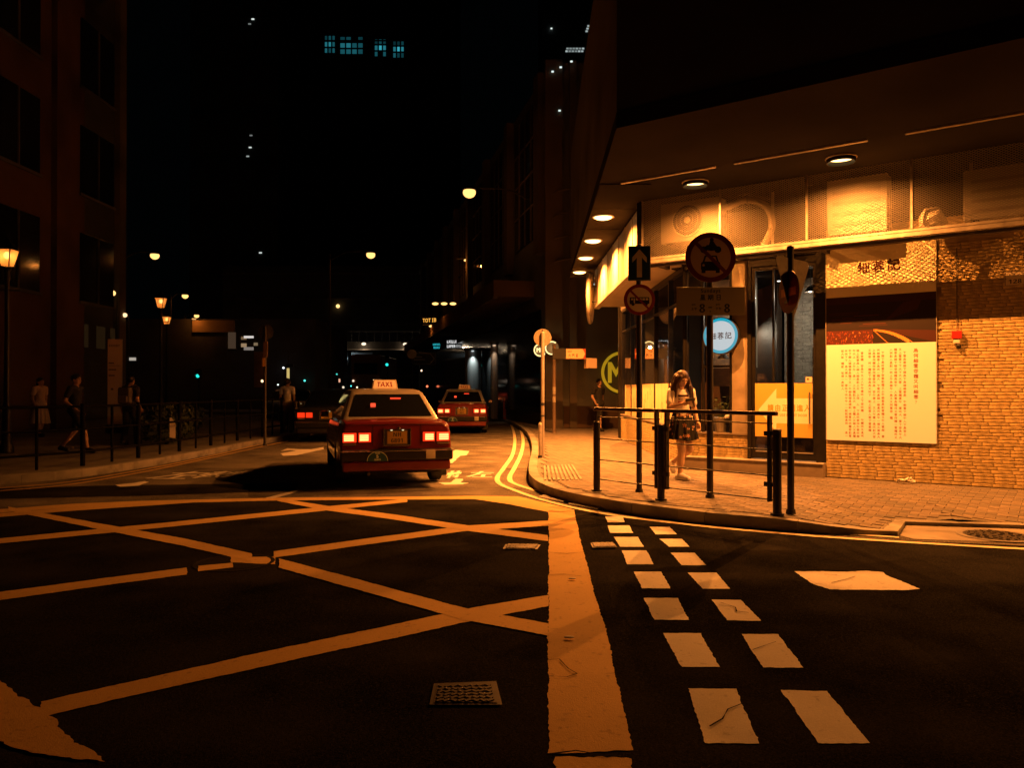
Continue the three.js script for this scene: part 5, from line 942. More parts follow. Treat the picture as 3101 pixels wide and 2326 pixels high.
function handGeo(curl, cell = 0.0032) {   // wrist at the origin, fingers down -y, palm facing +z, thumb to +x
  const fs = [cap([-0.018, -0.02, 0], [-0.026, -0.075, 0.002], 0.016, 0.013), cap([0.0, -0.015, 0], [0.0, -0.08, 0], 0.018, 0.014), cap([0.018, -0.02, 0], [0.026, -0.075, 0.002], 0.016, 0.013), cap([0, 0.03, 0], [0, -0.01, 0], 0.023, 0.021)];
  [[-0.030, 0.058, 0.0072], [-0.011, 0.072, 0.0082], [0.009, 0.078, 0.0085], [0.028, 0.070, 0.0082]].forEach(([x, L, r], k) => {
    let p = [x, -0.082 + (k === 0 ? 0.006 : 0), 0.002], a = curl * 0.45;
    for (const s of [0.45, 0.32, 0.25]) { const q = [p[0] + (x > 0 ? 0.001 : -0.001), p[1] - Math.cos(a) * L * s, p[2] + Math.sin(a) * L * s]; fs.push(cap(p, q, r, r * 0.93)); p = q; a += curl * 0.55; }
  });
  const th = [[0.024, -0.03, 0.006], [0.048, -0.058, 0.016], [0.054, -0.086, 0.026]]; fs.push(cap(th[0], th[1], 0.0125, 0.0095), cap(th[1], th[2], 0.0095, 0.0078));
  return nets(union(fs, 0.007), [-0.06, -0.19, -0.04], [0.08, 0.05, 0.11], cell);
}
const HAND = { relaxed: handGeo(0.55), holding: handGeo(1.25) };
function headGeo(cell) {   // chin at y = -0.11, crown at 0.115, face to +z
  const fs = [ell([0, 0.03, -0.012], [0.076, 0.088, 0.094]), ell([0, -0.03, 0.022], [0.058, 0.078, 0.066]), cap([0, -0.09, 0.048], [0, -0.075, 0.05], 0.022, 0.024)];
  const det = [cap([0, 0.0, 0.084], [0, -0.036, 0.102], 0.009, 0.0125), ell([0, -0.064, 0.083], [0.022, 0.008, 0.010]), ell([0.077, -0.015, -0.01], [0.011, 0.028, 0.018]), ell([-0.077, -0.015, -0.01], [0.011, 0.028, 0.018]), cap([-0.045, 0.024, 0.07], [-0.012, 0.022, 0.086], 0.008, 0.009), cap([0.045, 0.024, 0.07], [0.012, 0.022, 0.086], 0.008, 0.009)];
  const f = union(fs, 0.04), sock = union([ell([0.031, 0.004, 0.086], [0.017, 0.010, 0.010]), ell([-0.031, 0.004, 0.086], [0.017, 0.010, 0.010])], 0.001);
  return nets((x, y, z) => { let d = f(x, y, z); d = -smin(-d, sock(x, y, z), 0.008); for (const e of det) d = smin(d, e(x, y, z), 0.010); return d; }, [-0.11, -0.14, -0.13], [0.11, 0.14, 0.14], cell);
}
const HEADS = new Map();
function makePerson(label, pos, turn, J, S) {
  const t = thing('person', label, 'person', pos, turn, S.group), cell = S.cell || 0.014, sk = S.skin || [0.50, 0.30, 0.20];
  const limb = (a, b, c, r) => [cap(a, b, r[0], r[1]), cap(b, c, r[2], r[3])];
  const arms = [...limb(J.shL, J.elL, J.wrL, [0.046, 0.036, 0.036, 0.024]), ...limb(J.shR, J.elR, J.wrR, [0.046, 0.036, 0.036, 0.024])];
  const legs = [...limb(J.hiL, J.knL, J.anL, [0.082, 0.052, 0.054, 0.034]), ...limb(J.hiR, J.knR, J.anR, [0.082, 0.052, 0.054, 0.034])];
  const calf = [cap(mid(J.knL, J.anL, 0.15), mid(J.knL, J.anL, 0.5), 0.045, 0.05), cap(mid(J.knR, J.anR, 0.15), mid(J.knR, J.anR, 0.5), 0.045, 0.05)];
  const pel = mid(J.hiL, J.hiR, 0.5), torso = [cap(mid(J.shL, J.shR, 0.22), mid(J.shL, J.shR, 0.78), 0.068, 0.068), cap(mid(J.neck, pel, 0.25), mid(J.neck, pel, 0.6), 0.108, 0.096), cap(mid(J.neck, pel, 0.6), pel, 0.098, 0.105), cap(J.hiL, J.hiR, 0.092, 0.092)];
  const feet = [cap(J.anL, J.toL, 0.036, 0.032), cap(J.anR, J.toR, 0.036, 0.032)];
  const all = Object.values(J).filter(Array.isArray), lo = [0, 1, 2].map((k) => Math.min(...all.map((p) => p[k])) - 0.16), hi = [0, 1, 2].map((k) => Math.max(...all.map((p) => p[k])) + 0.16);
  const bodyF = union([...torso, cap(J.neck, mid(J.neck, J.head, 0.6), 0.05, 0.046), ...arms, ...legs, ...calf, ...feet], 0.03);
  const gs = [nets(bodyF, lo, hi, cell)];
  const hq = new THREE.Quaternion().setFromEuler(new THREE.Euler(J.headPitch || 0, J.headYaw || 0, J.headRoll || 0, 'YXZ'));
  const hc = S.headCell || 0.007; if (!HEADS.has(hc)) HEADS.set(hc, headGeo(hc));
  const head = HEADS.get(hc).clone();
  const skinFn = (x, y, z) => { const eye = Math.hypot((Math.abs(x) - 0.031) / 0.015, (y - 0.004) / 0.006) < 1 && z > 0.05, brow = Math.abs(y - 0.030) < 0.005 && Math.abs(Math.abs(x) - 0.032) < 0.018 && z > 0.05, lip = Math.hypot(x / 0.024, (y + 0.064) / 0.009) < 1 && z > 0.06; return eye || brow ? [0.03, 0.02, 0.015] : lip ? [sk[0] * 0.85, sk[1] * 0.5, sk[2] * 0.5] : sk; };
  tint(head, skinFn); head.applyQuaternion(hq); head.translate(...J.head); gs.push(head);
  for (const [s, w, e, kind, q] of [['L', J.wrL, J.elL, J.handL, -1], ['R', J.wrR, J.elR, J.handR, 1]]) {
    const h = HAND[kind || 'relaxed'].clone(); if (q < 0) { h.scale(-1, 1, 1); const ix = h.index.array; for (let i = 0; i < ix.length; i += 3) { const k = ix[i]; ix[i] = ix[i + 1]; ix[i + 1] = k; } h.computeVertexNormals(); }
    h.rotateY(J['roll' + s] ?? q * -1.2); h.applyQuaternion(new THREE.Quaternion().setFromUnitVectors(V(0, -1, 0), V(w[0] - e[0], w[1] - e[1], w[2] - e[2]).normalize())); h.translate(...w); gs.push(h);
  }
  gs.forEach((g, i) => { if (!g.attributes.color) tint(g, () => sk); });
  const bodyGeo = mergeGeometries(gs.map((g) => g.toNonIndexed()));
  part(t, 'body', bodyGeo, std([1, 1, 1], { vertexColors: true, roughness: 0.55 }));
  // clothes
  if (S.shirt) {
    const sl = S.sleeve ?? 0.55, sh = union([...torso.map((f) => (x, y, z) => f(x, y, z) - 0.014), cap(J.shL, mid(J.shL, J.elL, sl), 0.064, 0.062), cap(J.shR, mid(J.shR, J.elR, sl), 0.064, 0.062), ...(S.long ? [cap(J.elL, mid(J.elL, J.wrL, 0.85), 0.05, 0.042), cap(J.elR, mid(J.elR, J.wrR, 0.85), 0.05, 0.042), cap(J.shL, J.elL, 0.062, 0.052), cap(J.shR, J.elR, 0.062, 0.052)] : [])], 0.03);
    const hem = S.hem ?? pel[1] - 0.02, fold = (x, y, z) => 0.007 * (vnoise(x * 24 + 50, y * 10 + z * 20 + 90, 512) - 0.5);
    part(t, S.long ? 'jacket' : 'shirt', nets((x, y, z) => Math.max(sh(x, y, z) + fold(x, y, z), hem - y, -(Math.hypot(x - J.neck[0], (y - J.neck[1] - 0.035) * 1.1, z - J.neck[2] - 0.015) - 0.072)), lo, hi, cell * 0.85), S.shirt);
  }
  if (S.trousers) {
    const tf = union([cap(J.hiL, J.knL, 0.098, 0.072), cap(J.knL, mid(J.knL, J.anL, 0.95), 0.072, 0.062), cap(J.hiR, J.knR, 0.098, 0.072), cap(J.knR, mid(J.knR, J.anR, 0.95), 0.072, 0.062), cap(J.hiL, J.hiR, 0.112, 0.112), cap(pel, mid(pel, J.neck, 0.12), 0.12, 0.115)], 0.025);
    const end = S.shorts ? Math.min(J.knL[1], J.knR[1]) + 0.02 : -1; part(t, S.shorts ? 'shorts' : 'trousers', nets((x, y, z) => Math.max(tf(x, y, z), end - y), lo, hi, cell), S.trousers);
  }
  if (S.skirt) {
    const [y0, y1, r0, r1, dx] = S.skirt, pos2 = [], idx = [], uv = [], N = 96, Mh = 14;
    for (let j = 0; j <= Mh; j++) for (let i = 0; i <= N; i++) { const v = j / Mh, a = (i / N) * Math.PI * 2, r = r0 + (r1 - r0) * Math.pow(v, 0.75) + v * 0.020 * Math.sin(a * 11 + 1.3 * Math.sin(a * 3)) + v * 0.008 * Math.sin(a * 23); pos2.push(pel[0] + dx * v + r * Math.cos(a) * 1.08, y0 + (y1 - y0) * v + 0.012 * v * Math.sin(a * 3 + 1), pel[2] + r * Math.sin(a) * 0.86); uv.push((i / N) * 2.2, v * 0.7); }
    for (let j = 0; j < Mh; j++) for (let i = 0; i < N; i++) { const a = j * (N + 1) + i, b = a + 1, c = a + N + 1, d = c + 1; idx.push(a, b, c, b, d, c); }
    const g = new THREE.BufferGeometry(); g.setAttribute('position', new THREE.Float32BufferAttribute(pos2, 3)); g.setAttribute('uv', new THREE.Float32BufferAttribute(uv, 2)); g.setIndex(idx); g.computeVertexNormals();
    part(t, 'skirt', g, S.skirtMat);
  }
  for (const [an, to] of [[J.anL, J.toL], [J.anR, J.toR]]) {
    const dir = V(to[0] - an[0], to[1] - an[1], to[2] - an[2]), heel = [an[0] - dir.x * 0.35, an[1] - 0.04 - dir.y * 0.1, an[2] - dir.z * 0.35], toe = [to[0] + dir.x * 0.15, to[1], to[2] + dir.z * 0.15];
    const f = union([cap(heel, toe, 0.042, 0.040), cap(an, mid(an, to, 0.7), 0.046, 0.044)], 0.03), l2 = [0, 1, 2].map((k) => Math.min(heel[k], toe[k], an[k]) - 0.07), h2 = [0, 1, 2].map((k) => Math.max(heel[k], toe[k], an[k]) + 0.08);
    const flat = Math.abs(dir.y) < 0.08 ? -0.0 : -9; part(t, 'shoe', nets((x, y, z) => Math.max(f(x, y, z), flat - y, y - (an[1] + 0.035)), l2, h2, Math.min(cell, 0.009)), S.shoes || M.black);
  }
  if (S.hair) {
    const R = (p) => V(...p).applyQuaternion(hq).add(V(...J.head)).toArray(), fs = [];
    const inv = hq.clone().invert(), q = V(0, 0, 0), capF = ell([0, 0.036, -0.018], [0.088, 0.098, 0.106]), face = ell([0, -0.05, 0.085], [0.058, 0.10, 0.075]);
    const capW = (x, y, z) => { q.set(x - J.head[0], y - J.head[1], z - J.head[2]).applyQuaternion(inv); const d = capF(q.x, q.y, q.z) + 0.008 * (vnoise(q.x * 60 + 40, q.z * 20 + q.y * 8 + 70, 512) - 0.5); return Math.max(d, -face(q.x, q.y, q.z), -0.055 - q.y - Math.max(0, -q.z) * 0.6); };
    const locks = (S.locks || []).map(([a, b, c, r]) => { const A = R(a); return [cap(A, b, r, r * 1.15), cap(b, c, r * 1.15, r * 0.45)]; }).flat();
    const lf = locks.length ? union(locks, 0.025) : null, hl = [J.head[0] - 0.26, Math.min(J.head[1] - 0.13, S.hairLow ?? 9), J.head[2] - 0.24], hh = [J.head[0] + 0.26, J.head[1] + 0.15, J.head[2] + 0.24];
    part(t, 'hair', nets((x, y, z) => { let d = capW(x, y, z); if (lf) d = smin(d, lf(x, y, z) + 0.016 * (vnoise(x * 70 + 99, z * 70 + y * 6 + 31, 512) - 0.5), 0.02); return d; }, hl, hh, S.hairCell || 0.009), S.hair);
  }
  return t;
}
// the girl with the phone
{
  const print = canvas(512, 512, (g, w, h) => { g.fillStyle = '#0c0a0c'; g.fillRect(0, 0, w, h); for (let k = 0; k < 44; k++) { const x = rnd() * w, y = rnd() * h, s = rr(10, 30), c = ['#c9997a', '#a8745a', '#d8b79a', '#8a5a40'][k % 4]; g.fillStyle = c; for (let p = 0; p < 5; p++) { const a = p * 1.256 + k; for (const dx of [-w, 0, w]) { g.beginPath(); g.ellipse(x + dx + Math.cos(a) * s * 0.6, y + Math.sin(a) * s * 0.6, s * 0.5, s * 0.3, a, 0, 7); g.fill(); } } } });
  print.wrapS = print.wrapT = THREE.RepeatWrapping;
  const J = { head: [0.005, 1.505, 0.05], neck: [0.005, 1.355, 0.0], headPitch: 0.42, headYaw: 0.42, headRoll: -0.05,
    shL: [-0.145, 1.315, 0.0], elL: [-0.185, 1.08, 0.05], wrL: [-0.015, 1.145, 0.20], shR: [0.150, 1.315, 0.0], elR: [0.205, 1.05, -0.03], wrR: [0.235, 0.86, 0.06],
    hiL: [-0.065, 0.88, 0.0], knL: [-0.012, 0.455, 0.09], anL: [-0.03, 0.075, 0.05], toL: [0.05, 0.035, 0.165], hiR: [0.085, 0.88, 0.0], knR: [0.125, 0.455, 0.02], anR: [-0.065, 0.235, -0.30], toR: [-0.06, 0.10, -0.25],
    handL: 'holding', handR: 'relaxed', rollL: 2.6, rollR: -1.0 };
  const o = makePerson('girl in white printed tee and floral skirt looking at a phone', [2.53, KH, -11.60], 0.0, J, {
    cell: 0.010, headCell: 0.005, skin: [0.55, 0.36, 0.25], shirt: std([0.82, 0.79, 0.73], { roughness: 0.9 }), hem: 0.93, sleeve: 0.62, skirt: [1.02, 0.60, 0.115, 0.215, 0.0], skirtMat: std(0xffffff, { map: print, roughness: 0.85, side: THREE.DoubleSide }),
    shoes: std([0.78, 0.74, 0.68], { roughness: 0.7 }), hair: std([0.042, 0.018, 0.010], { roughness: 0.5 }), hairCell: 0.007, hairLow: 1.0,
    locks: [[[-0.078, 0.02, -0.01], [-0.115, 1.36, 0.03], [-0.20, 1.08, 0.03], 0.040], [[0.078, 0.02, -0.01], [0.120, 1.36, 0.06], [0.185, 1.10, 0.06], 0.036], [[-0.05, 0.0, -0.07], [-0.09, 1.34, -0.09], [-0.15, 1.04, -0.09], 0.055], [[0.05, 0.0, -0.07], [0.10, 1.34, -0.09], [0.17, 1.05, -0.08], 0.055], [[-0.07, 0.05, 0.04], [-0.085, 1.40, 0.09], [-0.10, 1.24, 0.10], 0.018], [[0.075, 0.04, 0.04], [0.115, 1.40, 0.09], [0.12, 1.22, 0.115], 0.016]],
  });
  // printed band on the chest, following the cloth
  const pr = canvas(256, 192, (g, w, h) => { g.fillStyle = '#e6dcc8'; g.fillRect(0, 0, w, h); g.fillStyle = '#3a0f12'; g.fillRect(0, 0, w, 46); g.fillStyle = '#8c2a12'; g.fillRect(0, 138, w, 54); g.fillStyle = '#2a1a18'; g.font = 'bold 76px serif'; g.fillText('BOSTON', 8, 120, 240); });
  const pg = new THREE.CylinderGeometry(0.135, 0.135, 0.135, 24, 1, true, -0.62, 1.24).scale(1, 1, 0.93); part(o, 'chest_print', pg.translate(0.01, 1.205, 0.004), std(0xffffff, { map: pr, roughness: 0.9, side: THREE.DoubleSide }));
  const ph = thing('smartphone', 'dark smartphone held in the girl\'s hand', 'phone', [2.53 + 0.075, KH + 1.20, -11.60 + 0.275], 0.2);
  part(ph, 'case', rbx(-0.075, 0.075, -0.036, 0.036, -0.005, 0.005, 0.004), M.black, [0, 0, 0], [0.9, 0, 0.12]);
  part(ph, 'screen', new THREE.PlaneGeometry(0.14, 0.062).rotateY(Math.PI).translate(0, 0, -0.0065), glow([0.5, 0.6, 0.7], 0.5), [0, 0, 0], [0.9, 0, 0.12]);
}
// passers-by; J is a walking pose facing +z
const walk = (s = 0.28, sw = 0.16) => ({ head: [0, 1.56, 0.02], neck: [0, 1.41, 0], shL: [-0.17, 1.37, 0], elL: [-0.21, 1.10, -sw * 0.4], wrL: [-0.21, 0.88, sw], shR: [0.17, 1.37, 0], elR: [0.21, 1.10, -sw * 0.6], wrR: [0.21, 0.88, -sw * 0.4], hiL: [-0.085, 0.90, 0], knL: [-0.09, 0.49, s * 0.75], anL: [-0.09, 0.08, s], toL: [-0.09, 0.04, s + 0.13], hiR: [0.085, 0.90, 0], knR: [0.09, 0.48, -s * 0.2], anR: [0.09, 0.11, -s * 1.15], toR: [0.09, 0.045, -s * 1.15 + 0.12] });
const cloth = (r, g, b) => std([r, g, b], { roughness: 0.92 });
const hairBlack = std([0.012, 0.010, 0.009], { roughness: 0.45 });
makePerson('man in white shirt and light trousers at the left kerb', [-6.93, KH, -23.9], 3.1, walk(0.06, 0.04), { shirt: cloth(0.72, 0.68, 0.62), hem: 0.86, trousers: cloth(0.22, 0.18, 0.14), hair: hairBlack });
makePerson('person in a long pale dress at the far left', [-13.4, KH, -22.0], 1.2, walk(0.10, 0.08), { shirt: cloth(0.7, 0.5, 0.36), hem: 0.9, skirt: [1.05, 0.38, 0.12, 0.24, 0.0], skirtMat: std([0.62, 0.46, 0.34], { roughness: 0.9, side: THREE.DoubleSide }), hair: hairBlack, locks: [[[0, 0.0, -0.08], [0, 1.36, -0.1], [0, 1.2, -0.1], 0.05]], hairLow: 1.1 });
makePerson('dark clad walker in shorts striding on the left pavement', [-9.35, KH, -16.6], 1.45, walk(0.34, 0.22), { shirt: cloth(0.02, 0.02, 0.022), hem: 0.86, trousers: cloth(0.02, 0.02, 0.02), shorts: true, hair: hairBlack });
{
  const p = makePerson('person wearing a backpack, seen from behind beside the white pillar sign', [-9.26, KH, -18.8], 3.0, walk(0.12, 0.1), { shirt: cloth(0.05, 0.045, 0.04), hem: 0.84, trousers: cloth(0.015, 0.015, 0.016), hair: hairBlack });
  const b = thing('backpack', 'grey backpack on the back of the walker by the pillar sign', 'backpack', [-9.26, KH, -18.8], 3.0);
  part(b, 'pack', rbx(-0.16, 0.16, 1.0, 1.40, -0.28, -0.13, 0.05, 3), cloth(0.12, 0.10, 0.09)); part(b, 'pocket', rbx(-0.12, 0.12, 1.03, 1.20, -0.33, -0.27, 0.03, 3), cloth(0.16, 0.13, 0.11));
  for (const s of [-1, 1]) part(b, 'strap', tube([[s * 0.1, 1.36, -0.14], [s * 0.11, 1.46, 0.0], [s * 0.11, 1.36, 0.11], [s * 0.13, 1.1, 0.08], [s * 0.14, 1.03, -0.14]], 0.014, 20, 6), cloth(0.05, 0.05, 0.05));
}
makePerson('dark topped walker with bare legs before the big round yellow emblem', [2.80, KH, -25.0], 0.5, walk(0.22, 0.16), { shirt: cloth(0.02, 0.02, 0.022), hem: 0.84, trousers: cloth(0.03, 0.028, 0.026), shorts: true, hair: hairBlack });
// ---------- far buildings ----------
const wallMat = (r, g, b) => matte([r, g, b], { map: T.grime });
const railDark = matte([0.010, 0.010, 0.010], { roughness: 0.7 });
const darkPane = phys([0.012, 0.014, 0.016], { roughness: 0.08 });
const MM = { stoneDim: wallMat(0.22, 0.19, 0.16), dark: wallMat(0.13, 0.13, 0.127), tower: wallMat(0.12, 0.125, 0.13), pier: wallMat(0.14, 0.115, 0.09), brown: wallMat(0.15, 0.10, 0.07) };
{ // dark block along the right of the street: end wall towards the camera and a long street front
  const A = [1.4, -27], Bp = [-9, -75], L = Math.hypot(Bp[0] - A[0], Bp[1] - A[1]), turn = Math.atan2(-(A[1] - Bp[1]), A[0] - Bp[0]);
  const t = thing('street_block', 'dark block along the right side of the street with tall window bays', 'building');
  part(t, 'wall', slab([A, [14, -27], [14, -75], Bp], KH, 12.9), MM.dark);
  const F = (name, geo, mat) => { const m = part(t, name, geo, mat, [Bp[0], 0, Bp[1]]); m.rotation.y = turn; return m; };   // x from the far end to the corner, z outwards to the street
  part(t, 'corner_pier', bx(1.15, 1.75, KH, 12.9, -26.98, -26.7), MM.pier); part(t, 'corner_pier', bx(2.0, 2.25, KH, 12.9, -26.98, -26.8), MM.pier);
  for (let k = 0; k < 9; k++) {
    const x = L - 1.2 - k * 5.4;
    F('pier', bx(x - 0.35, x + 0.35, 6.4, 12.9, 0, 0.30), MM.pier);
    for (let s = 0; s < 1; s++) {
      const y = 7.2 + s * 6.2, w = F('bay_window', bx(x - 4.7, x - 0.7, y, y + 5.2, 0.0, 0.04), darkPane);
      part(w, 'glazing_bar', [1, 2, 3].map((q) => bx(x - 4.7 + q, x - 4.66 + q, y, y + 5.2, 0.04, 0.10)), MM.pier);
      part(w, 'glazing_bar', [1, 2, 3].map((q) => bx(x - 4.7, x - 0.7, y + q * 1.3, y + q * 1.3 + 0.05, 0.04, 0.09)), MM.pier);
    }
  }
  F('canopy', bx(2, L - 2.5, 5.0, 5.6, 0, 1.6), MM.brown); F('canopy_edge', bx(2, L - 2.5, 4.9, 5.0, 1.45, 1.62), MM.pier);
  F('shopfront', bx(1, L - 1.5, 0.6, 4.4, 0.0, 0.05), darkPane);
  // curved rail bands on the end wall
  for (let k = 0; k < 4; k++) part(t, 'balcony_band', tube([[1.25, 5.75 + k * 0.80, -26.9], [1.55, 5.9 + k * 0.80, -26.6], [2.4, 5.98 + k * 0.80, -26.45], [6, 6.1 + k * 0.8, -26.4]], 0.028, 24, 6), MM.pier);
  for (const [x, y] of [[1.40, 12.45], [1.68, 12.6], [2.05, 12.8], [1.64, 11.1], [2.3, 8.15], [2.8, 5.1]]) part(t, 'wall_lamp', bx(x - 0.04, x + 0.04, y - 0.02, y + 0.02, -26.66, -26.6), glow([0.8, 0.95, 0.9]));
  part(t, 'plinth', bx(1.8, 13, KH, 0.9, -26.99, -26.93), MM.brown);
  // lit columns with a white lamp at the head of each
  [[40.5, -1.53, 0.42], [35.1, -0.30, 0.17]].forEach(([d, x, r], k) => {
    const c = thing('street_column', k ? 'slim column warmly lit from above beside the litter bin' : 'broad pale column lit from above behind the second taxi', 'column', [x - 0.5, KH, -d]);
    part(c, 'shaft', cyl(r, r, 0, 3.35, 24), wallMat(0.5, 0.5, 0.5)); part(c, 'capital', cyl(r * 1.2, r * 1.25, 3.35, 3.5, 24), MM.dark);
    part(c, 'lamp', cyl(0.07, 0.07, 3.28, 3.34, 12).translate(0, 0, r + 0.14), glow(k ? [1, 0.7, 0.45] : [0.9, 1, 1], 0.7));
    spotAt(k ? lin(1, 0.62, 0.36) : lin(0.85, 1, 0.95), k ? 2.2 : 6, [x - 0.5, KH + 3.24, -d + r + 0.2], [x - 0.5, 0.5, -d + r * 0.6], 0.7, 1, 2);
  });
  // big emblem on the end wall
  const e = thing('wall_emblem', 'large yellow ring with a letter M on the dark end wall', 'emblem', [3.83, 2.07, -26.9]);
  const glowGold = std([0.62, 0.52, 0.05], { roughness: 0.5, emissive: lin(0.22, 0.17, 0.006) });  // slight emission stands in for lamplight falling on the emblem
  part(e, 'ring', new THREE.RingGeometry(0.63, 0.735, 64), glowGold, [0, 0, 0.02]);
  part(e, 'letter', prism([[-0.50, -0.36], [-0.37, -0.36], [-0.37, 0.12], [-0.22, -0.16], [-0.07, 0.12], [-0.07, -0.36], [0.06, -0.36], [0.06, 0.36], [-0.07, 0.36], [-0.22, 0.08], [-0.37, 0.36], [-0.50, 0.36]], 0.03), glowGold);
  part(e, 'letter', prism([[0.2, -0.36], [0.5, -0.36], [0.5, -0.24], [0.33, -0.24], [0.33, 0.24], [0.5, 0.24], [0.5, 0.36], [0.2, 0.36]], 0.03), glowGold);
  // small round neon signs
  [[1.02, -28.0, 'round neon sign with glowing M letters, left one beside the sign disc'], [1.36, -26.55, 'round neon ring right of the disc, partly hidden by the brown post']].forEach(([x, z, l], k) => {
    const s = thing('round_neon_sign', l, 'neon sign', [x, 2.9, z], 0, 'round neon signs');
    part(s, 'backing', new THREE.CylinderGeometry(0.25, 0.25, 0.1, 32).rotateX(1.5708), MM.brown);
    part(s, 'neon_tube', new THREE.TorusGeometry(0.215, 0.022, 8, 40, 5.2).rotateZ(0.9).translate(0, 0, 0.08), glow([1, 0.74, 0.28], 1.8));
    if (!k) part(s, 'neon_letter', [bar([-0.12, -0.08, 0.08], [-0.12, 0.08, 0.08], 0.016), bar([-0.12, 0.08, 0.08], [-0.07, 0, 0.08], 0.016), bar([-0.07, 0, 0.08], [-0.02, 0.08, 0.08], 0.016), bar([-0.02, 0.08, 0.08], [-0.02, -0.08, 0.08], 0.016), bar([0.03, -0.08, 0.08], [0.03, 0.08, 0.08], 0.016), bar([0.03, 0.08, 0.08], [0.12, 0.08, 0.08], 0.016), bar([0.03, -0.08, 0.08], [0.12, -0.08, 0.08], 0.016)], glow([1, 0.74, 0.28], 1.8));
    part(s, 'arm', bx(-0.02, 0.5, -0.03, 0.03, -0.06, -0.02), M.blackSteel);
    lightAt(new THREE.PointLight(lin(1, 0.72, 0.3), 0.5), x, 2.9, z + 0.25, 3).name = 'neon_light';
  });
  // lit letter signs under the canopy
  const board = (lines, col, w, h) => canvas(w, h, (g) => { g.fillStyle = '#000'; g.fillRect(0, 0, w, h); g.fillStyle = col; g.textAlign = 'center'; lines.forEach((s, i) => { g.font = `bold ${Math.floor(h / lines.length * 0.92)}px sans-serif`; g.fillText(s, w / 2, (h / lines.length) * (i + 0.85), w * 0.98); }); });
  const letterSign = (name, label, d, off, y, w, h, lines, col, k) => {
    const u = (d - 27) / (75 - 27), x = A[0] + (Bp[0] - A[0]) * u, s = thing(name, label, 'sign', [x - off, y, -d], turn * 0.35, 'lit signs along the right block');
    part(s, 'sign_box', bx(-w / 2, w / 2, -h / 2, h / 2, -0.12, 0), M.black);
    part(s, 'lit_letters', new THREE.PlaneGeometry(w * 0.96, h * 0.92).translate(0, 0, 0.004), new THREE.MeshStandardMaterial({ color: 0x050505, emissive: lin(k, k, k), emissiveMap: board(lines, col, 256, Math.round((256 * h) / w)), roughness: 0.6 }));
    part(s, 'hanger', bx(-w / 2, w / 2, h / 2, h / 2 + 0.05, -0.1, -0.02), M.steel);
  };
  letterSign('letter_sign', 'white two line letter sign glowing on the dark right block', 50.2, 0.2, 4.42, 1.0, 0.62, ['LFILLER', 'LAPEROA'], '#ffffff', 0.9);
  letterSign('letter_sign', 'cyan letter sign left of the white one', 58.7, 0.2, 4.75, 0.85, 0.50, ['VERTDIVE', 'ROAST'], '#37d9e8', 0.8);
  letterSign('letter_sign', 'amber lit sign on the canopy of the right block', 53.5, 1.4, 6.25, 1.3, 0.45, [' TOT IB'], '#ffb347', 1.1);
  [[43.8, 6.32, 3], [44.5, 8.9, 1], [50, 5.55, 1]].forEach(([d, y, n], k) => { const u = (d - 27) / 48, x = A[0] + (Bp[0] - A[0]) * u; const s = thing('facade_lamp', ['row of amber lamps on the canopy of the right block', 'single amber lamp high on the bays of the right block', 'small amber lamp under the canopy of the right block'][k], 'lamp', [x - (k === 1 ? 0.2 : 1.6), y, -d], 0, 'facade lamps'); part(s, 'bracket', bx(-0.6, 0.6, 0.06, 0.12, -0.1, 0), M.black); for (let i = 0; i < n; i++) part(s, 'bulb', new THREE.SphereGeometry(0.13, 10, 8).scale(1.4, 0.6, 1).translate((i - (n - 1) / 2) * 0.5, 0, 0), glow([1, 0.55, 0.16], 2.2)); lightAt(new THREE.PointLight(SODIUM, 1.5), x - (k === 1 ? 0.6 : 2.0), y - 0.35, -d + 0.3, 3).name = 'facade_light'; });
}
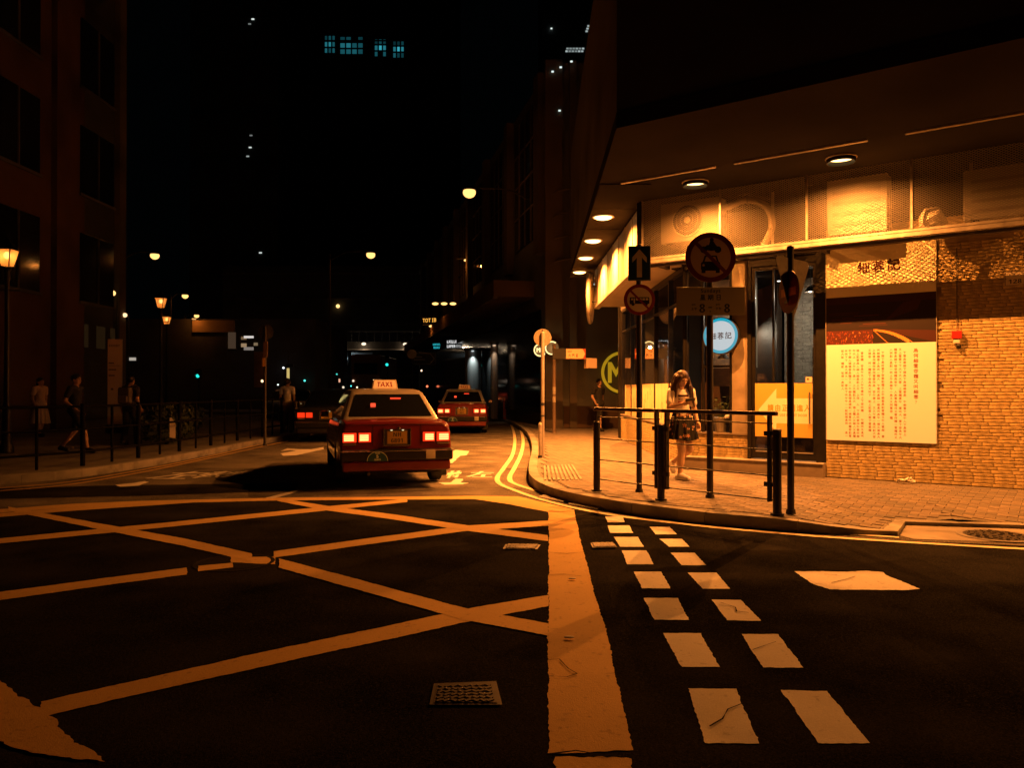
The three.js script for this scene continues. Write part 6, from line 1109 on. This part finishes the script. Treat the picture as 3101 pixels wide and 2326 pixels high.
{ // left brick block behind the lantern
  const t = thing('brick_block', 'dark brick block on the left behind the near lantern', 'building');
  part(t, 'wall', slab([[-15.2, -8], [-15.2, -27.5], [-45, -27.5], [-45, -8]], KH, 36), wallMat(0.13, 0.08, 0.058));
  for (let k = 0; k < 4; k++) { part(t, 'pilaster', bx(-15.2, -15.0, KH, 36, -12.5 - k * 4.6, -11.7 - k * 4.6), wallMat(0.13, 0.08, 0.058)); for (let s = 0; s < 3; s++) { const w = part(t, 'window', bx(-15.22, -15.14, 4.6 + s * 3.8, 7.0 + s * 3.8, -15.6 - k * 4.6, -13.4 - k * 4.6), darkPane); part(w, 'window_frame', [bx(-15.16, -15.1, 4.5 + s * 3.8, 4.6 + s * 3.8, -15.7 - k * 4.6, -13.3 - k * 4.6), bx(-15.16, -15.1, 4.6 + s * 3.8, 7 + s * 3.8, -14.53 - k * 4.6, -14.47 - k * 4.6)], MM.dark); } }
  const b = thing('stone_block', 'far left block with two windows glowing in place of an amber reflection', 'building');
  part(b, 'wall', slab([[-18.5, -32], [-18.5, -36.6], [-50, -36.6], [-50, -32]], KH, 40), MM.dark);
  const amber = canvas(64, 160, (g, w, h) => { g.fillStyle = '#c07a10'; g.fillRect(0, 0, w, h); for (let k = 0; k < 60; k++) { g.fillStyle = `rgba(${rnd() > 0.5 ? '255,190,60' : '60,34,6'},0.35)`; g.fillRect(rnd() * w, rnd() * h, rr(4, 18), rr(4, 24)); } });
  [[-33.3, 7.6, 0.5, 1.2], [-34.6, 7.6, 0.45, 1.2]].forEach(([z, y, w, h]) => { const q = part(b, 'glow_window', bx(-18.5, -18.44, y - h / 2, y + h / 2, z - w, z + w), new THREE.MeshStandardMaterial({ color: 0, emissive: lin(0.55, 0.5, 0.4), emissiveMap: amber })); part(q, 'window_frame', [bx(-18.5, -18.4, y - h / 2 - 0.08, y - h / 2, z - w, z + w), bx(-18.5, -18.4, y + h / 2, y + h / 2 + 0.08, z - w, z + w)], MM.dark); });  // pane glow stands in for the reflection of orange-lit stone
  part(b, 'pilaster', bx(-18.5, -18.25, KH, 40, -36.6, -36.0), MM.stoneDim); part(b, 'pilaster', bx(-18.5, -18.25, KH, 40, -32.6, -32.0), MM.stoneDim);
  [[-33.4, 3.3], [-34.8, 3.3], [-36.0, 3.3]].forEach(([z, y]) => part(b, 'shop_window', bx(-18.5, -18.46, y, y + 1.0, z - 0.35, z + 0.35), new THREE.MeshStandardMaterial({ color: 0, emissive: lin(0.012, 0.006, 0.002) })));
}
{ // shop row in the background on the left
  const t = thing('shop_row', 'low dark shop row beyond the left pavement with small lit windows', 'building');
  part(t, 'wall', bx(-36, -13.2, 0, 6.2, -62, -52), MM.dark);
  const lit = (x, y, w, h, c) => { const q = part(t, 'glow_window', bx(x - w / 2, x + w / 2, y, y + h, -52, -51.94), glow(c)); part(q, 'window_frame', bx(x - w / 2 - 0.06, x + w / 2 + 0.06, y - 0.06, y, -52, -51.9), MM.stoneDim); };
  lit(-18.8, 4.2, 0.5, 1.1, [0.05, 0.03, 0.018]); lit(-18.0, 4.3, 0.35, 0.25, [0.30, 0.2, 0.11]); lit(-17.2, 4.4, 0.25, 0.2, [0.2, 0.14, 0.08]); lit(-18.0, 4.8, 0.35, 0.2, [0.16, 0.1, 0.05]); lit(-26.2, 2.0, 0.35, 1.6, [0.10, 0.07, 0.05]); lit(-25.5, 3.4, 0.5, 0.2, [0.4, 0.36, 0.3]);
  const f = part(t, 'fascia_sign', bx(-21.4, -18.6, 5.3, 6.1, -52, -51.8), wallMat(0.5, 0.34, 0.18)); part(f, 'sign_lamp', bx(-21.3, -21.1, 6.12, 6.2, -51.7, -51.5), glow([1, 0.5, 0.15], 0.8)); lightAt(new THREE.PointLight(SODIUM, 1.3), -21.1, 6.0, -51.3, 4).name = 'sign_light';
  const s = thing('shop_screen', 'small white lit shop sign with a pale panel below', 'sign', [-17.0, 3.2, -50]); part(s, 'sign_lamp', bx(-0.3, 0.3, 1.58, 1.72, -0.05, 0.05), glow([0.7, 0.64, 0.6])); part(s, 'pane', bx(-0.3, 0.3, 0.8, 1.0, -0.05, 0.05), glow([0.2, 0.17, 0.15])); part(s, 'panel', bx(0.35, 1.0, -1.6, 0.7, -0.06, 0.02), wallMat(0.5, 0.33, 0.22));
}
// ---------- footbridge ----------
{
  const t = thing('footbridge', 'long dark footbridge across the street with round lamps', 'footbridge');
  part(t, 'deck', bx(-24, -1.5, 5.55, 6.3, -81, -78.6), wallMat(0.07, 0.065, 0.06)); part(t, 'edge_beam', bx(-24, -1.5, 5.42, 5.56, -78.6, -78.45), wallMat(0.30, 0.27, 0.24));
  part(t, 'pier', bx(-23.2, -22.2, 0, 5.5, -80.6, -79), MM.dark); part(t, 'pier', bx(-3.2, -2.4, 0, 5.5, -80.6, -79), MM.dark); part(t, 'railing', [bx(-24, -1.5, 7.3, 7.36, -78.65, -78.6), ...Array.from({ length: 30 }, (_, k) => bx(-24 + k * 0.77, -23.97 + k * 0.77, 6.3, 7.3, -78.64, -78.61))], MM.dark);
  [[-21.9, 5.75], [-20.7, 5.9], [-18.1, 5.95], [-15.0, 6.05], [-10.8, 6.02], [-6.4, 6.0]].forEach(([x, y], k) => { const s = thing('bridge_lamp', ['leftmost', 'second', 'third', 'fourth', 'fifth', 'rightmost'][k] + ' warm white round lamp along the footbridge', 'lamp', [x, y, -78.35], 0, 'lamps along the footbridge'); part(s, 'globe', new THREE.SphereGeometry(0.19, 14, 10).scale(1.25, 0.75, 0.8), glow([1, 0.78, 0.55], 1.6)); part(s, 'bracket', bx(-0.03, 0.03, -0.03, 0.03, -0.25, -0.1), M.black); lightAt(new THREE.PointLight(lin(1, 0.7, 0.42), 2.2), x, y - 0.25, -78.1, 4).name = 'bridge_light'; });
  const v = thing('vertical_sign', 'thin white vertical light sign under the footbridge', 'sign', [-17.4, 4.0, -80]); part(v, 'light_strip', bx(-0.1, 0.1, 0, 1.35, 0, 0.1), glow([0.75, 0.95, 1], 0.9)); part(v, 'casing', bx(0.1, 0.45, -0.05, 1.4, -0.1, 0.1), M.black);
  const w = thing('signboard', 'blank pale board washed by the vertical light sign', 'board', [-15.6, 4.0, -80.6]); part(w, 'panel', bx(-1.1, 1.1, 0, 1.3, 0, 0.1), wallMat(0.5, 0.52, 0.54)); part(w, 'frame', bx(-1.15, 1.15, -0.08, 0, 0, 0.12), M.black); lightAt(new THREE.PointLight(lin(0.75, 0.95, 1), 0.9), -16.9, 4.65, -79.9, 3).name = 'sign_light';
}
// ---------- towers ----------
{
  const teal = (k) => glow([0.02, 0.20, 0.25], k);
  const t = thing('office_tower', 'dark tower with a row of teal lit windows near the top', 'building');
  part(t, 'wall', bx(-38, -10, 0, 78, -150, -130), MM.tower);
  const groups = [[-31.6, -29.7, 3], [-29.0, -25.0, 4], [-23.2, -21.1, 3], [-20.1, -18.1, 3]];
  for (const [x0, x1, n] of groups) for (let r = 0; r < 3; r++) for (let k = 0; k < n; k++) { if (rnd() < 0.12) continue; const w = (x1 - x0) / n, b = [0.25, 0.9, 0.45][r] * rr(0.35, 1.1) * (x0 > -24 && r === 1 && k === 1 ? 2 : 1); const q = part(t, 'glow_window', bx(x0 + k * w + 0.14, x0 + (k + 1) * w - 0.14, 58.1 + (2 - r) * 1.05 - (x0 + 31) * 0.07, 58.8 + (2 - r) * 1.05 - (x0 + 31) * 0.07, -130, -129.9), teal(b)); }
  for (let f = 0; f < 18; f++) part(t, 'floor_band', bx(-38, -10, 4 + f * 4, 4.25 + f * 4, -130, -129.85), MM.dark);
  const t2 = thing('office_tower', 'dark tower on the right with white ceiling lights behind glass', 'building');
  part(t2, 'wall', bx(4, 22, 0, 70, -118, -104), MM.tower);
  const grid = (x, y, nx, ny) => { for (let i = 0; i < nx; i++) for (let j = 0; j < ny; j++) part(t2, 'glow_window', bx(x + i * 0.42 + j * 0.12, x + i * 0.42 + 0.3 + j * 0.12, y + j * 0.36, y + j * 0.36 + 0.2, -104, -103.92), glow([0.30, 0.36, 0.36], rr(0.6, 1.3))); };
  grid(9.9, 49.6, 7, 3); grid(7.2, 46.9, 6, 2); grid(10.6, 47.2, 2, 3);
  for (const [x, y] of [[5.3, 50.0]]) part(t2, 'wall_lamp', bx(x - 0.12, x + 0.12, y - 0.06, y + 0.06, -103.9, -103.7), glow([0.8, 0.95, 0.9]));
  const t3 = thing('residential_tower', 'dark slim tower left of centre with a few tiny lights', 'building');
  part(t3, 'wall', bx(-40, -29, 0, 62, -108, -96), MM.tower);
  for (const [x, y, k] of [[-32.2, 47.5, 1], [-32.6, 46.9, 0.2], [-32.4, 33, 0.2], [-32.5, 31.5, 0.8], [-32.8, 30.4, 0.4], [-31.2, 18.4, 0.9], [-31.5, 13.8, 0.4]]) part(t3, 'wall_lamp', bx(x - 0.16, x + 0.16, y - 0.07, y + 0.07, -96, -95.9), glow([0.8, 0.9, 0.85], k));
  for (let f = 0; f < 14; f++) part(t3, 'floor_band', bx(-40, -29, 3.6 + f * 4, 3.8 + f * 4, -96, -95.88), MM.dark);
}
// ---------- street lamps ----------
function streetLamp(label, x, z, px, pz, power) {
  const H = 9.2, t = thing('street_lamp', label, 'street lamp', [px, 0, pz], 0, 'tall street lamps'), dx = x - px, dz = z - pz;
  part(t, 'pole', cyl(0.09, 0.055, 0, H + 0.1, 14), M.steelPost);
  part(t, 'arm', tube([[0, H - 0.3, 0], [dx * 0.4, H + 0.15, dz * 0.4], [dx * 0.85, H + 0.16, dz * 0.85]], 0.035, 16, 8), M.steelPost);
  const hd = part(t, 'lamp_head', lathe([[0, 0.22], [0.12, 0.20], [0.27, 0.08], [0.28, 0.03], [0.26, 0.03], [0, 0.06]], 20), M.steelPost, [dx, H, dz]);
  part(hd, 'bulb', new THREE.SphereGeometry(0.25, 16, 12).scale(1, 0.85, 1).translate(0, -0.05, 0), glow([1, 0.52, 0.15], 2));
  lightAt(new THREE.PointLight(SODIUM, power), x, H - 0.36, z, 4).name = 'street_light';
}
streetLamp('tall street lamp over the road beyond the second taxi', -1.66, -30.1, 0.9, -30.8, POWER.street);
streetLamp('tall street lamp glowing above the traffic left of centre', -8.05, -44.1, -10.5, -44.6, POWER.street);
streetLamp('tall street lamp on the far left, highest of the left group', -20.5, -44.4, -22.6, -44.8, POWER.street);
streetLamp('tall street lamp behind the double lanterns', -26.9, -63.7, -28.2, -64, POWER.street);
streetLamp('tall street lamp farthest away on the left', -33.0, -81, -34.4, -81.4, POWER.street);
function lantern(label, x, z, y, power) {
  const t = thing('lantern_lamp', label, 'lantern', [x, KH, z], 0, 'old style lantern posts'), h = y - KH - 0.30;
  part(t, 'pole', lathe([[0.14, 0], [0.14, 0.12], [0.10, 0.2], [0.085, 0.9], [0.10, 0.95], [0.06, 1.05], [0.045, h - 0.3], [0.07, h - 0.25], [0.05, h - 0.12], [0.09, h], [0, h]], 18), M.blackSteel);
  const a = 0.085, b = 0.155, H = 0.36, cor = [[-1, -1], [1, -1], [1, 1], [-1, 1]];
  for (let k = 0; k < 4; k++) { const [p, q] = [cor[k], cor[(k + 1) % 4]]; part(t, 'lantern_pane', quad([p[0] * a, h + 0.02, p[1] * a], [q[0] * a, h + 0.02, q[1] * a], [q[0] * b, h + H, q[1] * b], [p[0] * b, h + H, p[1] * b]), phys([1, 0.78, 0.5], { transmission: 0.75, thickness: 0, roughness: 0.55, emissive: lin(0.5, 0.15, 0.015) })); part(t, 'frame_bar', bar([p[0] * a, h, p[1] * a], [p[0] * b, h + H, p[1] * b], 0.012, 6), M.blackSteel); }
  part(t, 'lamp_bulb', new THREE.SphereGeometry(0.065, 14, 10).scale(1, 1.2, 1).translate(0, h + 0.25, 0), glow([1, 0.62, 0.24], 4));
  part(t, 'lantern_cap', [lathe([[0.23, h + H], [0.22, h + H + 0.02], [0.14, h + H + 0.12], [0.07, h + H + 0.18], [0.05, h + H + 0.24], [0.015, h + H + 0.27], [0, h + H + 0.36]], 4).rotateY(0.785)], M.blackSteel);
  part(t, 'cross_bar', bar([-0.28, h - 0.5, 0], [0.28, h - 0.5, 0], 0.014, 6), M.blackSteel);
  lightAt(new THREE.PointLight(SODIUM, power), x, KH + h + 0.25, z, 3).name = 'lantern_light';
}
lantern('near lantern on a dark post at the left edge', -10.76, -16.5, 4.40, POWER.lantern);
lantern('upper of the two distant lanterns on the left', -12.7, -28.0, 4.72, POWER.lantern);
lantern('lower of the two distant lanterns on the left', -16.5, -37.0, 4.88, POWER.lantern);
// ---------- traffic lights ----------
function signal(label, x, y, z, lit, ped) {
  const t = thing('traffic_light', label, 'traffic light', [x, 0, z], 0, 'far traffic lights'), c = { g: [0.02, 0.72, 0.58], r: [1, 0.12, 0.03] };
  part(t, 'pole', cyl(0.055, 0.055, 0, y + 0.2, 12), M.steelPost);
  const n = ped ? 2 : 3, s = part(t, 'signal_head', rbx(-0.17, 0.17, -0.2, 0.16 + (n - 1) * 0.32, 0.03, 0.22, 0.03), M.black, [0, y, 0]);
  for (let k = 0; k < n; k++) { const on = (lit === 'g' && k === 0) || (lit === 'r' && k === n - 1); part(s, 'signal_lens', new THREE.CircleGeometry(0.115, 20).translate(0, k * 0.32, 0.225), on ? glow(c[lit], 1.5) : darkPane); part(s, 'visor', new THREE.CylinderGeometry(0.13, 0.13, 0.16, 16, 1, true, 1.57, 3.14).rotateX(Math.PI / 2).translate(0, k * 0.32, 0.3), M.black); }
}
signal('green traffic light ahead, left of the two over the traffic', -15.6, 3.26, -60, 'g'); signal('green traffic light ahead, right of the two over the traffic', -9.65, 3.37, -60, 'g');
signal('green signal beyond the left pavement, right of the pale panel', -21.4, 3.4, -60, 'g'); signal('small green signal low on the left between dark posts', -20.2, 2.33, -50, 'g', true);
signal('green signal just left of the white pillar sign', -23.6, 2.25, -45, 'g', true); signal('green signal half hidden behind the white pillar sign', -22.9, 2.25, -44.0, 'g', true); signal('red signal just right of the white pillar sign', -22.1, 2.1, -44, 'r', true);
// ---------- street furniture further off ----------
{
  const tex = canvas(128, 700, (g, w, h) => { g.fillStyle = '#d8bfa4'; g.fillRect(0, 0, w, h); g.fillStyle = '#6a5648'; g.font = 'bold 26px sans-serif'; g.fillText('EXHIBIT', 10, 60, 100); for (const [y, l] of [[190, 50], [244, 70], [292, 56]]) g.fillRect(8, y, l, 10); g.fillRect(8, 214, 110, 3); g.fillRect(30, 402, 22, 16); });
  const t = thing('pillar_sign', 'tall white pillar sign on the left pavement', 'sign', [-12.3, KH, -24.0], 0.3);
  part(t, 'panel', bx(-0.2, 0.2, 0.25, 2.9, -0.06, 0.06), panelEdge); part(t, 'panel_face', new THREE.PlaneGeometry(0.39, 2.62).translate(0, 1.575, 0.0635), std(0xffffff, { map: tex, roughness: 0.6 })); part(t, 'foot', bx(-0.24, 0.24, 0, 0.25, -0.12, 0.12), M.black);
  const b = thing('litter_bin', 'orange litter bin on the pavement beyond the second taxi', 'litter bin', [-0.13, KH, -34.9]);
  const orange = std([0.55, 0.10, 0.03], { roughness: 0.5 });
  part(b, 'drum', lathe([[0, 0], [0.26, 0], [0.27, 0.05], [0.27, 0.75], [0.25, 0.90], [0.16, 0.98], [0, 1.0]], 24), orange); part(b, 'opening', bx(-0.17, 0.05, 0.66, 0.78, 0.2, 0.275), M.black); part(b, 'band', cyl(0.275, 0.275, 0.12, 0.17, 24), M.palePost);
  const s = thing('strip_sign', 'pale yellow upright strip light above the man in white', 'sign', [-8.66, 0, -30]); part(s, 'pole', cyl(0.03, 0.03, 0, 2.8, 10), M.steelPost); part(s, 'light_strip', bx(-0.05, 0.05, 1.78, 2.3, 0.03, 0.06), glow([0.55, 0.42, 0.14])); part(s, 'cap', bx(-0.08, 0.2, 2.36, 2.46, -0.02, 0.04), M.steelPost);
  const d = thing('direction_board', 'dim blue direction board with a pale arrow border over the traffic', 'direction sign', [-5.15, 0, -45]);
  const bt = canvas(256, 128, (g, w, h) => { g.fillStyle = '#0b1f3a'; g.fillRect(0, 0, w, h); g.strokeStyle = '#8a939c'; g.lineWidth = 5; g.beginPath(); g.moveTo(6, 6); g.lineTo(200, 6); g.lineTo(248, 64); g.lineTo(200, 122); g.lineTo(6, 122); g.stroke(); g.fillStyle = '#8a939c'; g.fillRect(26, 40, 90, 8); g.fillRect(26, 70, 120, 8); });
  part(d, 'post', cyl(0.05, 0.05, 0, 3.7, 12), M.steelPost); part(d, 'board', bx(-0.7, 0.7, 2.9, 3.6, 0.05, 0.08), signBack); part(d, 'board_face', new THREE.PlaneGeometry(1.38, 0.68).translate(0, 3.25, 0.084), std(0xffffff, { map: bt, roughness: 0.6 }));
  const q = thing('road_sign', 'pale round sign beside the blue direction board', 'road sign', [-5.75, 0, -44.5]); post(q, 3.6, 0.04); part(q, 'sign_disc', new THREE.CylinderGeometry(0.27, 0.27, 0.01, 28).rotateX(Math.PI / 2).translate(0, 3.5, 0.05), wallMat(0.5, 0.48, 0.46));
}
{ // bus in the traffic far ahead
  const t = thing('city_bus', 'dim bus far ahead above the taxi roof', 'bus', [-11.9, 0, -63]);
  part(t, 'body', rbx(-1.2, 1.2, 0.35, 4.3, -9, 0, 0.12, 3), std([0.22, 0.10, 0.05], { roughness: 0.5 }));
  part(t, 'rear_window', bx(-0.95, 0.95, 2.7, 3.6, 0, 0.03), darkPane); part(t, 'rear_window', bx(-0.95, 0.95, 1.3, 1.9, 0, 0.03), std([0.16, 0.10, 0.07], { roughness: 0.4 }));
  for (const s of [-1, 1]) { part(t, 'marker_lamp', new THREE.SphereGeometry(0.09, 10, 8).translate(s * 1.0, 2.15, 0.05), glow([1, 0.8, 0.6], 1.2)); part(t, 'taillight', bx(s * 0.9 - 0.12, s * 0.9 + 0.12, 0.9, 1.1, 0, 0.04), glow([1, 0.08, 0.03], 0.7)); for (const z of [-1.8, -7]) part(t, 'wheel', new THREE.CylinderGeometry(0.48, 0.48, 0.28, 20).rotateZ(1.571).translate(s * 1.02, 0.48, z), rubber); }
  const rt = canvas(128, 96, (g) => { g.fillStyle = '#000'; g.fillRect(0, 0, 128, 96); g.fillStyle = '#9fe8f0'; g.font = 'bold 44px monospace'; g.fillText('905', 10, 42, 100); g.fillText('PA', 10, 86, 70); });
  const r = thing('route_display', 'small cyan lit route display left of the bus', 'sign', [-13.9, 2.4, -62]); part(r, 'casing', bx(-0.3, 0.3, -0.05, 0.75, -0.1, 0), M.black); part(r, 'display_face', new THREE.PlaneGeometry(0.55, 0.42).translate(0, 0.4, 0.005), new THREE.MeshStandardMaterial({ color: 0, emissive: lin(0.9, 0.9, 0.9), emissiveMap: rt })); part(r, 'pole', cyl(0.04, 0.04, -2.4, -0.05, 8), M.steelPost);
  const k = thing('lit_plate', 'small red edged lit plate above the black car', 'sign', [-13.3, 2.0, -59]); part(k, 'light_face', bx(-0.22, 0.22, 0, 0.26, 0, 0.04), glow([1, 0.5, 0.3], 0.9)); part(k, 'pole', cyl(0.04, 0.04, -2.0, 0, 8), M.steelPost);
}
// ---------- guard rail along the left kerb ----------
{
  const line = offsetPath(smoothPath(LEFT_KERB.slice(2, 9), 9), -0.4);
  for (let k = 0; k + 1 < line.length; k++) {
    const [x0, z0] = line[k], [x1, z1] = line[k + 1], L = Math.hypot(x1 - x0, z1 - z0), t = thing('guard_rail', 'dark guard rail panel along the left kerb, ' + ['first', 'second', 'third', 'fourth', 'fifth', 'sixth', 'seventh', 'eighth', 'ninth'][k] + ' from the camera', 'guard rail', [x0, KH, z0], Math.atan2(-(z1 - z0), x1 - x0), 'left kerb guard rail');
    for (const y of [0.25, 0.65, 1.05]) part(t, 'rail', bar([0, y, 0], [L, y, 0], 0.022, 8), railDark);
    part(t, 'upright', cyl(0.04, 0.04, 0, 1.1, 10), railDark); part(t, 'upright', cyl(0.025, 0.025, 0, 1.06, 8, L / 2), railDark);
  }
  const n = thing('notice_plate', 'small white notice plate tied to the left guard rail', 'notice', [-7.6, 0.42, -17.2], 0.4); part(n, 'plate', prism([[0, 0], [0.12, -0.02], [0.12, 0.30], [0.04, 0.44], [0, 0.44]], 0.008), std([0.75, 0.62, 0.45])); part(n, 'tie', bx(0.02, 0.1, 0.3, 0.32, -0.02, 0.0), M.black);
}
// planting behind the rail
{
  const o = new THREE.Object3D(), leaf = new THREE.CircleGeometry(0.07, 6).scale(1, 0.45, 1), im = new THREE.InstancedMesh(leaf, std([0.035, 0.05, 0.02], { roughness: 0.8, side: THREE.DoubleSide }), 2600);
  for (let i = 0; i < 2600; i++) { const c = Math.floor(i / 650), a = rnd() * 6.28, r = Math.cbrt(rnd()), ph = Math.acos(rr(-1, 1)); o.position.set(-8.6 - c * 0.5 + Math.sin(ph) * Math.cos(a) * r * 0.7, 0.62 + Math.cos(ph) * r * 0.5, -19.2 - c * 1.5 + Math.sin(ph) * Math.sin(a) * r * 0.8); o.rotation.set(rnd() * 6, rnd() * 6, rnd() * 6); o.scale.setScalar(rr(0.7, 1.5)); o.updateMatrix(); im.setMatrixAt(i, o.matrix); }
  im.name = 'hedge_foliage'; im.userData = { kind: 'stuff', label: 'low dark hedge behind the left guard rail', category: 'hedge' }; scene.add(im);
}

{ // podium beyond the footbridge and small lamps scattered along the street
  const t = thing('podium_block', 'dark podium block beyond the footbridge', 'building');
  part(t, 'wall', bx(-34, -4, 0, 16, -112, -91), MM.dark); for (let k = 0; k < 5; k++) part(t, 'floor_band', bx(-34, -4, 3 + k * 3, 3.2 + k * 3, -91, -90.85), MM.stoneDim);
  const dots = [[-20.4, 11.2, -90.7, [1, 0.6, 0.2], 0.22, 'warm bracket lamp high on the podium beyond the footbridge'], [-18.2, 5.87, -35.3, [1, 0.55, 0.18], 0.12, 'upper small amber lamp on the far left block'], [-18.2, 4.97, -36.4, [1, 0.62, 0.3], 0.10, 'lower small amber lamp on the far left block'], [-15.6, 2.3, -70, [1, 0.85, 0.6], 0.10, 'pale lamp low under the footbridge, left one'], [-13.0, 3.1, -72, [1, 0.9, 0.75], 0.10, 'pale lamp under the footbridge above the bus'], [-8.4, 3.2, -72, [1, 0.7, 0.45], 0.10, 'warm lamp under the footbridge right of the bus'], [-7.6, 2.6, -70, [1, 0.7, 0.4], 0.08, 'small warm lamp low behind the second taxi'], [-18.6, 2.2, -68, [0.9, 0.9, 0.8], 0.07, 'tiny white lamp low on the left of the traffic'], [-12.9, 1.9, -40, [1, 0.75, 0.4], 0.07, 'tiny lamp just right of the strip light'], [-20.9, 3.0, -57, [1, 0.5, 0.2], 0.07, 'tiny amber lamp left of the green signals'], [-31.5, 7.3, -66, [1, 0.5, 0.15], 0.16, 'amber lamp far left beside the tall lamps'], [-24.5, 3.6, -56, [1, 0.7, 0.4], 0.09, 'pale amber lamp above the shop row, left part'], [-15.2, 2.9, -51.5, [0.9, 0.95, 1], 0.07, 'tiny white lamp at the right end of the shop row'], [-11.0, 2.0, -66, [1, 0.3, 0.12], 0.09, 'small red lamp low under the footbridge'], [-6.9, 1.7, -63, [1, 0.2, 0.08], 0.09, 'small red lamp left of the second taxi roof'], [-14.2, 1.75, -47, [0.8, 1, 0.95], 0.05, 'tiny white lamp above the black saloon roof'], [-10.4, 1.6, -52, [1, 0.8, 0.5], 0.06, 'tiny warm lamp left of the first taxi sign'], [-8.2, 1.75, -54, [1, 0.9, 0.7], 0.06, 'tiny pale lamp right of the first taxi sign']];
  for (let k = 0; k < 22; k++) {   // points of light among the distant traffic
    const d = rr(48, 74), u = k < 16 ? rr(-0.285, -0.19) : rr(-0.08, -0.045), c = [[1, 0.8, 0.55], [0.9, 0.95, 1], [1, 0.55, 0.25], [1, 0.14, 0.06], [0.1, 0.9, 0.75]][Math.floor(rnd() * 5)];
    const s = thing('traffic_point_light', 'tiny point of light among the distant traffic', 'light', [u * d, rr(1.0, 3.3), -d], 0, 'points of light in the distant traffic');
    part(s, 'globe', new THREE.SphereGeometry(rr(0.045, 0.08), 10, 8), glow(c, rr(0.8, 1.8))); part(s, 'stalk', bar([0, 0, -0.1], [0, -s.position.y, -0.1], 0.02, 6), M.black);
  }
  for (const [x, y, z, c, r, l] of dots) { const s = thing('wall_lamp', l, 'lamp', [x, y, z], 0, 'small far lamps'); part(s, 'globe', new THREE.SphereGeometry(r, 12, 8), glow(c, 2)); part(s, 'bracket', bar([0, 0, -r], [0, 0.1, -r - 0.25], 0.02, 6), M.black); if (z > -60) part(s, 'stalk', bar([0, 0.1, -r - 0.25], [0, -y, -r - 0.25], 0.03, 6), M.steelPost); else part(s, 'stalk', bar([0, 0.1, -r - 0.25], [0, -y, -r - 0.25], 0.05, 6), M.steelPost); }
}

shade(scene);
renderer.render(scene, camera);
